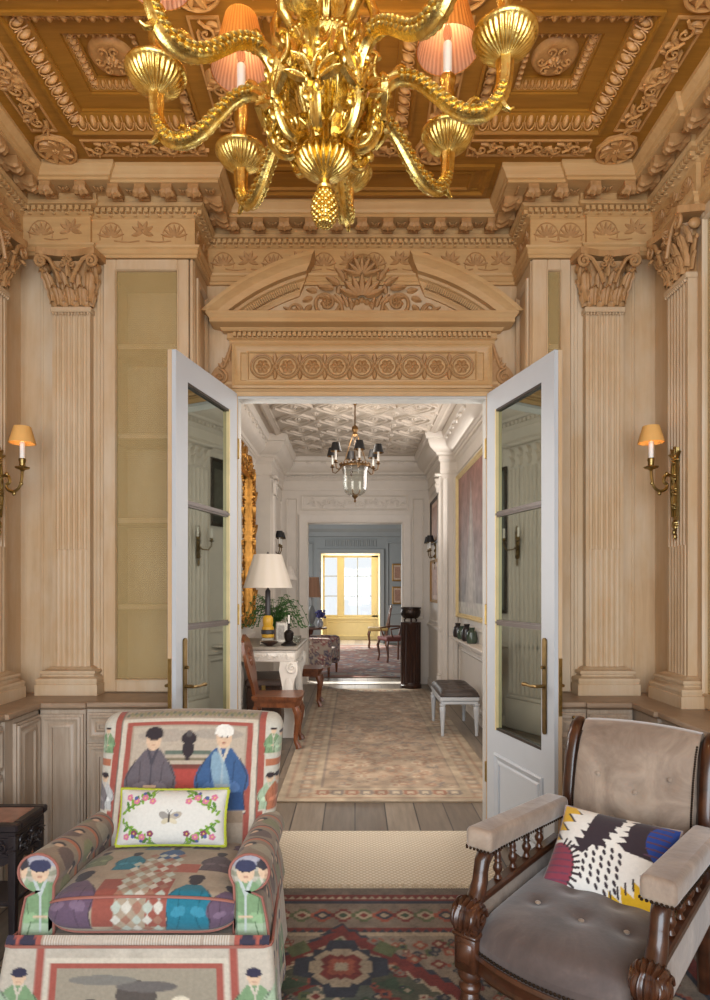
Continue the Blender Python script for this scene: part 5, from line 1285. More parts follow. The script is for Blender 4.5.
for x in (x0+.025, x1-.025):
    for y in (y0+.025, y1-.025):
        l = MB(); s = 1 if x > -1.4 else -1; q = 1 if y > 2.36 else -1
        l.tube([(x, y, zt-.045), (x, y, .40), (x-s*.004, y-q*.004, .20), (x-s*.006, y-q*.006, .08), (x+s*.006, y+q*.006, .025), (x+s*.010, y+q*.010, .006)], [.019, .018, .015, .013, .017, .018], 8, lob=4, amp=-.08)
        l.build('leg', EBON, t, smooth=50)
m = MB(); m.box(x0+.03, x1-.03, y0+.03, y1-.03, .235, .255, .005); m.build('shelf', EBON, t)

# ================================================================== carpets of the front room
FIBRE = painted('knotted_wool', .95, 260, .5, .1, .2)
def motif(c, x, y, s, cols, rot=0):
    """stepped, hooked star in flat colours"""
    for k, cc in enumerate(cols):
        r = s*(1-k/len(cols)); n = 3
        P = []
        for q in range(4):
            a = q*pi/2+rot
            for u, w in ((1, -.28), (1, .28), (.62, .40), (.62, .62), (.40, .62)):
                P.append((x+r*(u*cos(a)-w*sin(a)), y+r*(u*sin(a)+w*cos(a))))
        c.poly(P, cc)
NAVY, DRED, RUST, OLV, SAND, DKG, STONE = S(54, 56, 66), S(122, 50, 42), S(158, 84, 62), S(96, 104, 68), S(176, 158, 132), S(62, 80, 58), S(128, 118, 106)
rug = Cloth(-1.16, 1.32, .55, 2.88, S(112, 98, 86), 200)
RC = (.02, 1.62)
x0, x1, y0, y1 = -1.16, 1.32, .55, 2.88
rug.rect(x0+.06, x1-.06, y0+.06, y1-.06, DRED); rug.rect(x0+.12, x1-.12, y0+.12, y1-.12, NAVY); rug.rect(x0+.14, x1-.14, y0+.14, y1-.14, S(134, 118, 102)); rug.rect(x0+.34, x1-.34, y0+.34, y1-.34, DRED); rug.rect(x0+.37, x1-.37, y0+.37, y1-.37, SAND)
k = 0
for i in range(25):
    for (x, y) in ((x0+.24+i*.087, y0+.24), (x0+.24+i*.087, y1-.24)):
        motif(rug, x, y, .052, [(RUST, NAVY, SAND), (DRED, SAND, DKG), (OLV, SAND, DRED)][i % 3])
    if i < 22:
        for (x, y) in ((x0+.24, y0+.24+i*.087), (x1-.24, y0+.24+i*.087)): motif(rug, x, y, .052, [(RUST, NAVY, SAND), (DRED, SAND, DKG), (OLV, SAND, DRED)][i % 3])
for i in range(70):
    for y in (y0+.09, y1-.09, y0+.36, y1-.36): rug.poly([(x0+.08+i*.0355, y-.014), (x0+.10+i*.0355, y+.014), (x0+.115+i*.0355, y-.014)], SAND if y in (y0+.09, y1-.09) else NAVY)
rug.rect(x0+.40, x1-.40, y0+.40, y1-.40, S(148, 132, 114))
# field: corner pieces and a large stepped lozenge
cx, cy = -.05, 1.72
def loz(c, rx, ry, col, st=.045):
    P = []
    n = int(ry/st)
    for q, (sx_, sy_) in enumerate(((1, 1), (-1, 1), (-1, -1), (1, -1))):
        rng = range(n+1) if q % 2 == 0 else range(n, -1, -1)
        for k in rng:
            x = rx*(1-k/n); P.append((cx+sx_*x, cy+sy_*k*ry/n)); P.append((cx+sx_*max(0, x-rx/n*.5), cy+sy_*k*ry/n))
    c.poly(P, col)
for rx, ry, c_ in ((.90, .86, NAVY), (.88, .84, DRED), (.80, .765, SAND), (.775, .74, S(84, 84, 66)), (.60, .58, DRED), (.575, .55, S(92, 96, 84)), (.40, .40, SAND), (.375, .375, DRED), (.20, .22, NAVY), (.17, .19, SAND)): loz(rug, rx, ry, c_)
rr = random.Random(11)
for i in range(1500):
    x, y = rr.uniform(x0+.42, x1-.42), rr.uniform(y0+.42, y1-.42)
    u = abs(x-cx)/.88+abs(y-cy)/.84
    cols = [(DKG, SAND), (OLV, DKG), (RUST, NAVY), (SAND, DRED), (NAVY, SAND), (STONE, DKG)] if u < .86 else [(RUST, SAND), (NAVY, STONE), (OLV, NAVY), (DRED, SAND), (STONE, RUST)]
    if abs(u-.95) < .06: continue
    a, b = cols[rr.randrange(len(cols))]; motif(rug, x, y, rr.uniform(.012, .030), (a, b), 0 if rr.random() < .6 else pi/4)
# bold figure near the viewer's end
for (mx, my, s_) in ((-.05, 2.28, .115), (-.05, 1.72, .16)):
    motif(rug, mx, my, s_*1.5, (NAVY, SAND, DKG), 0); motif(rug, mx, my, s_, (SAND, DRED, RUST, SAND), pi/4)
    for s in (-1, 1): rug.poly([(mx+s*s_*1.0, my+s_*.9), (mx+s*s_*1.6, my+s_*.5), (mx+s*s_*1.9, my+s_*1.0), (mx+s*s_*1.3, my+s_*1.5)], OLV); rug.poly([(mx+s*s_*1.0, my-s_*.9), (mx+s*s_*1.7, my-s_*.5), (mx+s*s_*1.8, my-s_*1.2)], DKG)
rug.A = rug.A*.86; rug.mottle(.22, .035); rug.mottle(.12, .25)
N = RNG.random((rug.h, rug.w)); rug.A *= (1-.30*(N > .8)-.12*(N < .25))[..., None]
xs, ys = np.linspace(x0, x1, 500), np.linspace(y0, y1, 470); Ug, Vg = np.meshgrid(xs, ys)
m = MB(); P = np.stack([Ug, Vg, np.full(Ug.shape, .016)], -1); m.grid(P, col=rug.at(Ug, Vg).reshape(-1, 3))
m.box(x0, x1, y0, y1, .0135, .0155, col=S(120, 100, 84))
r_ = thing('rug', 'worn red, green and navy oriental rug under the two armchairs', 'rug', (0, 1.7, .0125))
m.build('pile', FIBRE, r_, smooth=0, recalc=False)
m = MB()
for i in range(210):
    x = x0+.01+i*(x1-x0-.02)/209; a = .03*rr.uniform(-.4, .4)
    for (ya, d_) in ((y1, 1), (y0, -1)): m.tube([(x, ya-.004*d_, .0155), (x+a*.5, ya+.020*d_, .0155), (x+a, ya+.042*d_, .0150)], .0022, 4)
tag(m.build('fringe', plain('wool_fringe', S(188, 172, 146), .95), r_, smooth=0), kind='stuff')
m, nt, bs = new_mat('sisal_weave')
v = coords(nt, (1, 1, 1)); 
wv = nt.nodes.new('ShaderNodeTexWave'); wv.inputs['Scale'].default_value = 21; wv.wave_type = 'BANDS'; wv.bands_direction = 'DIAGONAL'; wv.inputs['Distortion'].default_value = .4
mp = nt.nodes.new('ShaderNodeMapping'); lnk(nt, v, mp.inputs[0]); lnk(nt, mp.outputs[0], wv.inputs[0])
wv2 = nt.nodes.new('ShaderNodeTexWave'); wv2.inputs['Scale'].default_value = 21; wv2.bands_direction = 'DIAGONAL'; wv2.inputs['Distortion'].default_value = .4
mp2 = nt.nodes.new('ShaderNodeMapping'); mp2.inputs['Scale'].default_value = (-1, 1, 1); lnk(nt, v, mp2.inputs[0]); lnk(nt, mp2.outputs[0], wv2.inputs[0])
mu = nt.nodes.new('ShaderNodeMath'); mu.operation = 'MULTIPLY'; lnk(nt, wv.outputs[1], mu.inputs[0]); lnk(nt, wv2.outputs[1], mu.inputs[1])
r = ramp(nt, [(.05, S(184, 168, 144)), (.4, S(212, 200, 180))]); lnk(nt, mu.outputs[0], r.inputs[0]); lnk(nt, r.outputs[0], bs.inputs[0]); bs.inputs['Roughness'].default_value = .95; bump(nt, bs, mu.outputs[0], .5, .004)
SISAL = m
m = MB(); m.box(-.655, .735, 2.55, 3.58, .001, .012, .004)
one(m, 'sisal_carpet', SISAL, 'cream sisal carpet in front of the doorway, under the oriental rug', 'carpet')

chair.location.z += .018
for o in [q for q in COL.objects if q.parent == chair]: o.scale = (1.02, 1, .985) if o.name.startswith('backrest') else (1, 1, .905)
c1.location.z -= .040
ac.location.z += .018; c1.location.z += .018; c2.location.z += .018
# ================================================================== the hall beyond the doorway
HXL, HXR, HYE, HZ = -1.30, 1.30, 9.24, 3.34
PLAST = plain('plaster_ceiling', S(196, 184, 170), .7, 0, .05, 3)
m = MB(); m.box(HXL-.15, HXL, 3.67, HYE, 0, HZ+.1); m.box(HXL, -1.08, 8.0, HYE, 0, HZ)
for (a0, a1) in ((3.85, 5.05), (5.70, 7.9)):
    for (b0, b1) in ((.12, .70), (.95, 2.85)): frame_mold(m, wall_x(HXL, 1), a0, a1, b0, b1, [(0, 0), (0, .012), (.012, .018), (.03, .006), (.036, 0)])
m.box(HXL, HXL+.03, 3.75, 8.0, .80, .86, .01); m.box(HXL, HXL+.02, 3.75, 8.0, 0, .10)
frame_mold(m, wall_x(-1.08, 1), 8.15, 9.1, .95, 2.7, [(0, 0), (0, .012), (.012, .018), (.03, .006), (.036, 0)])
struct(m, 'wall_hall_left', HALLW, 'white panelled hall wall behind the gilt mirror and console', 'wall')
m = MB(); m.box(HXR, HXR+.15, 3.67, HYE, 0, HZ+.1); m.box(1.09, HXR, 7.88, HYE, 0, HZ)
for (a0, a1) in ((3.85, 5.05), (5.70, 7.75)):
    for (b0, b1) in ((.12, .68), (.95, 2.85)): frame_mold(m, wall_x(HXR, -1), a0, a1, b0, b1, [(0, 0), (0, .012), (.012, .018), (.03, .006), (.036, 0)])
m.box(HXR-.03, HXR, 3.75, 7.88, .72, .78, .01); m.box(HXR-.02, HXR, 3.75, 7.88, 0, .10); m.box(1.06, 1.09, 7.88, HYE, .86, .91, .01); m.box(1.07, 1.09, 7.9, HYE, 0, .10)
frame_mold(m, wall_x(1.09, -1), 7.98, 9.1, .95, 2.75, [(0, 0), (0, .012), (.012, .018), (.03, .006), (.036, 0)])
m.box(1.10, 1.17, 7.85, 7.88, 0, 2.8, .01); m.box(1.235, 1.295, 7.84, 7.88, 0, 2.8, .01)
struct(m, 'wall_hall_right', HALLW, 'white panelled hall wall behind the tall painting and bench', 'wall')
EX0, EX1, EZ = -.695, .695, 2.375
m = MB(); m.box(HXL, EX0, HYE, 9.40, 0, HZ+.1); m.box(EX1, HXR, HYE, 9.40, 0, HZ+.1); m.box(EX0, EX1, HYE, 9.40, EZ, HZ+.1)
WE = wall_y(HYE)
m.sweep([(0, -.01), (0, .02), (.02, .035), (.05, .03), (.09, .045), (.125, .05), (.13, .02), (.13, -.01)], [(EX0, 0), (EX0, EZ), (EX1, EZ), (EX1, 0)], WE, side=-1)
frame_mold(m, WE, EX0-.10, EX1+.10, 2.56, 2.80, [(0, 0), (0, .016), (.012, .022), (.03, .008), (.036, 0)])
scroll_band(m, WE, EX0, EX1, 2.68, .07, .012, step=.16)
for s in (-1, 1): frame_mold(m, WE, *sorted((s*.85, s*1.02)), .95, 2.75, [(0, 0), (0, .012), (.012, .016), (.025, 0)])
m.box(-1.08, EX0-.14, HYE-.02, HYE, 0, .12); m.box(EX1+.14, 1.08, HYE-.02, HYE, 0, .12)
struct(m, 'wall_hall_end', HALLW, 'white panelled end wall of the hall with a doorway to the blue room', 'wall', smooth=40)
# cornice and ceiling
HC = [(-.05, 2.86), (.02, 2.86), (.03, 2.89), (.022, 2.90), (.022, 3.0), (.04, 3.01), (.055, 3.035), (.05, 3.04), (.05, 3.075), (.085, 3.085), (.10, 3.11), (.14, 3.125), (.20, 3.16), (.235, 3.22), (.235, 3.25), (.27, 3.26), (.29, 3.30), (.29, HZ), (-.05, HZ)]
m = MB(); pth = [(HXL, 3.80), (HXL, 8.0), (-1.08, 8.0), (-1.08, HYE), (1.09, HYE), (1.09, 7.88), (HXR, 7.88), (HXR, 3.80)]
m.sweep([(o*.8, z) for o, z in HC], pth, XY, side=1)
for x, y0, y1, s in ((HXL, 3.8, 7.9, 1), (HXR, 3.8, 7.8, -1)):
    n = int((y1-y0)/.055)
    for k in range(n):
        y = y0+(y1-y0)*(k+.5)/n; m.box(x+s*.035, x+s*.066, y-.016, y+.016, 3.04, 3.072)
    for k in range(int((y1-y0)/.24)): m.box(x+s*.09, x+s*.21, y0+.12+.24*k-.035, y0+.12+.24*k+.035, 3.215, 3.25, .01)
for k in range(40): x = -1.05+2.1*(k+.5)/40; m.box(x-.015, x+.015, HYE-.066, HYE-.035, 3.04, 3.072)
for k in range(9): x = -1.0+2.0*(k+.5)/9; m.box(x-.04, x+.04, HYE-.20, HYE-.09, 3.215, 3.25, .01)
struct(m, 'trim_10', HALLW, 'white plaster cornice of the hall', 'cornice', smooth=30)
m = MB(); m.box(HXL, HXR, 3.66, HYE, HZ, HZ+.1)
Gc = plane((0, 0, HZ), (1, 0, 0), (0, 1, 0), (0, 0, -1))
frame_mold(m, Gc, -1.0, 1.0, 3.95, 9.0, [(0, 0), (0, .02), (.03, .03), (.06, .012), (.08, .012), (.09, 0)])
for i in range(4):
    for j in range(10):
        x, y = -.66+.44*i, 4.25+.48*j
        for rx, ry, w in ((.19, .205, .022), (.125, .135, .018)):
            m.tube([Gc(x+rx*cos(t)*(1+.10*cos(4*t)), y+ry*sin(t)*(1+.10*cos(4*t)), .006) for t in np.linspace(0, 2*pi, 24, endpoint=False)], w, 5, closed=True)
        rosette(m, Gc, x, y, .05, .025, 6)
        rosette(m, Gc, x+.22, y+.24, .05, .025, 4)
struct(m, 'ceiling_hall', PLAST, 'hall ceiling of moulded plaster ovals', 'ceiling', smooth=45)
# reeded pilasters of the hall
n_ = 11
for x, s, y0, y1, lab in ((HXL, 1, 5.12, 5.58, 'reeded white pilaster on the left hall wall, mirrored in the right glazed door'), (HXR, -1, 5.30, 5.66, 'reeded white pilaster on the right hall wall, mirrored in the left glazed door'), (-1.08, 1, 8.02, 8.16, 'white pilaster on the left hall wall near its far end'), (1.09, -1, 7.90, 7.97, 'white pilaster on the right hall wall beside the two framed prints')):
    m = MB(); m.box(x, x+s*.03, y0, y1, 0, 2.86)
    nf = max(3, int((y1-y0)/.052))
    for k in range(nf): m.tube([(x+s*.03, y0+(y1-y0)*(k+.5)/nf, .36), (x+s*.03, y0+(y1-y0)*(k+.5)/nf, 2.60)], (y1-y0)/nf*.36, 8)
    m.box(x, x+s*.05, y0-.03, y1+.03, 0, .30, .01); m.box(x, x+s*.045, y0-.015, y1+.015, .30, .34, .01)
    G = wall_x(x+s*.03, s)
    for k in range(4):
        for r_ in range(2): leafm(m, G, y0+(y1-y0)*(k+.5)/4, 2.62+.07*r_, 0, .11, .04, .05)
    m.box(x, x+s*.09, y0-.04, y1+.04, 2.82, 2.86, .01)
    struct(m, 'trim_%d' % n_, HALLW, lab, 'pilaster', smooth=45); n_ += 1

# ---- lantern chandelier
hx0, hy0 = 0.0, 6.4
CLEAR, nt, bs = new_mat('clear_glass')
tr = nt.nodes.new('ShaderNodeBsdfTransparent'); tr.inputs[0].default_value = (.90, .93, .91, 1); gl = nt.nodes.new('ShaderNodeBsdfGlossy'); gl.inputs['Roughness'].default_value = .04; mx = nt.nodes.new('ShaderNodeMixShader'); fr = nt.nodes.new('ShaderNodeLayerWeight'); fr.inputs[0].default_value = .3
lnk(nt, fr.outputs[1], mx.inputs[0]); lnk(nt, tr.outputs[0], mx.inputs[1]); lnk(nt, gl.outputs[0], mx.inputs[2]); lnk(nt, mx.outputs[0], nt.nodes['Material Output'].inputs[0])
BLACKS = plain('black_shade', S(22, 20, 22), .6, 0, .1); BRONZE = plain('antique_bronze', S(116, 88, 56), .4, .9, .2, 20)
t = thing('lantern', 'bell glass hall lantern ringed by candle arms with black shades', 'lantern', (hx0, hy0, 2.28))
c = (hx0, hy0, 0)
m = MB(); m.lathe([(.004, HZ-.002), (.06, HZ-.004), (.05, HZ-.03), (.015, HZ-.05), (.012, HZ-.06)], 16, c); m.tube([(hx0, hy0, HZ-.05), (hx0, hy0, 3.06)], .007, 8); m.lathe([(.008, 3.08), (.03, 3.06), (.035, 3.03), (.02, 3.0), (.03, 2.98), (.008, 2.96)], 14, c); m.build('stem', BRONZE, t)
for k in range(3):
    a = k*2*pi/3+.5; m = MB(); m.tube([(hx0+.02*cos(a), hy0+.02*sin(a), 3.0), (hx0+.08*cos(a), hy0+.08*sin(a), 2.85), (hx0+.145*cos(a), hy0+.145*sin(a), 2.66)], .005, 6); m.build('rod', BRONZE, t)
m = MB(); m.lathe([(.138, 2.64), (.152, 2.642), (.156, 2.655), (.152, 2.668), (.138, 2.67)], 32, c)
for k in range(24): a = k*2*pi/24; m.ell((hx0+.155*cos(a), hy0+.155*sin(a), 2.675), (.010, .010, .012), 6, 4)
m.build('ring', BRONZE, t)
m = MB(); m.lathe([(.140, 2.645), (.128, 2.60), (.124, 2.54), (.126, 2.48), (.122, 2.43), (.10, 2.385), (.06, 2.36), (.02, 2.352)], 32, c); m.build('glass_bell', CLEAR, t, recalc=False)
m = MB(); m.lathe([(.004, 2.285), (.010, 2.292), (.012, 2.305), (.006, 2.315), (.014, 2.33), (.03, 2.345), (.034, 2.358), (.02, 2.362)], 14, c); m.build('finial', BRONZE, t)
for k in range(3):
    a = k*2*pi/3; m = MB(); m.lathe([(.010, 2.42), (.010, 2.50)], 10, (hx0+.05*cos(a), hy0+.05*sin(a), 0)); cn = m.build('candle', IVORY, t); m = MB(); m.tube([(hx0, hy0, 2.365), (hx0+.04*cos(a), hy0+.04*sin(a), 2.375), (hx0+.05*cos(a), hy0+.05*sin(a), 2.42)], .005, 6); m.build('holder', BRONZE, cn)
for k in range(6):
    a = radians(10+60*k); q = lambda r, z, a=a: (hx0+r*sin(a), hy0-r*cos(a), z)
    m = MB(); m.tube([q(.15, 2.655), q(.18, 2.625), q(.215, 2.60), (q(.245, 2.61)), q(.25, 2.66)], .006, 8); m.lathe([(.006, 2.655), (.026, 2.665), (.012, 2.675), (.014, 2.69), (.004, 2.69)], 14, q(.25, 0)); am = m.build('arm', BRONZE, t)
    m = MB(); m.lathe([(.010, 2.69), (.010, 2.79), (.003, 2.79)], 10, q(.25, 0)); m.build('candle', IVORY, am)
    shade('lamp_shade', BLACKS, BRONZE, am, q(.25, 0), .056, .036, 2.775, 2.862, 16)

# ---- two-armed hall sconces
def hall_sconce(label, x, y, z, s, shaded=True):
    t = thing('wall_sconce', label, 'sconce', (x, y, z), 0, 'two-armed hall sconces')
    m = MB(); G = wall_x(x, s); m.prism([(y-.02, z-.16), (y+.02, z-.16), (y+.028, z+.10), (y-.028, z+.10)], G, 0, .012)
    for k in range(4): rosette(m, wall_x(x+s*.01, s), y, z-.14+.08*k, .028, .018, 6)
    m.ell((x+s*.012, y, z+.13), (.012, .018, .035), 8, 6); m.ell((x+s*.012, y, z-.20), (.010, .012, .04), 8, 6); m.build('backplate', DBRASS, t, smooth=50)
    for d in (-1, 1):
        m = MB(); cx, cy = x+s*.09, y+d*.10
        m.tube([(x+s*.012, y, z-.03), (x+s*.04, y+d*.02, z-.07), (x+s*.075, y+d*.07, z-.075), (cx, cy, z-.03), (cx, cy, z+.01)], .0065, 8); m.lathe([(.006, z+.005), (.028, z+.014), (.013, z+.022), (.015, z+.045), (.004, z+.045)], 14, (cx, cy, 0)); am = m.build('arm', DBRASS, t)
        m = MB(); m.lathe([(.011, z+.04), (.011, z+.14), (.003, z+.142)], 10, (cx, cy, 0)); m.build('candle', IVORY, am)
        if shaded: shade('lamp_shade', BLACKS, BRASS, am, (cx, cy), .06, .038, z+.125, z+.215, 16)
hall_sconce('two-armed sconce with black shades between the framed prints on the right hall wall', 1.09, 8.42, 1.90, -1)
hall_sconce('two-armed sconce with black shades behind the white table lamp', -1.08, 8.30, 1.95, 1)
hall_sconce('two-armed brass sconce with bare candles, mirrored in the left glazed door', HXR-.055, 5.48, 1.86, -1, False)
hall_sconce('two-armed brass sconce with bare candles, mirrored in the right glazed door', HXL+.055, 5.42, 1.86, 1, False)

# ---- pictures
PIC = painted('oil_paint', .5, 80, .05, 0, .05)
def picture(name, label, fn, a0, a1, b0, b1, fw, fmat, cv, depth=.03, group=None, cat='picture'):
    o = fn((a0+a1)/2, b0, 0); t = thing(name, label, cat, tuple(o), 0, group)
    m = MB(); frame_mold(m, fn, a0, a1, b0, b1, [(0, 0), (0, depth), (fw*.25, depth*1.15), (fw*.5, depth*.6), (fw*.8, depth*.75), (fw, depth*.4), (fw, 0)]); m.build('frame', fmat, t, smooth=30)
    m = MB(); nx, ny = 60, 90; A, Bv = np.meshgrid(np.linspace(a0+fw, a1-fw, nx), np.linspace(b0+fw, b1-fw, ny))
    P = np.array([[fn(A[i, j], Bv[i, j], depth*.35) for j in range(nx)] for i in range(ny)])
    m.grid(P, col=cv.at((A-a0-fw)/(a1-a0-2*fw), (Bv-b0-fw)/(b1-b0-2*fw)).reshape(-1, 3)); m.build('canvas', PIC, t, smooth=0); return t
cv = Cloth(0, 1, 0, 1, S(150, 128, 122), 200)
for k in range(100):
    y = k/100; c_ = np.array(S(140, 140, 138))*(1-y)+np.array(S(166, 122, 112))*y; cv.rect(0, 1, y, y+.012, c_)
cv.mottle(.25, .10); cv.rect(0, 1, 0, .08, S(190, 186, 176)); cv.poly([(.30, .05), (.40, .5), (.50, .95), (.60, .5), (.72, .05)], S(178, 170, 164), .7); cv.poly([(.40, .05), (.46, .5), (.50, .86), (.54, .5), (.60, .05)], S(198, 190, 180), .6); cv.mottle(.18, .03)
picture('painting', 'tall hazy painting of a pale spire in a thin gilt frame, right hall wall', wall_x(HXR-.005, -1), 6.05, 7.78, 1.06, 2.80, .05, GILT, cv, .04, cat='painting')
def flat(c1, c2):
    c_ = Cloth(0, 1, 0, 1, c1, 120); c_.rect(.14, .86, .12, .88, c2); c_.mottle(.2, .07); return c_
DKF = plain('dark_frame', S(60, 48, 40), .4); OCH = plain('gold_frame', S(170, 130, 74), .4, .5)
picture('framed_print', 'upper of the two framed prints on the right hall wall', wall_x(1.086, -1), 8.02, 8.82, 2.02, 2.62, .04, DKF, flat(S(206, 178, 160), S(180, 144, 128)), .025)
picture('framed_print', 'lower of the two framed prints on the right hall wall', wall_x(1.086, -1), 8.02, 8.82, 1.22, 1.80, .04, OCH, flat(S(206, 178, 160), S(186, 150, 132)), .025)
picture('framed_picture', 'dark framed picture on the right hall wall, mirrored in the left glazed door', wall_x(HXR-.005, -1), 5.72, 6.0, 2.05, 2.75, .03, DKF, flat(S(60, 58, 52), S(100, 98, 88)), .025)
picture('framed_picture', 'dark framed picture on the left hall wall, mirrored in the right glazed door', wall_x(HXL+.005, 1), 5.62, 5.95, 1.15, 2.65, .035, DKF, flat(S(120, 124, 116), S(150, 154, 146)), .025)
picture('framed_textile', 'narrow olive panel in a dark frame beyond the gilt mirror', wall_x(HXL+.005, 1), 7.70, 7.96, 1.4, 2.72, .05, plain('plum_frame', S(84, 66, 78), .5), flat(S(178, 168, 120), S(196, 188, 140)), .03)
# gilt mirror with carved crest
t = thing('mirror', 'tall carved gilt mirror on the left hall wall above the marble console', 'mirror', (HXL, 6.95, .95))
ORN = plain('carved_gilt', S(196, 142, 70), .4, .85, .3, 14); G = wall_x(HXL+.005, 1); y0, y1 = 6.25, 7.62
m = MB(); frame_mold(m, G, y0, y1, .98, 2.85, [(0, 0), (0, .06), (.03, .085), (.06, .05), (.09, .06), (.11, .02), (.11, 0)])
Gf = wall_x(HXL+.07, 1)
for y in (y0+.05, y1-.05): scroll_band(m, Gf, 1.02, 2.8, y, .06, .02, along='b', step=.13)
for y in (y1-.02, y0+.02):
    for k in range(9): leafm(m, Gf, y, 1.05+.2*k, (.5 if k % 2 else -.5), .16, .04, .04)
scroll_band(m, Gf, y0+.05, y1-.05, 2.80, .06, .02, step=.13); scroll_band(m, Gf, y0+.05, y1-.05, 1.03, .05, .02, step=.13)
m.build('frame', ORN, t, smooth=50)
m = MB()
palmette(m, G, 6.95, 2.98, .13, .06)
for s in (-1, 1):
    spiral(m, G, 6.95+s*.28, 2.93, .11, 1.5, pi/2, s, .03, .03, tail=[(6.95+s*.05, 2.86), (6.95+s*.16, 2.85)]); spiral(m, G, 6.95+s*.58, 2.90, .08, 1.4, pi/2, -s, .026, .03)
    for k in range(5): leafm(m, G, 6.95+s*(.15+.13*k), 2.87, s*(.2+.2*k), .19-.02*k, .04, .05)
m.build('crest', ORN, t, smooth=50)
m = MB(); m.prism([(y0+.10, 1.08), (y1-.10, 1.08), (y1-.10, 2.75), (y0+.10, 2.75)], G, 0, .012); m.build('glass', plain('mirror_silver', (.8, .82, .8), .05, 1.0, .02), t)

# ---- marble console and what stands on it
MARW = plain('white_marble', S(232, 226, 216), .3, 0, .05, 6)
X0, X1, Y0, Y1 = -1.265, -.528, 5.82, 6.95
t = thing('console_table', 'white marble console table with scrolled legs in the hall', 'table', ((X0+X1)/2, 6.4, 0))
m = MB(); m.box(X0, X1, Y0, Y1, .825, .858, .008); m.build('top', plain('grey_marble', S(150, 142, 130), .45, 0, .15, 8), t)
m = MB(); m.box(X0+.03, X1-.035, Y0+.035, Y1-.035, .715, .824, .006); m.box(X0+.02, X1-.025, Y0+.025, Y1-.025, .805, .824, .004)
scroll_band(m, plane((0, Y0+.035, 0), (1, 0, 0), (0, 0, 1), (0, -1, 0)), X0+.06, X1-.07, .765, .03, .008, step=.09); m.build('frieze', MARW, t, smooth=50)
for x, s in ((X1-.10, 1), (X0+.10, -1)):
    for y in (Y0+.09, Y1-.09):
        l = MB()
        pr_ = [(-.075, .716), (.085, .716), (.092, .66), (.085, .60), (.060, .55), (.045, .46), (.050, .34), (.060, .22), (.055, .12), (.070, .09), (.075, .002), (-.05, .002), (-.045, .10), (-.035, .22), (-.045, .36), (-.055, .48), (-.07, .56), (-.085, .64)]
        l.prism([(x+s*a, b) for a, b in pr_], plane((0, y+.05, 0), (1, 0, 0), (0, 0, 1), (0, -1, 0)), 0, .10)
        spiral(l, plane((0, y-.05, 0), (1, 0, 0), (0, 0, 1), (0, -1, 0)), x+s*.035, .655, .05, 1.6, pi/2, s, .012, .006); leafm(l, plane((0, y-.05, 0), (1, 0, 0), (0, 0, 1), (0, -1, 0)), x, .56, pi, .28, .045, .02)
        l.build('leg', MARW, t, smooth=40)
t = thing('table_lamp', 'table lamp with a white drum-cone shade on the marble console', 'lamp', (-.85, 6.1, .86))
c = (-.85, 6.1, 0); YB = plain('yellow_glaze', S(206, 160, 48), .3); DKB = plain('dark_column', S(56, 54, 56), .35)
m = MB(); m.box(-.92, -.78, 6.03, 6.17, .86, .90, .005); m.box(-.905, -.795, 6.045, 6.155, .90, .925, .004); m.build('plinth', plain('silver_plinth', S(170, 164, 150), .35, .4), t)
m = MB(); m.lathe([(.05, .925), (.062, .93), (.062, .96), (.05, .965), (.05, 1.0), (.058, 1.005), (.058, 1.03), (.046, 1.04), (.052, 1.08), (.05, 1.12), (.035, 1.14), (.02, 1.145)], 20, c); m.build('body', YB, t)
m = MB(); m.lathe([(.063, .962), (.066, .966), (.066, .998), (.063, 1.002)], 20, c); m.build('band', DKB, t)
m = MB(); m.lathe([(.026, 1.14), (.028, 1.16), (.026, 1.38), (.012, 1.40), (.005, 1.42), (.004, 1.72), (.014, 1.745), (.002, 1.765)], 16, c); m.build('column', DKB, t)
shade('lamp_shade', shade_mat('white_linen_shade', S(234, 230, 218), S(240, 236, 226), None, 12, .3), CARD, t, c, .235, .135, 1.41, 1.735, 40)
# fern in a pot
t = thing('potted_fern', 'green fern in a pot behind the table lamp on the marble console', 'plant', (-.84, 6.55, .86))
m = MB(); m.lathe([(.05, .86), (.07, .87), (.085, .95), (.09, .99), (.08, .99), (.07, .96), (.01, .95)], 20, (-.84, 6.55, 0)); m.build('pot', plain('brown_pot', S(120, 86, 60), .5), t)
rr = random.Random(8); m = MB()
for k in range(44):
    a = rr.uniform(0, 2*pi); L = rr.uniform(.22, .37); up_ = rr.uniform(.12, .34); pts = []
    for i in range(9):
        s = i/8; pts.append((-.84+L*s*cos(a), 6.55+L*s*sin(a)*.8, .98+up_*sin(pi*min(.95, s*.95))-.0*s+.10*(1-s)*s))
    m.tube(pts, .003, 4)
    for i in range(1, 9):
        for sd in (-1, 1):
            p = np.array(pts[i]); w = .055*(1-i/10); d_ = np.array([-sin(a), cos(a), 0])*sd; f_ = np.array([cos(a), sin(a), 0])
            m.add([p, p+d_*w*.5+f_*.018+[0, 0, .004], p+d_*w+f_*.02-[0, 0, .012], p+d_*w*.5-f_*.006], [(0, 1, 2, 3)])
m.build('fronds', plain('fern_green', S(62, 104, 44), .6, 0, .35, 30), t, smooth=0, recalc=False)
picture('photo_frame', 'small pale framed photograph standing on the marble console', plane((0, 6.12, 0), (1, 0, 0), (0, .12, .993), (0, -.993, .12)), -.79, -.68, .865, 1.08, .014, plain('silver_frame', S(190, 186, 178), .3, .7), flat(S(226, 222, 212), S(170, 166, 160)), .012)
t = thing('candlestick', 'dark candlestick on the right end of the marble console', 'candlestick', (-.635, 6.0, .86))
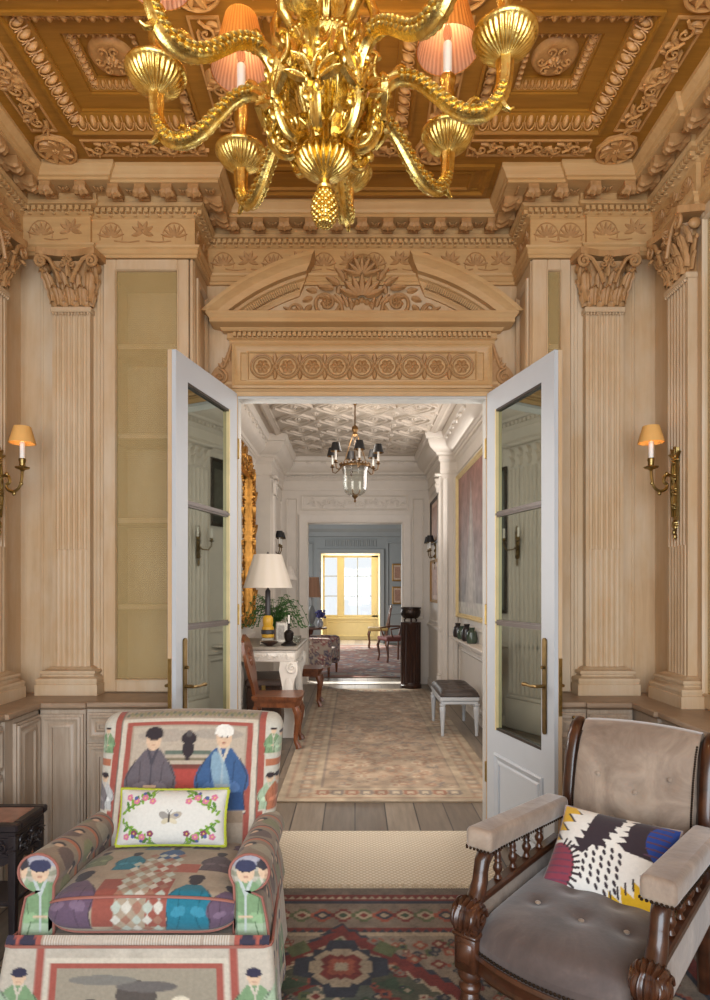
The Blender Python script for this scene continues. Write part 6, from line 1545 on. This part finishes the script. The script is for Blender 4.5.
m = MB(); m.lathe([(.075, .859), (.075, .872), (.05, .885), (.035, .90), (.045, .93), (.048, .98), (.03, 1.0), (.012, 1.01), (.010, 1.06), (.018, 1.07), (.004, 1.07)], 18, (-.635, 6.0, 0)); m.build('stand', plain('black_bronze', S(36, 30, 28), .35, .5), t)
m = MB(); m.lathe([(.009, 1.07), (.009, 1.15), (.002, 1.152)], 10, (-.635, 6.0, 0)); m.build('candle', IVORY, t)
t = thing('bowl', 'small dark bowl in front of the table lamp on the console', 'bowl', (-.81, 5.925, .858))
m = MB(); m.lathe([(.03, .859), (.034, .866), (.07, .885), (.085, .90), (.08, .902), (.06, .886), (.01, .872)], 22, (-.81, 5.925, 0)); m.build('basin', plain('dark_lacquer', S(58, 40, 34), .3), t)
t = thing('glass_dish', 'clear glass dish on the marble console corner', 'dish', (-.60, 6.3, .858)); m = MB(); m.lathe([(.03, .8585), (.05, .865), (.06, .93), (.055, .93), (.045, .87), (.005, .866)], 18, (-.60, 6.3, 0)); m.build('basin', CLEAR, t)
t = thing('wall_lamp', 'small pale wall lamp with a brown lined shade behind the table lamp', 'lamp', (-1.08, 8.75, 1.5))
m = MB(); m.tube([(-1.078, 8.75, 1.62), (-.99, 8.75, 1.58), (-.94, 8.75, 1.56)], .008, 6); m.lathe([(.03, 0), (.03, .01)], 12, (-1.08, 8.75, 1.62), axis='x'); m.build('bracket', BRASS, t)
shade('lamp_shade', plain('pale_card', S(222, 214, 204), .6), plain('brown_lining', S(134, 96, 70), .6), t, (-.93, 8.75), .12, .05, 1.53, 1.72, 16)
t = thing('chest', 'dark brown chest under the marble console', 'chest', (-.88, 6.4, 0))
m = MB(); m.box(-1.06, -.72, 6.10, 6.7, .002, .44, .012); m.build('body', wood('dark_chest', S(44, 30, 24), S(84, 58, 44)), t); m = MB(); m.box(-1.075, -.705, 6.085, 6.715, .441, .52, .02); m.build('lid', plain('chest_leather', S(90, 74, 66), .45, 0, .2), t); m = MB(); m.box(-.91, -.87, 6.078, 6.086, .38, .46, .003); m.build('clasp', BRASS, t)

# ---- hall chairs
CHW = wood('hall_chair_oak', S(78, 40, 20), S(132, 76, 42), (4, 4, 2), .35, None, 0, .03, .2)
def hall_chair(label, X, Y):
    t = thing('hall_chair', label, 'chair', (X, Y, 0), 0, 'wooden hall chairs')
    m = MB(); pl = [(-.20, -.17), (.20, -.21), (.235, -.15), (.24, 0), (.235, .15), (.20, .21), (-.20, .17)]
    m.prism(pl, XY, .425, .45); m.prism([(a*.96, b*.96) for a, b in pl], XY, .41, .425); m.prism([(a*.9, b*.9) for a, b in pl], XY, .355, .41); m.build('seat', CHW, t, world=False)
    for y in (-.165, .165):
        l = MB(); l.tube([(.18, y, .36), (.205, y*1.03, .30), (.20, y*1.02, .22), (.185, y, .12), (.185, y, .06), (.205, y*1.02, .03), (.212, y*1.02, .004)], [.034, .036, .028, .022, .020, .026, .030], 10, lob=4, amp=-.1); l.build('leg', CHW, t, world=False, smooth=50)
        l = MB(); l.tube([(-.17, y*.85, .36), (-.185, y*.85, .2), (-.225, y*.87, .004)], [.024, .022, .020], 8, lob=4, amp=-.1); l.build('leg', CHW, t, world=False, smooth=50)
    b = MB(); o = [(-.10, .44), (-.115, .55), (-.16, .62), (-.19, .72), (-.20, .84), (-.16, .92), (-.08, .95), (0, .98), (.08, .95), (.16, .92), (.20, .84), (.19, .72), (.16, .62), (.115, .55), (.10, .44)]
    b.prism(o, lambda a, z, h: (-.185-.20*(z-.44)+h, a, z), -.014, .014); G = lambda a, z, h: (-.171-.20*(z-.44)+h, a, z)
    rosette(b, G, 0, .78, .09, .02, 8); b.build('backrest', CHW, t, world=False, smooth=40); return t
hall_chair('wooden hall chair with a shaped back, in front of the marble console', -.70, 5.60)
hall_chair('second wooden hall chair, beyond the marble console', -.62, 7.55)

# ---- right side of the hall
t = thing('bench', 'white painted hall bench with a dark buttoned leather cushion', 'bench', (.985, 6.22, 0))
m = MB(); m.box(.80, 1.17, 5.86, 6.60, .33, .375, .01); m.box(.81, 1.16, 5.87, 6.59, .30, .33, .006); m.build('frame', WHITE, t)
LEATH = plain('dark_leather', S(62, 52, 48), .4, 0, .2, 10, .2, 30); m = MB(); u, v = np.meshgrid(np.linspace(-1, 1, 40), np.linspace(-1, 1, 60)); z = .378+.07*np.sqrt(np.maximum(0, (1-np.abs(u)**6)*(1-np.abs(v)**8)))
for i in (-.4, .4):
    for j in (-.66, -.22, .22, .66): z -= .02*np.exp(-((u-i)**2*.034+(v-j)**2*.137)/.0016)
m.grid(np.stack([.985+u*.185, 6.23+v*.37, z], -1)); m.box(.80, 1.17, 5.86, 6.60, .372, .385); cu_ = m.build('cushion', LEATH, t, smooth=60)
for x in (.825, 1.145):
    for y in (5.885, 6.575):
        l = MB(); l.lathe([(.012, .002), (.016, .01), (.014, .02), (.018, .10), (.026, .24), (.030, .27), (.022, .28), (.030, .295), (.030, .305)], 12, (x, y, 0), 6, [0, 0, 0, .15, .15, .1, 0, 0, 0]); l.build('leg', WHITE, t, smooth=50)
t = thing('pedestal', 'dark fluted wooden pedestal at the far right of the hall', 'pedestal', (.79, 8.87, 0))
DK = wood('dark_pedestal', S(38, 22, 18), S(72, 44, 34), (6, 6, 1), .3); m = MB(); m.lathe([(.15, .002), (.155, .01), (.155, .05), (.145, .06), (.138, .09)], 24, (.79, 8.87, 0)); m.build('base', DK, t)
m = MB(); m.lathe([(.138, .091), (.138, .90), (.145, .905), (.145, .935), (.02, .936)], 64, (.79, 8.87, 0), 16, [.10, .10, 0, 0, 0]); m.build('shaft', DK, t, smooth=50)
t = thing('urn', 'dark bronze bowl on small feet on top of the pedestal', 'urn', (.79, 8.87, .937))
m = MB(); m.lathe([(.03, .985), (.10, .99), (.135, 1.03), (.145, 1.08), (.135, 1.12), (.15, 1.13), (.15, 1.145), (.13, 1.145), (.12, 1.10), (.02, 1.05)], 28, (.79, 8.87, 0)); m.build('bowl', plain('bronze_bowl', S(52, 40, 34), .35, .6), t)
for k in range(3):
    l = MB(); a = k*2*pi/3+.5; l.tube([(.79+.07*cos(a), 8.87+.07*sin(a), .995), (.79+.10*cos(a), 8.87+.10*sin(a), .965), (.79+.09*cos(a), 8.87+.09*sin(a), .94)], .012, 6); l.build('foot', DK, t)
t = thing('wall_shelf', 'narrow white shelf under the tall painting in the hall', 'shelf', (1.24, 6.9, .78))
m = MB(); m.box(1.17, HXR-.001, 5.75, 7.75, .80, .825, .006); m.build('board', HALLW, t)
for y in (5.95, 6.75, 7.55): l = MB(); l.prism([(HXR-.001, .799), (1.19, .799), (1.24, .76), (HXR-.001, .70)], plane((0, y, 0), (1, 0, 0), (0, 0, 1), (0, -1, 0)), -.015, .015); l.build('bracket', HALLW, t)
GG = plain('green_glass', S(64, 78, 66), .1, 0, .2); 
for k, (y, mt, h, lab) in enumerate(((7.5, 0, .17, 'farthest dark jar on the shelf under the tall painting'), (7.2, 1, .15, 'green glass jar on the shelf under the tall painting'), (6.9, 0, .19, 'tall dark jar on the shelf under the painting, nearer than the green one'), (6.6, 1, .17, 'second green glass jar on the shelf, beside the tall dark jar'))):
    m = MB(); m.lathe([(.045, .8255), (.055, .835), (.06, .88), (.05, .825+h*.7), (.028, .825+h*.82), (.034, .825+h), (.02, .825+h)], 16, (1.235, y, 0)); one(m, 'jar', (EBON, GG)[mt], lab, 'jar', 'jars on the hall shelf')

# ---- hall runner
hr = Cloth(-.515, 1.02, 4.08, 8.75, S(178, 158, 134), 90)
hr.rect(-.52, 1.02, 4.08, 8.75, S(186, 168, 142)); hr.rect(-.46, .96, 4.14, 8.69, S(172, 138, 112)); hr.rect(-.44, .94, 4.16, 8.67, S(196, 176, 148)); hr.rect(-.24, .74, 4.36, 8.47, S(150, 132, 116)); hr.rect(-.22, .72, 4.38, 8.45, S(186, 162, 136))
rr = random.Random(4)
for i in range(700):
    x, y = rr.uniform(-.2, .7), rr.uniform(4.4, 8.43); motif(hr, x, y, rr.uniform(.02, .055), rr.choice([(S(168, 128, 102), S(196, 174, 146)), (S(148, 134, 122), S(184, 162, 136)), (S(176, 138, 110), S(160, 144, 124)), (S(200, 182, 156), S(172, 132, 106))]), rr.choice([0, pi/4]))
for i in range(47):
    for x in (-.34, .84): motif(hr, x, 4.2+.098*i, .06, [(S(180, 146, 118), S(200, 182, 156)), (S(164, 148, 130), S(204, 186, 160))][i % 2], pi/4)
for i in range(10):
    for y in (4.26, 8.56): motif(hr, -.22+.1*i, y, .06, [(S(160, 102, 76), S(200, 182, 156)), (S(126, 116, 108), S(206, 188, 160))][i % 2], pi/4)
hr.A = (hr.A*.80+np.array(S(176, 154, 130))*.20)*.80; hr.mottle(.30, .06); hr.mottle(.2, .35)
m = MB(); xs, ys = np.linspace(-.515, 1.02, 150), np.linspace(4.08, 8.75, 420); Ug, Vg = np.meshgrid(xs, ys); m.grid(np.stack([Ug, Vg, np.full(Ug.shape, .0105)], -1), col=hr.at(Ug, Vg).reshape(-1, 3)); m.box(-.515, 1.02, 4.08, 8.75, .001, .010, col=S(170, 150, 124))
one(m, 'hall_rug', FIBRE, 'long faded beige and rust rug down the middle of the hall', 'rug', smooth=0, recalc=False)

# ================================================================== the blue room
BLUEW = plain('blue_grey_paint', S(158, 160, 158), .5, 0, .03); BLUED = plain('blue_grey_ceiling', S(150, 153, 152), .6, 0, .03); CREAMY = plain('cream_yellow_paint', S(240, 224, 178), .5, 0, .03)
FY = 16.4; RX0, RX1, RZ = -.90, .66, 2.36
m = MB(); m.box(-2.4, RX0, FY, FY+.15, 0, 3.1); m.box(RX1, 2.4, FY, FY+.15, 0, 3.1); m.box(RX0, RX1, FY, FY+.15, RZ, 3.1)
WF = wall_y(FY)
m.sweep([(0, -.01), (0, .02), (.05, .04), (.10, .05), (.11, -.01)], [(RX0, 0), (RX0, RZ), (RX1, RZ), (RX1, 0)], WF, side=-1)
for k in range(12): frame_mold(m, WF, RX0+.1+.115*k, RX0+.185+.115*k, 2.52, 2.72, [(0, 0), (0, .02), (.02, .02), (.03, 0)])
m.sweep([(0, 2.78), (.06, 2.80), (.08, 2.90), (.20, 2.98), (.22, 3.1), (0, 3.1)], [(-2.4, FY), (2.4, FY)], XY, side=1)
for (a0, a1) in ((-1.9, -1.08), (.84, 1.7)):
    for (b0, b1) in ((.15, .8), (.95, 2.65)): frame_mold(m, WF, a0, a1, b0, b1, [(0, 0), (0, .02), (.03, .03), (.05, 0)])
struct(m, 'wall_blue_far', BLUEW, 'blue grey panelled far wall around the yellow window bay', 'wall')
m = MB(); m.box(-2.4, -2.3, 9.4, FY, 0, 3.1); struct(m, 'wall_blue_left', BLUEW, 'blue grey left wall of the far room', 'wall')
m = MB(); m.box(2.3, 2.4, 9.4, FY, 0, 3.1); struct(m, 'wall_blue_right', BLUEW, 'blue grey right wall of the far room', 'wall')
m = MB(); m.box(-2.4, 2.4, 9.4, FY+.15, 3.1, 3.2); struct(m, 'ceiling_blue', BLUED, 'blue grey ceiling of the far room', 'ceiling')
m = MB(); m.box(-2.4, HXL, 9.36, 9.40, 0, 3.2); m.box(HXR, 2.4, 9.36, 9.40, 0, 3.2); struct(m, 'wall_blue_near', BLUEW, 'blue grey near wall of the far room', 'wall')
m = MB(); m.box(RX0-.1, RX0+.012, FY+.02, 17.6, 0, RZ); m.box(RX1-.012, RX1+.1, FY+.02, 17.6, 0, RZ); m.box(RX0-.1, RX1+.1, FY+.02, 17.6, RZ-.012, 2.5); m.box(RX0, RX1, 17.5, 17.6, 0, .60); m.box(RX0, RX1, 17.42, 17.6, .58, .63, .01)
frame_mold(m, wall_y(17.5), RX0+.1, RX1-.1, .08, .52, [(0, 0), (0, .015), (.03, .02), (.05, 0)])
struct(m, 'wall_bay', CREAMY, 'cream yellow window bay at the far end', 'wall')
WINGL, nt, bs = new_mat('window_glass'); tr = nt.nodes.new('ShaderNodeBsdfTransparent'); tr.inputs[0].default_value = (.97, .98, .98, 1); gl = nt.nodes.new('ShaderNodeBsdfGlossy'); gl.inputs['Roughness'].default_value = .02; mx = nt.nodes.new('ShaderNodeMixShader'); mx.inputs[0].default_value = .05; lnk(nt, tr.outputs[0], mx.inputs[1]); lnk(nt, gl.outputs[0], mx.inputs[2]); lnk(nt, mx.outputs[0], nt.nodes['Material Output'].inputs[0])
w_ = thing('window_1', 'tall bright window with cream yellow frame at the far end', 'window', (-.12, 17.55, .63), 0, None, 'structure'); ROOT[w_.name] = (0, 0, 0); w_.location = (0, 0, 0)
m = MB(); m.box(RX0, RX0+.05, 17.5, 17.6, .63, RZ, .01); m.box(RX1-.20, RX1, 17.5, 17.6, .63, RZ, .01); m.box(RX0, RX1, 17.5, 17.6, RZ-.06, RZ, .01); m.box(RX0, RX1, 17.5, 17.6, .63, .69, .01); m.box(-.50, -.30, 17.48, 17.6, .63, RZ, .02)
m.build('frame', CREAMY, w_)
for x0_, x1_ in ((RX0+.05, -.50), (-.30, RX1-.20)):
    g = MB(); g.box(x0_, x1_, 17.55, 17.556, .69, RZ-.06); g.build('glass_pane', WINGL, w_)
for z in (1.22, 1.78): b = MB(); b.box(RX0+.05, -.5, 17.53, 17.58, z-.012, z+.012); b.box(-.3, RX1-.2, 17.53, 17.58, z-.012, z+.012); b.build('glazing_bar', WHITE, w_)
b = MB(); b.box(.06, .085, 17.53, 17.58, .69, RZ-.06); b.build('glazing_bar', WHITE, w_)
m = MB(); m.box(EX0, EX1, HYE-.02, 9.42, .001, .008, .002); one(m, 'threshold', MARW, 'white stone threshold between hall and blue room', 'threshold', kind='structure')
br_ = Cloth(-1.3, 1.5, 9.9, 15.6, S(150, 120, 108), 50); br_.rect(-1.2, 1.4, 10, 15.5, S(168, 96, 84)); br_.rect(-1.1, 1.3, 10.1, 15.4, S(176, 160, 148)); br_.rect(-.85, 1.05, 10.4, 15.1, S(150, 108, 96))
for i in range(500): motif(br_, rr.uniform(-1.2, 1.4), rr.uniform(10, 15.5), rr.uniform(.05, .12), rr.choice([(S(110, 110, 120), S(190, 170, 156)), (S(170, 110, 94), S(130, 120, 116)), (S(190, 176, 160), S(150, 90, 80))]), rr.choice([0, pi/4]))
br_.mottle(.25, .15); m = MB(); xs, ys = np.linspace(-1.3, 1.5, 110), np.linspace(9.9, 15.6, 220); Ug, Vg = np.meshgrid(xs, ys); m.grid(np.stack([Ug, Vg, np.full(Ug.shape, .0105)], -1), col=br_.at(Ug, Vg).reshape(-1, 3)); m.box(-1.3, 1.5, 9.9, 15.6, .001, .010, col=S(150, 120, 108))
one(m, 'blue_room_rug', FIBRE, 'rose and grey patterned rug on the floor of the blue room', 'rug', smooth=0, recalc=False)
for z0, lab in ((1.62, 'upper framed picture on the blue wall right of the window'), (1.02, 'lower framed picture on the blue wall right of the window')):
    picture('framed_picture', lab, wall_y(FY-.03), .97, 1.25, z0, z0+.46, .04, OCH, flat(S(206, 176, 150), S(170, 130, 110)), .03)
def small_chair(label, X, Y, rz, sm, arms=True, grp='wooden chairs of the blue room'):
    t = thing('side_chair', label, 'chair', (X, Y, .011), rz, grp)
    m = MB(); rbox(m, -.25, .25, -.24, .24, .40, .48, .03); m.build('seat', sm, t, world=False, smooth=60)
    for x in (-.22, .22):
        l = MB(); l.tube([(x, -.2, .40), (x*1.08, -.225, .30), (x, -.20, .12), (x*1.05, -.22, .0)], [.026, .028, .018, .022], 8); l.build('leg', CHW, t, world=False)
        l = MB(); l.tube([(x, .2, 0), (x, .21, .42), (x*.95, .27, .72), (x*.9, .31, .95)], [.018, .022, .020, .016], 8); l.build('leg', CHW, t, world=False)
        if arms: l = MB(); l.tube([(x, .25, .66), (x*1.12, .05, .66), (x*1.15, -.16, .63), (x*1.05, -.12, .50), (x*1.02, -.08, .44)], .016, 8); l.build('arm', CHW, t, world=False)
    b = MB(); b.tube([(-.2, .31, .94), (-.1, .315, .99), (0, .32, 1.0), (.1, .315, .99), (.2, .31, .94)], .022, 8); b.box(-.05, .05, .27, .29, .46, .97, .005); b.tube([(-.2, .255, .60), (.2, .255, .60)], .014, 6); b.build('backrest', CHW, t, world=False)
RSEAT = plain('red_brown_seat', S(134, 74, 66), .6)
small_chair('wooden armchair with a red brown seat on the right of the blue room', .74, 12.1, radians(-70), RSEAT)
small_chair('small wooden chair beside the window bay of the blue room', .55, 15.0, radians(-90), plain('tan_seat', S(196, 160, 96), .6), False)
t = thing('armchair', 'floral upholstered armchair at the left inside the blue room', 'armchair', (-.64, 10.25, .011), radians(80))
fc = Cloth(-.5, .5, -.5, .5, S(176, 160, 146), 120)
for i in range(260): motif(fc, rr.uniform(-.5, .5), rr.uniform(-.5, .5), rr.uniform(.02, .05), rr.choice([(S(110, 70, 84), S(190, 170, 150)), (S(90, 84, 104), S(160, 140, 130)), (S(150, 90, 90), S(210, 200, 184))]), rr.uniform(0, 1.5))
FAB = painted('floral_linen', .85, 200, .1)
def fbox(name, x0, x1, y0, y1, z0, z1):
    m = MB(); n = 24; 
    for ax in range(3):
        for sd in (0, 1):
            L = [(x0, x1), (y0, y1), (z0, z1)]; u_, v_ = [k for k in range(3) if k != ax]; A, Bv = np.meshgrid(np.linspace(*L[u_], n), np.linspace(*L[v_], n)); P = np.zeros((n, n, 3)); P[..., u_] = A; P[..., v_] = Bv; P[..., ax] = L[ax][sd]
            c_ = (P-np.array([(x0+x1)/2, (y0+y1)/2, (z0+z1)/2])); hs = np.array([(x1-x0)/2, (y1-y0)/2, (z1-z0)/2]); q = c_/hs; q = q/np.maximum(1e-6, (np.abs(q)**8).sum(-1, keepdims=True)**(1/8)); P = q*hs+np.array([(x0+x1)/2, (y0+y1)/2, (z0+z1)/2])
            m.grid(P, col=fc.at(A % 1-.5, Bv % 1-.5).reshape(-1, 3))
    m.build(name, FAB, t, world=False, smooth=60)
fbox('seat', -.27, .27, -.33, .22, .26, .46); fbox('backrest', -.34, .34, .20, .38, .15, .92); fbox('arm', -.38, -.27, -.33, .24, .15, .62); fbox('arm', .27, .38, -.33, .24, .15, .62)
for x in (-.3, .3):
    for y in (-.28, .3): l = MB(); l.lathe([(.015, .0), (.025, .16)], 8, (x, y, 0)); l.build('leg', CHW, t, world=False)
# lamp table with flowers beyond it
t = thing('lamp_table', 'small round table at the left of the blue room', 'table', (-.80, 11.2, .011)); m = MB(); m.lathe([(.02, .68), (.28, .69), (.30, .70), (.30, .72), (.02, .721)], 24, (-.80, 11.2, 0)); m.build('top', CHW, t)
m = MB(); m.lathe([(.16, .011), (.14, .04), (.04, .08), (.03, .3), (.05, .4), (.03, .55), (.06, .68)], 14, (-.80, 11.2, 0)); m.build('stem', CHW, t)
t = thing('table_lamp', 'lamp with a salmon pink shade on the round table of the blue room', 'lamp', (-.78, 11.25, .722)); c = (-.78, 11.25, 0)
m = MB(); m.lathe([(.06, .7225), (.07, .74), (.03, .78), (.07, .88), (.08, .98), (.04, 1.08), (.012, 1.12), (.008, 1.34)], 16, c); m.build('base', BLUED, t); shade('lamp_shade', shade_mat('salmon_shade', S(208, 160, 130), S(220, 172, 140), None, 12, .3), CARD, t, c, .16, .13, 1.26, 1.62, 20)
t = thing('flower_vase', 'vase of purple blue flowers at the left of the blue room', 'flowers', (-.62, 11.12, .722)); m = MB(); m.lathe([(.03, .7225), (.05, .74), (.055, .80), (.035, .86), (.045, .88), (.03, .88)], 14, (-.62, 11.12, 0)); m.build('vase', plain('pale_china', S(190, 190, 196), .2), t)
m = MB()
for k in range(46): a, r_, z = rr.uniform(0, 2*pi), .10*sqrt(rr.random()), rr.uniform(.9, 1.02); m.ell((-.62+r_*cos(a), 11.12+r_*sin(a), z), (.024, .024, .02), 6, 4)
m.build('blooms', plain('violet_petals', S(88, 84, 150), .7, 0, .3, 40), t)

for o in [q for q in COL.objects if q.parent is None and q.name.split('.')[0] in ('hall_chair', 'bench')]: o.location.z += .0125
for o in (t0_ for t0_ in COL.objects if t0_.parent is None and t0_.name.split('.')[0] in ('side_chair',)): o.location.z += .004
# ================================================================== camera and light
cam = bpy.data.cameras.new('camera'); co = bpy.data.objects.new('camera', cam); COL.objects.link(co)
co.location = (0, 0, CZ); co.rotation_euler = (pi/2, 0, 0)
cam.sensor_fit = 'HORIZONTAL'; cam.sensor_width = 36; cam.lens = F/710*36; cam.shift_y = (HY-500)/710; cam.clip_start = .05
SC.camera = co
w = bpy.data.worlds.new('sky'); SC.world = w; w.use_nodes = True
bg = w.node_tree.nodes['Background']; bg.inputs[0].default_value = (.93, .96, 1, 1); bg.inputs[1].default_value = 1.2
def area(name, loc, rot, sx, sy, e, c=(1, 1, 1), spread=pi):
    l = bpy.data.lights.new(name, 'AREA'); l.shape = 'RECTANGLE'; l.size = sx; l.size_y = sy; l.energy = e; l.color = c; l.spread = spread
    o = bpy.data.objects.new(name, l); COL.objects.link(o); o.location = loc; o.rotation_euler = rot; return o
def pt(name, loc, e, c, r=.03):
    l = bpy.data.lights.new(name, 'POINT'); l.energy = e; l.color = c; l.shadow_soft_size = r
    o = bpy.data.objects.new(name, l); COL.objects.link(o); o.location = loc; return o
WARM = (1, .79, .45)
area('room_window_daylight', (-.09, -1.25, 1.7), (pi/2, 0, 0), 2.8, 2.4, 165, (.82, .91, 1))
for k in range(8):
    a = radians(7)+2*pi*k/8
    pt('chandelier_bulb', (CHX+.452*sin(a), CHY+.452*cos(a), 3.19), 3.8, WARM)
for x, y in ((XL+.17, 2.99), (XR-.17, 2.985)): pt('sconce_bulb', (x, y, 2.15), .2, WARM, .02)


area('hall_left_fill', (-1.22, 4.32, 1.9), (0, -pi/2, 0), 1.8, .9, 45, (1, .97, .94))  # added fill light against the solid left hall wall
area('hall_far_fill', (1.2, 7.0, 2.6), (0, pi/2, 0), 1.2, 1.4, 22, (1, .95, .9))  # added fill high on the right wall to brighten the hall, no window there
area('hall_right_fill', (1.22, 4.32, 1.8), (0, pi/2, 0), 1.8, .9, 32, (1, .98, .96))  # added fill that brightens the left hall wall reflected in the right door
def sunspot(name, loc, tgt, e, deg, c=(1, .97, .9)):
    from mathutils import Vector
    l = bpy.data.lights.new(name, 'SPOT'); l.energy = e; l.spot_size = radians(deg); l.spot_blend = .25; l.color = c; l.shadow_soft_size = .02
    o = bpy.data.objects.new(name, l); COL.objects.link(o); o.location = loc; o.rotation_euler = (Vector(tgt)-Vector(loc)).to_track_quat('-Z', 'Y').to_euler()
sunspot('blue_room_sunbeam', (-1.9, 10.9, 2.7), (.0, 9.36, 0), 1000, 22)
sunspot('bay_sunbeam', (.3, 17.3, 2.25), (-.15, 16.2, 0), 700, 56)
pt('lantern_bulb', (0, 6.4, 2.90), 9, (1, .9, .78), .12)
area('blue_window_daylight', (-.12, 17.4, 1.5), (-pi/2, 0, 0), 1.3, 1.6, 30, (1, .98, .95))
area('blue_side_window_daylight', (-2.2, 13.0, 1.7), (0, -pi/2, 0), 1.6, 3.0, 120, (.95, .98, 1))
SC.view_settings.view_transform = 'Standard'; SC.view_settings.look = 'None'; SC.view_settings.gamma = 1; SC.view_settings.use_curve_mapping = False
SC.view_settings.exposure = -0.12
SC.cycles.use_denoising = True; SC.cycles.max_bounces = 8; SC.cycles.diffuse_bounces = 4; SC.cycles.caustics_reflective = False; SC.cycles.caustics_refractive = False; SC.cycles.sample_clamp_indirect = 6
